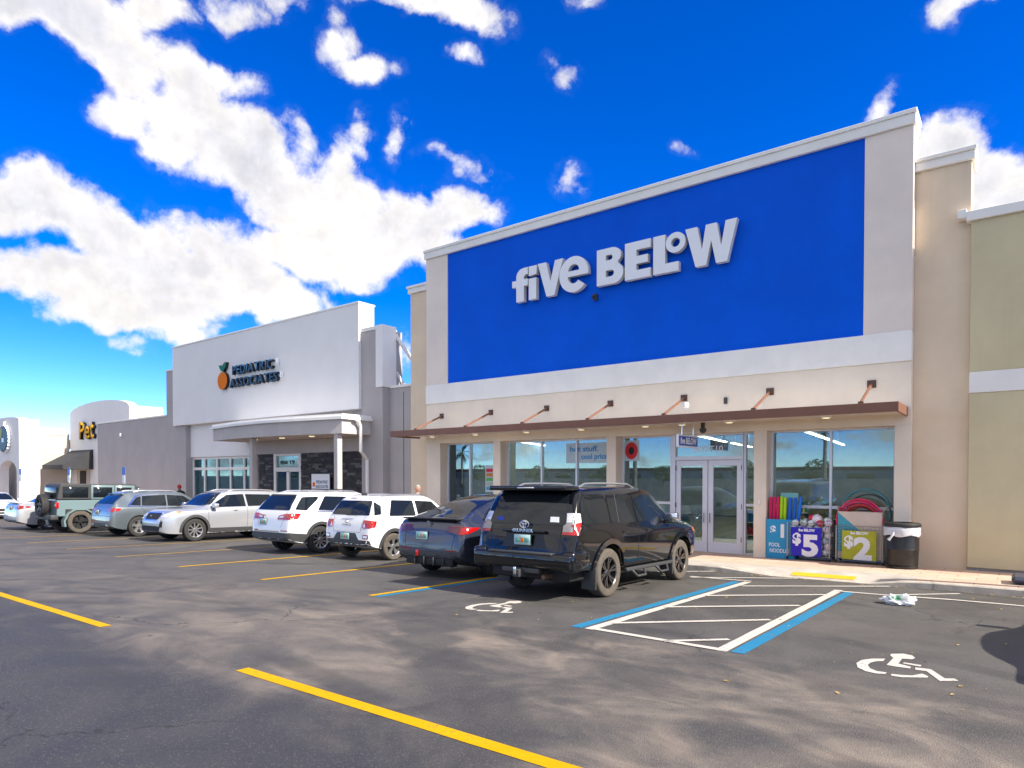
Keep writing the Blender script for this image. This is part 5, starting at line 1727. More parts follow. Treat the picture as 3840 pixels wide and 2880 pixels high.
# ------------------------------------------------------------------ 3. small white SUV
PT_white = car_paint('white_car_paint', (0.80, 0.81, 0.83), rough=.25)
c = Car('small_white_suv', 'small boxy white SUV beside the dark grey hatchback', PT_white, 4.04, cross(4.04, 1.77, 1.565, .98, .25, hoodz=1.02, rake=.26), (-1.27, 1.25), .325, .05)
c.add_wheels('twin5', M_rubberdust, .77)
c.patch('rear_window', [(-.70, 1.08), (.70, 1.08), (.58, 1.42), (-.58, 1.42)], M_carglass, 'R', rnd=.05, off=.007)
c.both('side_window', [(-1.83, 1.08), (-1.62, 1.10), (-1.55, 1.30), (-1.70, 1.40)], M_carglass, rnd=.03)
c.both('side_window', [(-1.38, 1.06), (-.52, 1.05), (-.50, 1.43), (-1.18, 1.44)], M_carglass, rnd=.03)
c.both('side_window', [(-.44, 1.05), (.64, 1.03), (.50, 1.14), (.20, 1.40), (-.42, 1.43)], M_carglass, rnd=.03)
c.patch('windscreen', [(-.70, 1.08), (.70, 1.08), (.56, 1.47), (-.56, 1.47)], M_carglass, 'F', rnd=.05)
c.pair('tail_light', [(.55, .78), (.84, .78), (.84, .96), (.55, .97)], M_redglow, rnd=.03)
c.pair('tail_light', [(.575, .80), (.66, .80), (.60, .90)], M_clear, off=.011)
c.both('tail_light', [(-2.02, .80), (-1.86, .80), (-1.80, .95), (-1.98, .96)], M_redglow, rnd=.03)
c.patch('lower_bumper', [(-.80, .36), (.80, .36), (.80, .50), (.46, .50), (.34, .66), (-.34, .66), (-.46, .50), (-.80, .50)], M_plastic, 'R', off=.008, rnd=.03)
c.pair('reverse_light', [(.60, .53), (.78, .53), (.78, .63), (.60, .63)], M_red, rnd=.02, off=.007)
c.pair('reverse_light', [(.63, .555), (.75, .555), (.75, .605), (.63, .605)], M_clear, off=.011)
c.plate(-.02, .58, -2.025)
bm = bmesh.new(); bm_tube(bm, [(.06 * math.cos(q * math.pi / 8), -2.005, .93 + .04 * math.sin(q * math.pi / 8)) for q in range(16)], .008, 5, True)
autosmooth(from_bm('emblem', bm, M_chrome, c.root))
text('badge_lettering', 'VENUE', .06, face_front(-.17, -2.012, .83), mat('grey_badge', (.30, .32, .35), metal=.6, rough=.3), c.root, extrude=.003, width=.34)
for sx in (1, -1): c.line('tailgate_gap', [(sx * .50, .68), (sx * .53, .98), (sx * .60, 1.05)], .007, M_plastic, 'R')
c.line('tailgate_gap', [(-.50, .68), (.50, .68)], .007, M_plastic, 'R')
c.bx('wiper', -.12, .30, -1.945, -1.925, 1.075, 1.095, M_black, .004, 1)
c.bx('brake_light', -.10, .10, -1.80, -1.78, 1.47, 1.49, M_red, .004, 1)
cladding(c, .325, M_plastic, .25)
c.gaps([[(-.47, .36), (-.47, 1.02)], [(-1.30, 1.02), (-1.0, .62), (-.95, .36)], [(.72, .36), (.76, 1.0)]])
c.handles((-.85, .0), .93)
c.mirrors(.52, 1.08)
c.rails(-1.45, .05, .56, M_alloy, .045)
c.bx('antenna_fin', -.02, .02, -1.55, -1.40, 1.55, 1.61, M_black, .008, 2)
c.put(-12.73, 12.02)

# ------------------------------------------------------------------ 4. larger white crossover
c = Car('white_crossover', 'larger white crossover with a wide dark rear window and grey lower bumper', PT_white, 4.65, cross(4.65, 1.845, 1.645, 1.04, .25, hoodz=1.05, rake=.36), (-1.36, 1.365), .36, .05)
c.add_wheels('ten', M_rubber, .80)
c.patch('rear_window', [(-.72, 1.14), (.72, 1.14), (.61, 1.50), (-.61, 1.50)], M_carglass, 'R', rnd=.05, off=.007)
c.both('side_window', [(-2.10, 1.16), (-1.78, 1.13), (-1.35, 1.42), (-1.30, 1.50), (-1.80, 1.48)], M_carglass, rnd=.03)
c.both('side_window', [(-1.42, 1.14), (-.42, 1.10), (-.40, 1.50), (-1.10, 1.51)], M_carglass, rnd=.03)
c.both('side_window', [(-.35, 1.10), (.86, 1.07), (.66, 1.22), (.26, 1.47), (-.33, 1.50)], M_carglass, rnd=.03)
c.both('window_trim', [(-1.47, 1.10), (.92, 1.04), (.88, 1.065), (-1.45, 1.128)], M_chrome, off=.008)
c.patch('windscreen', [(-.74, 1.10), (.74, 1.10), (.60, 1.55), (-.60, 1.55)], M_carglass, 'F', rnd=.05)
c.pair('tail_light', [(.30, .90), (.36, 1.00), (.62, 1.05), (.89, 1.06), (.88, .92), (.80, .90)], M_redglow, rnd=.03)
c.pair('tail_light', [(.38, .93), (.56, .95), (.54, 1.0), (.42, .985)], M_clear, off=.011, rnd=.02)
c.both('tail_light', [(-2.29, .90), (-2.08, .92), (-1.96, 1.06), (-2.24, 1.07)], M_redglow, rnd=.03)
c.patch('lower_bumper', [(-.84, .36), (.84, .36), (.86, .56), (-.86, .56)], M_plastic, 'R', off=.008, rnd=.03)
c.both('lower_bumper', [(-2.31, .38), (-1.80, .30), (-1.74, .52), (-2.31, .57)], M_plastic, off=.009, rnd=.02)
c.pair('reflector', [(.52, .60), (.80, .60), (.80, .625), (.52, .625)], M_red, off=.007)
c.patch('bumper_trim', [(-.75, .575), (.45, .575), (.45, .60), (-.75, .60)], M_chrome, 'R', off=.008)
c.plate(-.30, .83)
c.bx('emblem', -.33, -.23, -2.292, -2.275, .985, 1.015, mat('gold_emblem', (.55, .38, .08), metal=.8, rough=.3), .004, 1)
for sx in (1, -1): c.line('tailgate_gap', [(sx * .48, .70), (sx * .60, .88), (sx * .66, 1.10)], .007, M_plastic, 'R')
c.bx('wiper', -.25, .15, -2.19, -2.165, 1.14, 1.16, M_letter, .004, 1)
c.patch('spoiler_shade', [(-.58, 1.50), (.58, 1.50), (.57, 1.545), (-.57, 1.545)], M_black, 'R', off=.012)
cladding(c, .36, M_plastic, .25)
c.gaps([[(-.38, .40), (-.38, 1.08)], [(-1.38, 1.08), (-1.05, .66), (-.98, .40)], [(.95, .40), (.98, 1.03)]])
c.handles((-.95, .05), .98, M_chrome)
c.mirrors(.75, 1.12)
c.rails(-1.65, .15, .58, M_alloy, .045)
c.put(-15.55, 12.06)
for sx in (-1, 1):
    y0_, y1_ = -1.0, -.2
for yy in (-.95, -.05):
    tube('roof_bar', [(-.62, yy, 1.685), (0, yy, 1.70), (.62, yy, 1.685)], .016, M_black, c.root, 6)

# ------------------------------------------------------------------ 5. silver crossover, nose out
PT_silver = car_paint('silver_car_paint', (0.52, 0.54, 0.57), metal=.55, rough=.3)
c = Car('silver_crossover', 'silver crossover parked nose out with its grille facing the lane', PT_silver, 4.76, cross(4.76, 1.89, 1.66, 1.05, .25, hoodz=1.09, rake=.42), (-1.38, 1.40), .365, .05)
c.add_wheels('nine', M_rubber, .82)
c.patch('windscreen', [(-.77, 1.14), (.77, 1.14), (.61, 1.57), (-.61, 1.57)], M_carglass, 'F', rnd=.05)
c.patch('rear_window', [(-.72, 1.16), (.72, 1.16), (.60, 1.52), (-.60, 1.52)], M_carglass, 'R', rnd=.05)
c.both('side_window', [(-2.0, 1.18), (-1.52, 1.14), (-1.40, 1.50), (-1.66, 1.48)], M_carglass, rnd=.03)
c.both('side_window', [(-1.46, 1.14), (-.42, 1.11), (-.40, 1.52), (-1.34, 1.51)], M_carglass, rnd=.03)
c.both('side_window', [(-.35, 1.11), (.88, 1.08), (.68, 1.24), (.26, 1.49), (-.33, 1.52)], M_carglass, rnd=.03)
c.patch('grille', [(-.40, .70), (.40, .70), (.46, .80), (.44, .90), (-.44, .90), (-.46, .80)], M_black, 'F', rnd=.03)
c.line('grille_trim', [(-.45, .905), (.45, .905)], .02, M_chrome, 'F', off=.010)
c.line('grille_trim', [(-.40, .695), (.40, .695)], .02, M_chrome, 'F', off=.010)
c.pair('headlight', [(.50, .80), (.62, .76), (.78, .80), (.80, .90), (.55, .88)], M_clear, 'F', rnd=.02)
c.both('headlight', [(1.80, .92), (2.14, .82), (2.20, .88), (1.98, .97)], M_clear, rnd=.02)
c.both('marker_light', [(1.80, .915), (1.94, .875), (1.99, .95), (1.86, .965)], M_amber, rnd=.01, off=.011)
c.patch('lower_grille', [(-.56, .34), (.56, .34), (.62, .48), (.40, .50), (-.40, .50), (-.62, .48)], M_black, 'F', rnd=.03)
c.pair('fog_light', [(.58, .48), (.68, .46), (.70, .66), (.62, .70)], M_black, 'F', rnd=.02)
c.patch('front_lip', [(-.60, .26), (.60, .26), (.66, .335), (-.66, .335)], M_plastic, 'F', off=.007)
c.bx('emblem', -.06, .06, 2.352, 2.366, .80, .83, M_chrome, .006, 1)
c.pair('tail_light', [(.45, .92), (.90, .94), (.90, 1.06), (.5, 1.02)], M_red, rnd=.03)
c.patch('lower_bumper', [(-.84, .36), (.84, .36), (.86, .54), (-.86, .54)], M_plastic, 'R', off=.008, rnd=.03)
cladding(c, .365, M_plastic, .25)
c.gaps([[(-.38, .40), (-.38, 1.09)], [(-1.42, 1.10), (-1.08, .68), (-1.0, .40)], [(.95, .40), (1.0, 1.05)]])
c.handles((-.95, .05), .99)
c.mirrors(.78, 1.13)
c.rails(-1.65, .15, .58, M_alloy, .045)
c.put(-21.75, 11.85, math.pi)

# ------------------------------------------------------------------ 6. grey compact crossover
PT_dgrey = car_paint('blue_grey_paint', (0.165, 0.195, 0.215), metal=.45, rough=.26)
c = Car('grey_crossover', 'blue-grey compact crossover with bright red wraparound rear lamps', PT_dgrey, 4.49, cross(4.49, 1.85, 1.60, 1.02, .23, hoodz=1.03, rake=.50), (-1.33, 1.35), .355, .045)
c.add_wheels('blade', M_rubber, .81)
c.patch('rear_window', [(-.68, 1.14), (.68, 1.14), (.57, 1.44), (-.57, 1.44)], M_carglass, 'R', rnd=.05, off=.007)
c.both('side_window', [(-1.62, 1.10), (-1.28, 1.08), (-1.22, 1.40), (-1.38, 1.36)], M_carglass, rnd=.03)
c.both('side_window', [(-1.24, 1.08), (-.40, 1.07), (-.38, 1.46), (-1.18, 1.41)], M_carglass, rnd=.02)
c.both('side_window', [(-.35, 1.07), (.84, 1.04), (.66, 1.18), (.26, 1.43), (-.33, 1.46)], M_carglass, rnd=.02)
c.both('window_trim', [(-1.70, 1.05), (.90, 1.005), (.86, 1.03), (-1.66, 1.075)], M_chrome, off=.008)
c.both('window_trim', [(-1.72, 1.06), (-1.66, 1.06), (-1.36, 1.40), (-.6, 1.475), (-.6, 1.50), (-1.40, 1.43)], M_chrome, off=.008)
c.patch('windscreen', [(-.72, 1.08), (.72, 1.08), (.58, 1.50), (-.58, 1.50)], M_carglass, 'F', rnd=.05)
c.pair('tail_light', [(.42, .90), (.50, .97), (.89, 1.00), (.88, .86), (.74, .88)], M_redglow, rnd=.03)
c.both('tail_light', [(-2.20, .87), (-1.98, .91), (-1.90, 1.00), (-2.17, 1.0)], M_redglow, rnd=.03)
c.line('bumper_crease', [(-.80, .72), (.80, .72)], .015, M_plastic, 'R')
c.pair('reflector', [(.44, .52), (.78, .53), (.78, .555), (.44, .545)], M_red, off=.007)
c.patch('lower_bumper', [(-.74, .36), (.74, .36), (.64, .46), (-.64, .46)], M_plastic, 'R', off=.008, rnd=.03)
c.pair('bumper_trim', [(.52, .38), (.74, .37), (.60, .45), (.50, .45)], M_alloy, off=.012)
c.plate(-.30, .84)
for sx in (1, -1): c.line('tailgate_gap', [(sx * .54, .60), (sx * .58, .90), (sx * .66, 1.10)], .007, M_black, 'R')
c.bx('spoiler', -.58, .58, -1.78, -1.52, 1.46, 1.50, PT_dgrey, .012)
cladding(c, .355, PT_dgrey, .23)
c.gaps([[(-.37, .36), (-.37, 1.03)], [(-1.28, 1.04), (-1.0, .64), (-.95, .36)], [(.9, .36), (.95, 1.0)]])
c.handles((-.92, .04), .93)
c.mirrors(.72, 1.08)
c.rails(-1.4, .1, .56, M_alloy, .04)
c.put(-25.2, 11.55)

# ------------------------------------------------------------------ 7. sage green open-top style 4x4 with the spare on its tailgate
PT_sage = car_paint('sage_green_paint', (0.17, 0.24, 0.25), rough=.3)
M_hard = mat('black_hardtop', (0.045, 0.045, 0.046), rough=.6, bump=.2, bscale=90)
jp = thing('boxy_four_by_four', 'sage green boxy four-by-four with black hardtop and rear spare wheel', 'car', world=False)


def jb(name, x0, x1, y0, y1, z0, z1, m, bev=.03, seg=3, parent=None):
    bm = bmesh.new(); bm_box(bm, x0, x1, y0, y1, z0, z1, bev, seg)
    return autosmooth(from_bm(name, bm, m, parent or jp), 50)


JR = -2.05
bm = bmesh.new()
prof_ = [(JR, .62), (JR, 1.22), (1.0, 1.24), (1.95, 1.14), (2.0, .70), (1.7, .62)]
body = prism('body', prof_, -.78, .78, 'X', PT_sage, jp)
md_ = body.modifiers.new('b', 'BEVEL'); md_.width = .035; md_.segments = 3
hard = prism('hardtop', [(JR + .02, 1.235), (JR + .10, 1.80), (JR + .2, 1.84), (.55, 1.86), (.70, 1.82), (1.02, 1.245)], -.74, .74, 'X', M_hard, jp)
md_ = hard.modifiers.new('b', 'BEVEL'); md_.width = .04; md_.segments = 3
for sx in (1, -1):
    xa = .742 * sx
    q = lambda a: (min(xa, xa + a * sx), max(xa, xa + a * sx))
    jb('side_window', *q(.012), -1.86, -1.02, 1.32, 1.72, M_carglass, .005, 1)
    jb('door_panel', *q(.020), -.93, -.12, 1.245, 1.80, PT_sage, .008, 1)
    jb('side_window', *q(.030), -.86, -.20, 1.33, 1.72, M_carglass, .004, 1)
    jb('door_panel', *q(.020), -.10, .62, 1.245, 1.80, PT_sage, .008, 1)
    jb('side_window', *q(.030), -.04, .50, 1.33, 1.72, M_carglass, .004, 1)
    xb_ = .782 * sx
    for wy in (-1.32, 1.40):
        pts = [(wy + .50 * math.cos(R(a)), .42 + .46 * math.sin(R(a))) for a in (200, 175, 140, 110, 70, 40, 10, -15)]
        out = [(wy + .56 * math.cos(R(a)), .42 + .52 * math.sin(R(a))) for a in (200, 175, 140, 110, 70, 40, 10, -15)]
        x0, x1 = sorted((.66 * sx, .95 * sx))
        prism('fender', pts + out[::-1], x0, x1, 'X', PT_sage if wy < 0 else M_plastic, jp)
        jb('wheel_well', min(.50 * sx, .786 * sx), max(.50 * sx, .786 * sx), wy - .47, wy + .47, .56, .90, M_black, .02)
    jb('tail_light', *sorted((.66 * sx, .80 * sx)), JR - .05, JR + .06, .92, 1.14, M_redglow, .02)
    jb('tail_light_lens', *sorted((.69 * sx, .77 * sx)), JR - .056, JR - .049, .99, 1.07, M_clear, .004, 1)
    jb('mirror', *sorted((.80 * sx, 1.0 * sx)), .62, .74, 1.24, 1.42, M_black, .03)
    jb('headlight', *sorted((.42 * sx, .62 * sx)), 1.96, 2.03, .86, 1.06, M_clear, .05)
jb('rear_window', -.58, .58, JR + .02, JR + .07, 1.30, 1.70, M_carglass, .02)
jb('bumper', -.80, .80, JR - .20, JR + .05, .50, .68, M_plastic, .03)
jb('front_bumper', -.86, .86, 1.98, 2.18, .52, .72, M_plastic, .03)
jb('grille', -.40, .40, 1.965, 2.02, .76, 1.08, M_black, .02)
jb('windscreen', -.68, .68, .80, .84, 1.30, 1.74, M_carglass, .01, 1).rotation_euler = (R(0), 0, 0)
jb('frame', -.5, .5, -1.9, 1.9, .42, .64, M_black, .02)
for wy in (-1.32, 1.40):
    for sx in (1, -1):
        o = bpy.data.objects.new('wheel', wheel_mesh(.42, M_rubberdust)); COL.objects.link(o); o.parent = jp
        o.location = (sx * .80, wy, .42)
        if sx < 0: o.rotation_euler = (0, 0, math.pi)
        for nm, me in rim_meshes(.42, 'jeep'):
            cc_ = bpy.data.objects.new(nm, me); COL.objects.link(cc_); cc_.parent = o
o = bpy.data.objects.new('spare_wheel', wheel_mesh(.42, M_rubber)); COL.objects.link(o); o.parent = jp
o.location = (-.12, JR - .20, 1.02); o.rotation_euler = (0, 0, R(-90))
for nm, me in rim_meshes(.42, 'jeep'):
    cc_ = bpy.data.objects.new(nm, me); COL.objects.link(cc_); cc_.parent = o
jb('spare_carrier', -.25, .05, JR - .12, JR + .02, .85, 1.15, M_black, .02)
place(jp, -28.65, 10.92)

# ------------------------------------------------------------------ 8-10. saloons
def saloon(L, W_, H_):
    r, f, h2 = -L / 2, L / 2, W_ / 2
    return dict(
        zt=[(r, .62), (r + .03, .80), (r + .08, .98), (r + .16, 1.05), (r + .45, 1.07), (r + .62, 1.08), (r + 1.25, H_ - .09), (r + 1.6, H_ - .02), (r + 2.1, H_), (r + 2.6, H_ - .04), (r + 2.95, H_ - .16), (r + 3.45, 1.03), (r + 3.65, .97), (f - .5, .88), (f - .15, .74), (f - .03, .60), (f, .52)],
        zs=[(r, .55), (r + .08, .86), (r + .2, .94), (0, .95), (f - 1.2, .90), (f - .4, .76), (f, .48)],
        zb=[(r, .34), (r + .3, .24), (r + .6, .19), (f - .6, .18), (f, .24)],
        hw=[(r, h2 * .82), (r + .05, h2 * .92), (r + .3, h2 * .98), (0, h2), (f - .9, h2 * .98), (f - .3, h2 * .90), (f - .08, h2 * .78), (f, h2 * .62)],
        tw=[(r, h2 * .74), (r + .1, h2 * .84), (r + .5, h2 * .82), (r + 1.25, h2 * .64), (r + 2.1, h2 * .66), (r + 2.9, h2 * .68), (r + 3.5, h2 * .82), (f - .5, h2 * .80), (f, h2 * .5)])


def make_saloon(name, label, pm, L, W_, H_, style, wh=(-1.36, 1.42), tail='full'):
    c = Car(name, label, pm, L, saloon(L, W_, H_), wh, .33, .045)
    r = -L / 2
    c.add_wheels(style, M_rubber, W_ / 2 - .11)
    c.patch('rear_window', [(-.56, r + .68), (.56, r + .68), (.50, r + 1.28), (-.50, r + 1.28)], M_carglass, 'T', rnd=.05, off=.006)
    c.patch('windscreen', [(-.68, 1.02), (.68, 1.02), (.54, H_ - .07), (-.54, H_ - .07)], M_carglass, 'F', rnd=.05)
    c.both('side_window', [(r + .95, 1.02), (r + 1.95, .99), (r + 1.97, H_ - .13), (r + 1.45, H_ - .15)], M_carglass, rnd=.03)
    c.both('side_window', [(r + 2.02, .99), (r + 3.2, .98), (r + 2.75, H_ - .18), (r + 2.04, H_ - .13)], M_carglass, rnd=.03)
    c.pair('tail_light', [(.40, .84), (.86, .82), (.86, .98), (.66, .96), (.42, .90)], M_red, rnd=.03)
    c.both('tail_light', [(r + .06, .83), (r + .50, .90), (r + .42, .95), (r + .10, .97)], M_red, rnd=.02)
    c.patch('bumper_shade', [(-.70, .30), (.70, .30), (.74, .40), (-.74, .40)], M_plastic, 'R', off=.007)
    c.plate(0, .86)
    c.bx('trunk_lip', -.60, .60, r + .08, r + .22, 1.055, 1.085, pm, .012)
    c.pair('headlight', [(.44, .62), (.74, .64), (.76, .76), (.48, .70)], M_clear, 'F', rnd=.02)
    c.both('headlight', [(L / 2 - .50, .74), (L / 2 - .16, .66), (L / 2 - .18, .74), (L / 2 - .48, .81)], M_clear, rnd=.02)
    c.both('marker_light', [(L / 2 - .50, .735), (L / 2 - .38, .705), (L / 2 - .38, .765), (L / 2 - .48, .79)], M_amber, off=.011)
    c.patch('grille', [(-.38, .42), (.38, .42), (.42, .58), (-.42, .58)], M_black, 'F', rnd=.03)
    c.patch('lower_grille', [(-.6, .28), (.6, .28), (.56, .38), (-.56, .38)], M_black, 'F', rnd=.02)
    c.gaps([[(r + 2.0, .30), (r + 2.0, .97)], [(r + 1.05, .98), (r + 1.3, .6), (r + 1.36, .3)], [(r + 3.3, .3), (r + 3.35, .93)]])
    c.handles((r + 1.45, r + 2.35), .88)
    c.mirrors(r + 3.12, 1.02)
    return c


c = make_saloon('silver_saloon', 'silver saloon car parked left of the sage green four-by-four', car_paint('pale_silver_paint', (0.58, 0.58, 0.60), metal=.5, rough=.3), 4.80, 1.82, 1.46, 'ten')
c.put(-31.75, 10.90)
c = make_saloon('white_saloon', 'white saloon at the far left edge with its nose turned to the right', PT_white, 4.70, 1.80, 1.44, 'five')
c.put(-45.2, 11.4, R(-95))
c = make_saloon('unseen_navy_saloon', 'dark navy car added out of view to throw a shadow by the wheelchair mark', car_paint('navy_paint', (0.02, 0.028, 0.06), metal=.3, rough=.25), 4.80, 1.84, 1.46, 'black')
c.put(2.15, 9.6)  # unseen car, added so that its shadow reaches the wheelchair mark
# ================================================================== goods in front of the shop
def wz(x, y):
    return gz(x, y) + walk_h(x, y)


M_wire = mat('grey_wire', (0.42, 0.42, 0.43), rough=.4, metal=.6)
M_caster = mat('black_caster', (0.02, 0.02, 0.022), rough=.5)
M_tealbox = mat('bright_blue_card', (0.012, 0.29, 0.56), rough=.55, var=.04)
M_print = mat('white_print', (0.82, 0.83, 0.86), rough=.5)


def put_text(parent, nm, s, size, x, y, z, m, **kw):
    t_ = text(nm, s, size, face_front(x, y, z), m, None, **kw)
    t_.parent = parent
    t_.matrix_parent_inverse = Matrix.Translation(-Vector(parent.location))
    return t_


# pool-noodle bin
zb0 = wz(-4.6, 16.6)
nb = thing('noodle_bin', 'bright blue cardboard bin marked $1 pool noodles by the door pillar', 'bin', (-4.55, 16.62, zb0))
bm = bmesh.new()
for a in ((-4.87, -4.22, 16.44, 16.46), (-4.87, -4.22, 16.80, 16.82), (-4.87, -4.85, 16.461, 16.799), (-4.24, -4.22, 16.461, 16.799)):
    bm_box(bm, a[0], a[1], a[2], a[3], zb0 + .012, .56, .003)
from_bm('carton', bm, M_tealbox, nb)
box('floor_panel', -4.86, -4.23, 16.45, 16.81, zb0, zb0 + .011, M_tealbox, nb)
put_text(nb, 'price_print', '$', .26, -4.78, 16.437, .22, M_print, bold=.008, extrude=.002)
put_text(nb, 'price_print', '1', .42, -4.60, 16.437, .14, M_print, bold=.02, extrude=.002)
put_text(nb, 'word_print', 'POOL', .13, -4.81, 16.437, -.10, M_print, bold=.002, extrude=.002, width=.26)
put_text(nb, 'word_print', 'NOODLES', .13, -4.79, 16.437, -.24, M_print, bold=.002, extrude=.002, width=.45)
cols = [('pink', (.66, .005, .11)), ('pink', (.66, .005, .11)), ('pink', (.66, .005, .11)), ('lime green', (.42, .70, .005)), ('lime green', (.42, .70, .005)), ('blue', (.008, .12, .60)), ('blue', (.008, .12, .60)), ('blue', (.01, .17, .68))]
ordn = {'pink': ['leftmost', 'middle', 'right-hand'], 'lime green': ['left-hand', 'right-hand'], 'blue': ['left-hand', 'middle', 'rightmost']}
cnt = {}
for i, (nm, c_) in enumerate(cols):
    k = cnt.get(nm, 0); cnt[nm] = k + 1
    x = -4.815 + i * .083
    lean = .0 if i < 5 else (i - 4) * .035
    nd = thing('pool_noodle', '%s %s pool noodle standing in the blue bin' % (ordn[nm][k], nm), 'pool noodle', (x, 16.6, zb0 + .012), 'pool noodles in the blue bin')
    bm = bmesh.new(); bm_tube(bm, [(x, 16.55, zb0 + .012), (x + lean * .6, 16.58, .5), (x + lean, 16.60 + rng.uniform(0, .04), 1.09 + rng.uniform(-.01, .015))], .036, 10)
    bmesh.ops.recalc_face_normals(bm, faces=bm.faces)
    autosmooth(from_bm('foam', bm, mat(nm.replace(' ', '_') + '_foam_%d' % (i == 7), c_, rough=.7), nd), 40)
    lathe('bore', [(0, 1.0), (.014, 1.0)], M_black, nd, 8, center=(x + lean, 16.61, .108))
cd = thing('teal_card', 'pale teal card standing behind the pool noodles', 'card', (-4.35, 16.72, .56))
box('card', -4.62, -4.22, 16.73, 16.736, zb0 + .02, 1.19, mat('pale_teal_card', (.22, .52, .54), rough=.6), cd)


def wire_cart(name, label, x0, x1, y0, y1, ztop):
    z0 = wz((x0 + x1) / 2, y0)
    t = thing(name, label, 'cart', ((x0 + x1) / 2, (y0 + y1) / 2, z0))
    zf_ = z0 + .11
    for x in (x0, x1):
        for y in (y0, y1):
            tube('post', [(x, y, z0 + .09), (x, y, ztop)], .014, M_wire, t, 8)
            cs_ = box('caster_fork', x - .014, x + .014, y - .02, y + .02, z0 + .055, z0 + .095, M_wire, t, .003)
            lathe('caster_wheel', [(0, -.014), (.042, -.014), (.046, -.008), (.046, .008), (.042, .014), (0, .014)], M_caster, cs_, 14, 'X', (x, y, z0 + .046))
    for nm, fixed, a0, a1 in (('front', y0, x0, x1), ('back', y1, x0, x1)):
        bm = bmesh.new()
        n = int((a1 - a0) / .075)
        for i in range(1, n):
            x = a0 + (a1 - a0) * i / n
            bm_tube(bm, [(x, fixed, zf_), (x, fixed, ztop)], .0042, 4)
        for k in range(11):
            z = zf_ + (ztop - zf_) * k / 10
            bm_tube(bm, [(a0, fixed, z), (a1, fixed, z)], .007 if k in (0, 10) else .0042, 4)
        from_bm('wire_panel', bm, M_wire, t, 'stuff')
    for fixed in (x0, x1):
        bm = bmesh.new()
        for i in range(1, 6):
            y = y0 + (y1 - y0) * i / 6
            bm_tube(bm, [(fixed, y, zf_), (fixed, y, ztop)], .0042, 4)
        for k in range(11):
            z = zf_ + (ztop - zf_) * k / 10
            bm_tube(bm, [(fixed, y0, z), (fixed, y1, z)], .007 if k in (0, 10) else .0042, 4)
        from_bm('wire_panel', bm, M_wire, t, 'stuff')
    box('tray', x0 + .01, x1 - .01, y0 + .01, y1 - .01, zf_ - .006, zf_ + .006, M_wire, t)
    return t, z0, zf_


SIGN5 = mat('indigo_sign', (0.012, 0.006, 0.46), rough=.45)
SIGN2 = mat('chartreuse_sign', (0.42, 0.43, 0.015), rough=.45, var=.10, vscale=4)
c5, z5, zf5 = wire_cart('ball_cart', 'wire cart of play balls with an indigo $5 sign', -4.36, -3.44, 16.36, 16.82, .50)
box('price_board', -4.27, -3.60, 16.325, 16.343, -.27, .40, SIGN5, c5, .004)
put_text(c5, 'name_print', 'five BELOW', .085, -4.10, 16.322, .31, M_print, bold=.004, extrude=.002, width=.36)
put_text(c5, 'price_print', '$', .34, -4.235, 16.322, .02, M_print, bold=.016, extrude=.002, width=.19)
put_text(c5, 'price_print', '5', .66, -4.03, 16.322, -.24, M_print, bold=.03, extrude=.002, width=.36)
c2, z2, zf2 = wire_cart('hoop_cart', 'wire cart of pink hoops with a chartreuse $2 sign', -3.30, -2.36, 16.36, 16.82, .48)
box('price_board', -3.17, -2.48, 16.325, 16.343, -.27, .38, SIGN2, c2, .004)
put_text(c2, 'name_print', 'five BELOW', .085, -3.0, 16.322, .30, M_print, bold=.004, extrude=.002, width=.36)
put_text(c2, 'price_print', '$', .34, -3.13, 16.322, .02, M_print, bold=.016, extrude=.002, width=.19)
put_text(c2, 'price_print', '2', .66, -2.93, 16.322, -.24, M_print, bold=.03, extrude=.002, width=.37)
# balls
bcols = [(.80, .80, .82), (.80, .80, .82), (.78, .76, .80), (.62, .02, .03), (.80, .80, .82), (.55, .62, .70)]
bi = 0
bm0 = bmesh.new(); bmesh.ops.create_icosphere(bm0, subdivisions=2, radius=.085)
ball_me = bpy.data.meshes.new('ball'); bm0.to_mesh(ball_me); bm0.free()
ball_me.polygons.foreach_set('use_smooth', [True] * len(ball_me.polygons))


def ball_mat(i):
    m = bpy.data.materials.get('ball_print_%d' % i)
    if m: return m
    m = bpy.data.materials.new('ball_print_%d' % i); m.use_nodes = True
    t = NT(m.node_tree); b = m.node_tree.nodes['Principled BSDF']; b.inputs['Roughness'].default_value = .3
    co = t.n('ShaderNodeTexCoord').outputs['Object']
    nz = t.noise(t.vmath('ADD', co, (i * 3.1, i * 1.7, 0)), 11, 2, .5, .5)
    c2_ = [(.45, .10, .45), (.10, .40, .14), (.70, .08, .10), (.08, .10, .5), (.5, .5, .52), (.1, .35, .5)][i]
    t.l(t.mix(t.mr(nz, .56, .60), bcols[i], c2_), b.inputs['Base Color'])
    return m


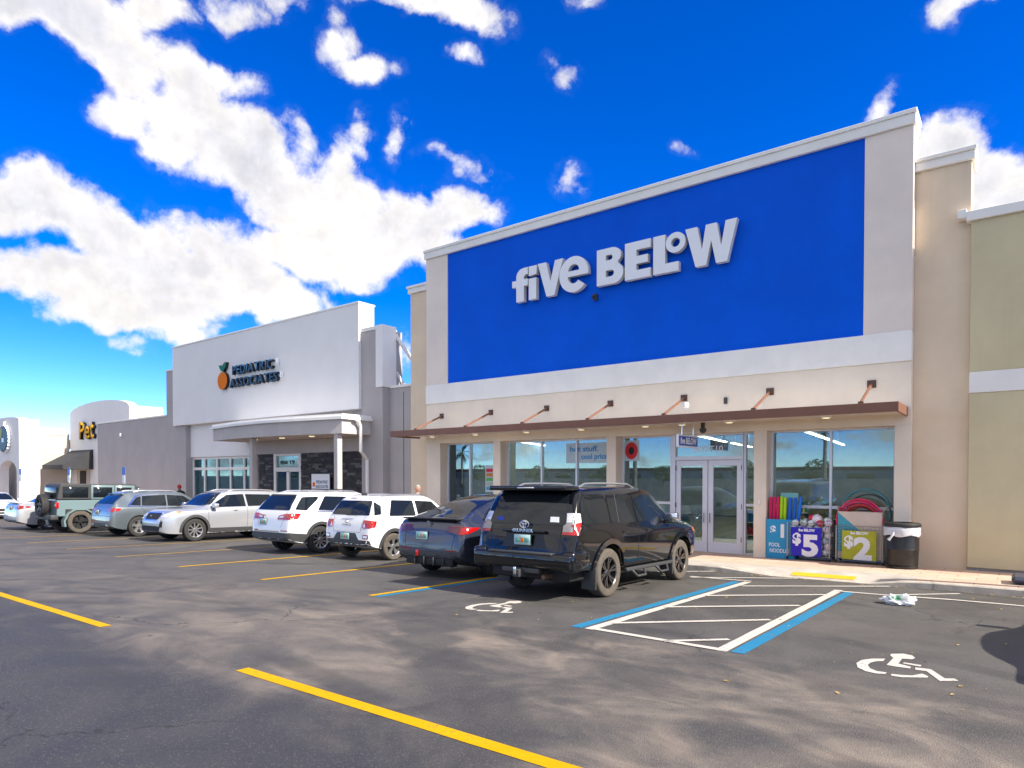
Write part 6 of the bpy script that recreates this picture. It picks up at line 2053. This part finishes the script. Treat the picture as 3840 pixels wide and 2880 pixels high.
spots = []
for lay in range(6):
    for ix in range(5):
        for iy in range(2):
            spots.append((-4.24 + ix * .175 + (.04 if lay % 2 else 0), 16.47 + iy * .22, zf5 + .09 + lay * .135))
for k, (x, y, z) in enumerate(spots):
    if z > .52 and rng.random() < .35: continue
    i = rng.choice([0, 0, 1, 2, 4, 5])
    if lay == 5 and k == len(spots) - 4: i = 3
    o = bpy.data.objects.new('play_ball', ball_me.copy() if False else bpy.data.meshes.new('play_ball'))
    bmq = bmesh.new(); bmq.from_mesh(ball_me); bmq.to_mesh(o.data); bmq.free()
    o.data.materials.append(ball_mat(i)); o.data.polygons.foreach_set('use_smooth', [True] * len(o.data.polygons))
    COL.objects.link(o); o.location = (x + rng.uniform(-.012, .012), y + rng.uniform(-.012, .012), z + rng.uniform(-.01, .02)); o.rotation_euler = (rng.uniform(0, 6), rng.uniform(0, 6), 0)
    tag(o, 'white printed play ball in the wire cart behind the $5 sign', 'ball', 'play balls in the wire cart')
for (x, y, z, r_, i, lb) in [(-3.86, 16.55, .62, 1.0, 3, 'red play ball on top of the balls in the $5 cart'), (-3.74, 16.52, .60, 1.35, 2, 'large white and red play ball on top of the $5 cart'), (-3.52, 16.55, .54, 1.25, 1, 'white ball with green print at the right end of the $5 cart')]:
    o = bpy.data.objects.new('play_ball', bpy.data.meshes.new('play_ball'))
    bmq = bmesh.new(); bmq.from_mesh(ball_me); bmq.to_mesh(o.data); bmq.free()
    o.data.materials.append(ball_mat(i)); o.data.polygons.foreach_set('use_smooth', [True] * len(o.data.polygons))
    COL.objects.link(o); o.location = (x, y, z); o.scale = (r_,) * 3
    tag(o, lb, 'ball', 'play balls in the wire cart')
# carton and hoops in the second cart
M_card = mat('pale_carton', (0.62, 0.52, 0.43), rough=.75, var=.05)
M_cardteal = mat('teal_carton_print', (.05, .33, .44), rough=.7)
ct = thing('carton', 'pale open carton with a teal corner in the hoop cart', 'carton', (-2.83, 16.59, zf2))
ctop = .80
bm = bmesh.new()
for a in ((-3.27, -2.39, 16.39, 16.40), (-3.27, -2.39, 16.79, 16.80), (-3.27, -3.26, 16.401, 16.789), (-2.40, -2.39, 16.401, 16.789)):
    bm_box(bm, a[0], a[1], a[2], a[3], zf2 + .01, ctop)
from_bm('walls', bm, M_card, ct)
mk('flap', [(-2.39, 16.40, ctop), (-2.30, 16.42, ctop + .13), (-2.30, 16.77, ctop + .13), (-2.39, 16.79, ctop), (-2.385, 16.40, ctop), (-2.292, 16.42, ctop + .13), (-2.292, 16.77, ctop + .13), (-2.385, 16.79, ctop)], [(0, 1, 2, 3), (7, 6, 5, 4), (0, 4, 5, 1), (3, 2, 6, 7)], M_card, ct)
mk('flap', [(-3.27, 16.40, ctop), (-3.31, 16.42, ctop + .10), (-3.31, 16.77, ctop + .10), (-3.27, 16.79, ctop), (-3.265, 16.40, ctop), (-3.302, 16.42, ctop + .10), (-3.302, 16.77, ctop + .10), (-3.265, 16.79, ctop)], [(0, 1, 2, 3), (7, 6, 5, 4), (0, 4, 5, 1), (3, 2, 6, 7)], M_card, ct)
prism('print_corner', [(-3.27, -.1), (-3.27, .78), (-2.80, .36), (-2.95, -.1)], 16.386, 16.389, 'Y', M_cardteal, ct)
hoops = []
for k in range(9):
    hoops.append((-2.84 + rng.uniform(-.015, .015), 16.45 + k * .034, .62 - k * .012 + rng.uniform(-.01, .01), .46 - (k % 3) * .055, 'pink', [(.72, .012, .10), (.74, .03, .16), (.70, .06, .05)][k % 3], .016))
hoops += [(-2.78, 16.74, .80, .49, 'turquoise', (.01, .30, .42), .012), (-2.72, 16.77, .72, .46, 'black', (.02, .02, .02), .012)]
pk = 0
for (x, y, z, r_, nm, c_, tr_) in hoops:
    pts = [(x + r_ * math.cos(a * math.pi / 24), y + .04 * math.sin(a * math.pi / 24), z + r_ * math.sin(a * math.pi / 24)) for a in range(48)]
    bm = bmesh.new(); bm_tube(bm, pts, tr_, 8, True)
    bmesh.ops.recalc_face_normals(bm, faces=bm.faces)
    o = autosmooth(from_bm('hoop', bm, mat('hoop_%s_%d' % (nm, pk % 3), c_, rough=.35, var=.2, vscale=20)), 60)
    if nm == 'pink':
        pk += 1
        tag(o, 'pink plastic hoop among those nested in the pale carton', 'hoop', 'pink hoops in the carton')
    else:
        tag(o, '%s hoop standing above the pink hoops in the carton' % nm, 'hoop')

# litter bin
bx_, by_ = -1.97, 16.10
zt0 = wz(bx_, by_)
tb = thing('trash_can', 'black trash can with a white plastic liner beside the hoop cart', 'trash can', (bx_, by_, zt0))
lathe('drum', [(0, zt0), (.285, zt0), (.295, zt0 + .02), (.30, zt0 + .06), (.285, zt0 + .075), (.30, zt0 + .09), (.315, zt0 + .40), (.322, zt0 + .415), (.317, zt0 + .43), (.325, zt0 + .84), (.30, zt0 + .84), (.29, zt0 + .3), (0, zt0 + .3)], mat('black_drum', (.014, .014, .014), rough=.35, var=.3, vscale=6), tb, 32, center=(bx_, by_, 0))
bm = bmesh.new()
seg = 40
rows = []
for j, (hh, rr) in enumerate([(.70, .333), (.72, .345), (.78, .338), (.85, .347), (.885, .335), (.88, .30), (.80, .285)]):
    row = []
    for k in range(seg):
        a = 2 * math.pi * k / seg
        w_ = 1 + .018 * math.sin(9 * a + j) + .014 * math.sin(17 * a + 2 * j)
        row.append(bm.verts.new((bx_ + rr * w_ * math.cos(a), by_ + rr * w_ * math.sin(a), zt0 + hh + .02 * math.sin(5 * a + j) * (1 if j < 3 else .3))))
    rows.append(row)
for j in range(len(rows) - 1):
    for k in range(seg):
        bm.faces.new((rows[j][k], rows[j][(k + 1) % seg], rows[j + 1][(k + 1) % seg], rows[j + 1][k]))
M_liner = mat('white_plastic_film', (.62, .64, .67), rough=.25, coat=.3)
autosmooth(from_bm('liner', bm, M_liner, tb), 60)
tube('liner_knot', [(bx_ - .10, by_ - .335, zt0 + .80), (bx_ - .12, by_ - .36, zt0 + .74), (bx_ - .15, by_ - .37, zt0 + .68), (bx_ - .20, by_ - .36, zt0 + .62)], [.014, .03, .02, .034], M_liner, tb, 8)
lathe('rim', [(.31, zt0 + .885), (.352, zt0 + .89), (.356, zt0 + .935), (.33, zt0 + .965), (.22, zt0 + .975), (.20, zt0 + .95), (.20, zt0 + .90), (.31, zt0 + .885)], mat('dark_lid', (.02, .02, .022), rough=.4), tb, 32, center=(bx_, by_, 0))

# dropped shopping bag
g0 = on_ground(2800 + 1210 / 2.127, 1780 + 1040 / 2.127)
bm = bmesh.new(); bmesh.ops.create_icosphere(bm, subdivisions=4, radius=1.0)
from mathutils import noise as mn
for v in bm.verts:
    p = v.co.copy()
    k = 1 + .55 * mn.noise(p * 1.7 + Vector((3, 1, 7))) + .35 * abs(mn.noise(p * 4.1)) + .16 * mn.noise(p * 9)
    lobe = 1 + .35 * max(0, p.x) * (1 if p.y < .3 else .4)
    v.co = Vector((p.x * .20 * k, p.y * .13 * k, max(0, (p.z + .65) * .075 * k * lobe)))
M_bag = bpy.data.materials.new('white_bag_film'); M_bag.use_nodes = True
t = NT(M_bag.node_tree); b = M_bag.node_tree.nodes['Principled BSDF']
co = t.n('ShaderNodeTexCoord').outputs['Object']
spx = t.n('ShaderNodeSeparateXYZ'); t.l(co, spx.inputs[0])
gm = t.math('MULTIPLY', t.mr(t.noise(co, 16, 3, .6, .5), .50, .56), t.math('MULTIPLY', t.mr(spx.outputs[2], .07, .10), t.mr(t.math('ABSOLUTE', spx.outputs[0]), .10, .06)))
t.l(t.mix(gm, (.74, .76, .78), (.03, .38, .10)), b.inputs['Base Color']); b.inputs['Roughness'].default_value = .3
bg_ = thing('plastic_bag', 'crumpled white plastic bag with green print lying in the empty stall', 'bag', (g0.x, g0.y + .05, g0.z), world=False)
autosmooth(from_bm('film', bm, M_bag, bg_), 50)

# platform stands in for an unidentified shape; unseen post added for its kerb shadow
lm = thing('stand_in_platform', 'low dark slate platform standing in for an unidentified shape at the right edge', 'platform', (.55, 14.9, wz(.55, 14.9)))
box('slab', -.10, 1.25, 14.35, 15.05, wz(.5, 14.9) + .03, wz(.5, 14.9) + .15, mat('slate_blue_plastic', (.05, .055, .085), rough=.35), lm, .05)
for x_ in (.05, 1.0):
    box('foot', x_, x_ + .1, 14.5, 14.9, wz(.5, 14.9) - .02, wz(.5, 14.9) + .03, M_black, lm)
sp0 = thing('shadow_post', 'square post added out of view to cast the shadow along the kerb', 'post', (1.95, 14.25, wz(1.95, 14.25)))
box('shaft', 1.85, 2.05, 14.14, 14.36, wz(1.95, 14.25) - .02, 2.55, M_trim, sp0, .01)
box('cap', 1.82, 2.08, 14.11, 14.39, 2.551, 2.62, M_trim, sp0, .01)

# fallen leaves and grit along the kerb and over the stalls
V, Fc = [], []
lv = random.Random(3)
for k in range(150):
    if k < 95:
        x, y = lv.uniform(-6, .3), KY - .06 - abs(lv.gauss(0, .16))
    else:
        x, y = lv.uniform(-6, .2), lv.uniform(5.5, 13)
    s_ = lv.uniform(.012, .034); a = lv.uniform(0, 6.28)
    z = gz(x, y) + .006
    i = len(V)
    for q, (r_, dz_) in enumerate(((1, .004), (.45, .010), (1, .003), (.45, .012))):
        an = a + q * math.pi / 2
        V.append((x + s_ * r_ * math.cos(an), y + s_ * r_ * math.sin(an), z + dz_ * lv.random()))
    Fc.append((i, i + 1, i + 2, i + 3))
o = mk('fallen_leaves', V, Fc, mat('dry_leaf', (.42, .27, .08), rough=.8, var=.5, vscale=3), kind='stuff')
tag(o, 'dry yellow leaves scattered along the kerb and stalls', 'leaves', kind='stuff')

# ================================================================== accessible-parking signs and far-left clutter
M_psign = mat('parking_sign_blue', (0.01, 0.10, 0.62), rough=.4)
for (x, y, lb) in [(-49.6, 13.9, 'leftmost'), (-41.6, 13.9, 'middle'), (-34.6, 13.9, 'right-hand')]:
    z0 = wz(x, y)
    t_ = thing('parking_sign', '%s blue and white accessible parking sign behind the parked cars' % lb, 'sign', (x, y, z0), 'accessible parking signs')
    tube('post', [(x, y, z0 - .02), (x, y, 2.02)], .028, mat('galvanised_post', (.38, .39, .36), rough=.5, metal=.4), t_, 8)
    box('plate', x - .16, x + .16, y - .045, y - .030, 1.62, 2.0, M_psign, t_, .003)
    box('lower_plate', x - .16, x + .16, y - .045, y - .030, 1.20, 1.60, M_letter, t_, .003)
sx_, sy_ = -39.6, 12.9
tr = thing('stock_trolley', 'red-handled stock trolley with cartons beyond the silver saloon', 'trolley', (sx_, sy_, gz(sx_, sy_)), world=False)
box('deck', -.35, .35, -.6, .6, .28, .33, M_wire, tr, .01)
for a in ((-.3, -.5), (.3, -.5), (-.3, .5), (.3, .5)):
    lathe('wheel', [(0, -.02), (.13, -.02), (.14, 0), (.13, .02), (0, .02)], M_caster, tr, 14, 'X', (a[0], a[1], .14))
    box('leg', a[0] - .02, a[0] + .02, a[1] - .02, a[1] + .02, .14, .281, M_wire, tr)
tube('handle', [(-.35, -.6, .33), (-.35, -.6, 1.05), (.35, -.6, 1.05), (.35, -.6, .33)], .03, mat('red_tube', (.6, .02, .02), rough=.4), tr, 8)
place(tr, sx_, sy_, R(35))
for k, (dx, dy, h0, w_, h_) in enumerate([(0, .1, .33, .5, .5), (.05, .15, .83, .42, .34)]):
    bxo = thing('cardboard_box', ['lower', 'upper'][k] + ' brown cardboard box on the stock trolley', 'box', world=False)
    box('carton', -w_ / 2, w_ / 2, -w_ / 2, w_ / 2, 0, h_, mat('brown_card', (.50, .30, .16), rough=.8, var=.1), bxo, .006)
    box('tape', -.03, .03, -w_ / 2 - .002, w_ / 2 + .002, h_ + .0005, h_ + .003, mat('tape', (.6, .45, .28), rough=.4), bxo)
    place(bxo, sx_ + dx, sy_ + dy, R(35 + 8 * k), h0)


# ================================================================== people
def person(name, label, x, y, yaw, H_, skin, hair, top, leg, shoe, cap=None, stride=.22):
    s = H_ / 1.75
    J = {'pel': (0, 0, .95), 'wst': (0, .01, 1.08), 'chs': (0, .02, 1.30), 'nkb': (0, .01, 1.47), 'nkt': (0, .03, 1.55), 'hd1': (0, .045, 1.62), 'hd2': (0, .045, 1.70),
         'hpR': (.09, 0, .92), 'knR': (.10, .10 + stride * .4, .50), 'anR': (.10, stride, .09), 'toR': (.11, stride + .15, .03),
         'hpL': (-.09, 0, .92), 'knL': (-.10, .02 - stride * .3, .49), 'anL': (-.10, -stride, .10), 'toL': (-.11, -stride + .15, .03),
         'shR': (.19, .0, 1.43), 'elR': (.25, -.06, 1.14), 'wrR': (.25, .08, .92), 'haR': (.25, .11, .85),
         'shL': (-.19, .0, 1.43), 'elL': (-.25, .02, 1.14), 'wrL': (-.25, .16, .94), 'haL': (-.25, .20, .87)}
    rad = {'pel': .145, 'wst': .135, 'chs': .155, 'nkb': .075, 'nkt': .058, 'hd1': .082, 'hd2': .088, 'hp': .095, 'kn': .062, 'an': .042, 'to': .04, 'sh': .066, 'el': .045, 'wr': .03, 'ha': .036}
    E_ = [('pel', 'wst'), ('wst', 'chs'), ('chs', 'nkb'), ('nkb', 'nkt'), ('nkt', 'hd1'), ('hd1', 'hd2')]
    for q in 'RL':
        E_ += [('pel', 'hp' + q), ('hp' + q, 'kn' + q), ('kn' + q, 'an' + q), ('an' + q, 'to' + q), ('chs', 'sh' + q), ('sh' + q, 'el' + q), ('el' + q, 'wr' + q), ('wr' + q, 'ha' + q)]
        for f in range(5):      # five fingers rooted in the palm
            dx = (-.5 + f / 4) * .05
            sg = 1 if q == 'R' else -1
            hx, hy, hz = J['ha' + q]
            if f == 4:
                J['th0' + q] = (hx, hy + .03, hz); J['th1' + q] = (hx - sg * .01, hy + .055, hz - .035)
                E_ += [('ha' + q, 'th0' + q), ('th0' + q, 'th1' + q)]; rad['th0' + q] = .010; rad['th1' + q] = .009
            else:
                n0, n1, n2 = ('f%d%d' % (f, k) + q for k in range(3))
                ln = (.036, .042, .040, .030)[f]
                oy = (f - 1.5) * .018
                J[n0] = (hx, hy + oy, hz - .04); J[n1] = (hx - sg * .008, hy + oy + .006, hz - .04 - ln); J[n2] = (hx - sg * .022, hy + oy + .010, hz - .04 - ln * 1.7)
                E_ += [('ha' + q, n0), (n0, n1), (n1, n2)]
                rad[n0] = rad[n1] = .010; rad[n2] = .008
    names = list(J)
    me = bpy.data.meshes.new('sk')
    me.from_pydata([Vector(J[n]) * s for n in names], [(names.index(a), names.index(b_)) for a, b_ in E_], [])
    ob = bpy.data.objects.new('sk', me); COL.objects.link(ob)
    md = ob.modifiers.new('s', 'SKIN'); md.use_smooth_shade = True
    sv = me.skin_vertices[0].data
    for i, n in enumerate(names):
        r_ = rad.get(n, rad.get(n[:2], .03)) * s
        sv[i].radius = (r_, r_)
        sv[i].use_root = (n == 'pel')
    sub = ob.modifiers.new('u', 'SUBSURF'); sub.levels = sub.render_levels = 1
    dg = bpy.context.evaluated_depsgraph_get()
    out = bpy.data.meshes.new_from_object(ob.evaluated_get(dg))
    bpy.data.objects.remove(ob, do_unlink=True)
    root = thing(name, label, 'person', world=False)
    body = link('body', out, None, root)
    out.materials.clear()
    for c_, nm in ((skin, 'skin'), (top, 'shirt'), (leg, 'trousers'), (shoe, 'shoe')):
        out.materials.append(mat('%s_%s_%d' % (name, nm, int(abs(x))), c_, rough=.7, var=.06, vscale=9))
    for p in out.polygons:
        c_ = p.center / s
        arm = abs(c_.x) > .205 and c_.z < 1.2
        p.material_index = 3 if c_.z < .085 else (0 if (c_.z > 1.50 or (arm and c_.z < .93)) else (1 if (c_.z > .97 or arm) else 2))
        p.use_smooth = True
    # head: face with brow, nose, eyes, mouth, ears
    hc = Vector((0, .05, 1.645)) * s
    bm = bmesh.new(); bmesh.ops.create_uvsphere(bm, u_segments=20, v_segments=16, radius=1.0)
    for v in bm.verts:
        p = v.co
        w_ = .078 * (1 - .18 * max(0, -p.z))
        q = Vector((p.x * w_, p.y * .098, p.z * .118))
        if p.y > .3:
            if abs(p.x) < .22 and -.30 < p.z < .12: q.y += .020 * (1 - abs(p.x) / .22)      # nose
            if .02 < p.z < .22 and .2 < abs(p.x) < .6: q.y -= .008                           # eye sockets
            if -.62 < p.z < -.45 and abs(p.x) < .35: q.y += .005                            # lips
        v.co = hc + q * s
    autosmooth(from_bm('head', bm, out.materials[0], root), 80)
    for sg in (1, -1):
        bm = bmesh.new(); bmesh.ops.create_icosphere(bm, subdivisions=2, radius=1.0)
        for v in bm.verts: v.co = hc + Vector((sg * .079 + v.co.x * .012, -.005 + v.co.y * .024, .0 + v.co.z * .034)) * s
        autosmooth(from_bm('ear', bm, out.materials[0], root), 80)
        bm = bmesh.new(); bmesh.ops.create_icosphere(bm, subdivisions=2, radius=.011 * s)
        for v in bm.verts: v.co = v.co + hc + Vector((sg * .031, .088, .012)) * s
        autosmooth(from_bm('eye', bm, M_black, root), 80)
    bm = bmesh.new(); bmesh.ops.create_uvsphere(bm, u_segments=20, v_segments=14, radius=1.0)
    dl = [v for v in bm.verts if (v.co.z < -.05 and v.co.y > -.35) or (v.co.y > .55 and v.co.z < .45) or v.co.z < -.6]
    bmesh.ops.delete(bm, geom=dl, context='VERTS')
    for v in bm.verts: v.co = hc + Vector((v.co.x * .084, v.co.y * .104 - .004, v.co.z * .124 + .006)) * s
    autosmooth(from_bm('hair' if not cap else 'cap', bm, mat('%s_hair_%d' % (name, int(abs(x))), cap or hair, rough=.8, var=.2, vscale=60), root), 80)
    if cap:
        bm = bmesh.new(); bm_lathe(bm, [(0, .0), (.075, 0), (.078, .006), (0, .012)], 16, 'Z')
        for v in bm.verts: v.co = hc + Vector((v.co.x, v.co.y * 1.2 + .10, v.co.z + .055)) * s
        autosmooth(from_bm('cap_brim', bm, mat('red_cap_brim', cap, rough=.8), root), 60)
    place(root, x, y, yaw, HW, tilt=False)
    return root


person('person', 'grey-haired person on the walkway behind the small white SUV', -15.35, 14.9, R(-95), 1.74, (.52, .26, .17), (.42, .40, .38), (.25, .28, .32), (.06, .07, .10), (.03, .03, .03))
person('person', 'person in a red cap and dark clothes by the clinic corner', -31.3, 15.0, R(100), 1.76, (.30, .16, .10), (.03, .02, .02), (.02, .022, .03), (.03, .035, .05), (.02, .02, .02), cap=(.55, .02, .02))

# ================================================================== across the lot, seen only in the reflections
M_opp = mat('far_cream_wall', (.45, .42, .37), rough=.9, var=.1, vscale=.1)
M_band = mat('dark_red_band', (.14, .012, .02), rough=.7)
op = thing('opposite_shops', 'long low cream shops with a dark red roof band across the lot', 'building', (-150, -300, lot_z(-80, -300)))
box('wall', -520, 120, -312, -300, lot_z(-80, -300) - 1.5, 3.6, M_opp, op)
box('roof_band', -521, 121, -313, -299.6, 3.6, 5.3, M_band, op)
for k in range(26):
    X = -500 + k * 23
    box('window', X, X + 11, -299.9, -299.5, lot_z(-80, -300), 2.2, M_carglass, op)
M_frond = mat('palm_frond', (.075, .115, .035), rough=.6, var=.35, vscale=1.5)
M_trunk = mat('palm_trunk', (.26, .22, .18), rough=.9, var=.2, vscale=3, bump=.5, bscale=12)
M_leaf = mat('tree_leaf', (.055, .095, .028), rough=.65, var=.4, vscale=1.2)
for k, (x, y, h_) in enumerate([(-66.5, -40, 5.2), (-58.5, -40, 4.9), (-25, -15, 7.5), (-13.5, -28, 6.2)]):
    z0 = lot_z(x, y)
    pm = thing('palm_tree', ['slender palm reflected in the leftmost shop window', 'shorter palm reflected beside the narrow poster', 'tall palm whose trunk is reflected left of the doors', 'palm reflected above the shop doors'][k], 'palm tree', (x, y, z0), 'palms across the lot')
    tube('trunk', [(x, y, z0 - .1), (x + .05, y, z0 + h_ * .3), (x + .12, y + .05, z0 + h_ * .7), (x + .1, y, z0 + h_)], [.24, .17, .15, .13], M_trunk, pm, 10)
    bm = bmesh.new()
    for f in range(16):
        az = f * 2.399; el0 = R(70 - (f % 8) * 14)
        L_ = rng.uniform(1.5, 2.1)
        prev = Vector((x + .1, y, z0 + h_)); d = Vector((math.cos(az) * math.cos(el0), math.sin(az) * math.cos(el0), math.sin(el0)))
        sd_ = Vector((-math.sin(az), math.cos(az), 0))
        for q in range(9):
            d = (d + Vector((0, 0, -.16))).normalized(); nx2 = prev + d * (L_ / 9)
            wl = .42 * math.sin(math.pi * (q + .8) / 10)
            for sg in (1, -1):
                tip = prev + sd_ * sg * wl + d * .22 - Vector((0, 0, .10 * q / 4))
                a_, b2, c_ = bm.verts.new(prev), bm.verts.new(nx2), bm.verts.new(tip)
                bm.faces.new((a_, b2, c_))
            prev = nx2
    from_bm('crown', bm, M_frond, pm)
for k in range(9):
    x, y = -95 + k * 11 + rng.uniform(-2, 2), -52 + rng.uniform(-5, 5)
    z0 = lot_z(x, y); h_ = rng.uniform(2.6, 4.4)
    tt = thing('leafy_tree', 'round leafy tree in the row across the lot', 'tree', (x, y, z0), 'trees across the lot')
    tube('trunk', [(x, y, z0 - .1), (x, y, z0 + h_ * .5)], [.14, .08], M_trunk, tt, 7)
    bm = bmesh.new()
    for q in range(420):
        u_, v_ = rng.uniform(-1, 1), rng.uniform(0, 6.28)
        r_ = rng.uniform(.45, 1) ** .5; sxy = math.sqrt(1 - u_ * u_)
        c_ = Vector((x + 1.7 * r_ * sxy * math.cos(v_), y + 1.7 * r_ * sxy * math.sin(v_), z0 + h_ * .62 + h_ * .38 * r_ * u_))
        a_ = Vector((rng.gauss(0, 1), rng.gauss(0, 1), rng.gauss(0, 1))).normalized() * .17
        b2 = a_.cross(Vector((rng.gauss(0, 1), rng.gauss(0, 1), rng.gauss(0, 1)))).normalized() * .11
        bm.faces.new([bm.verts.new(c_ + a_), bm.verts.new(c_ + b2), bm.verts.new(c_ - a_), bm.verts.new(c_ - b2)])
    from_bm('crown', bm, M_leaf, tt)
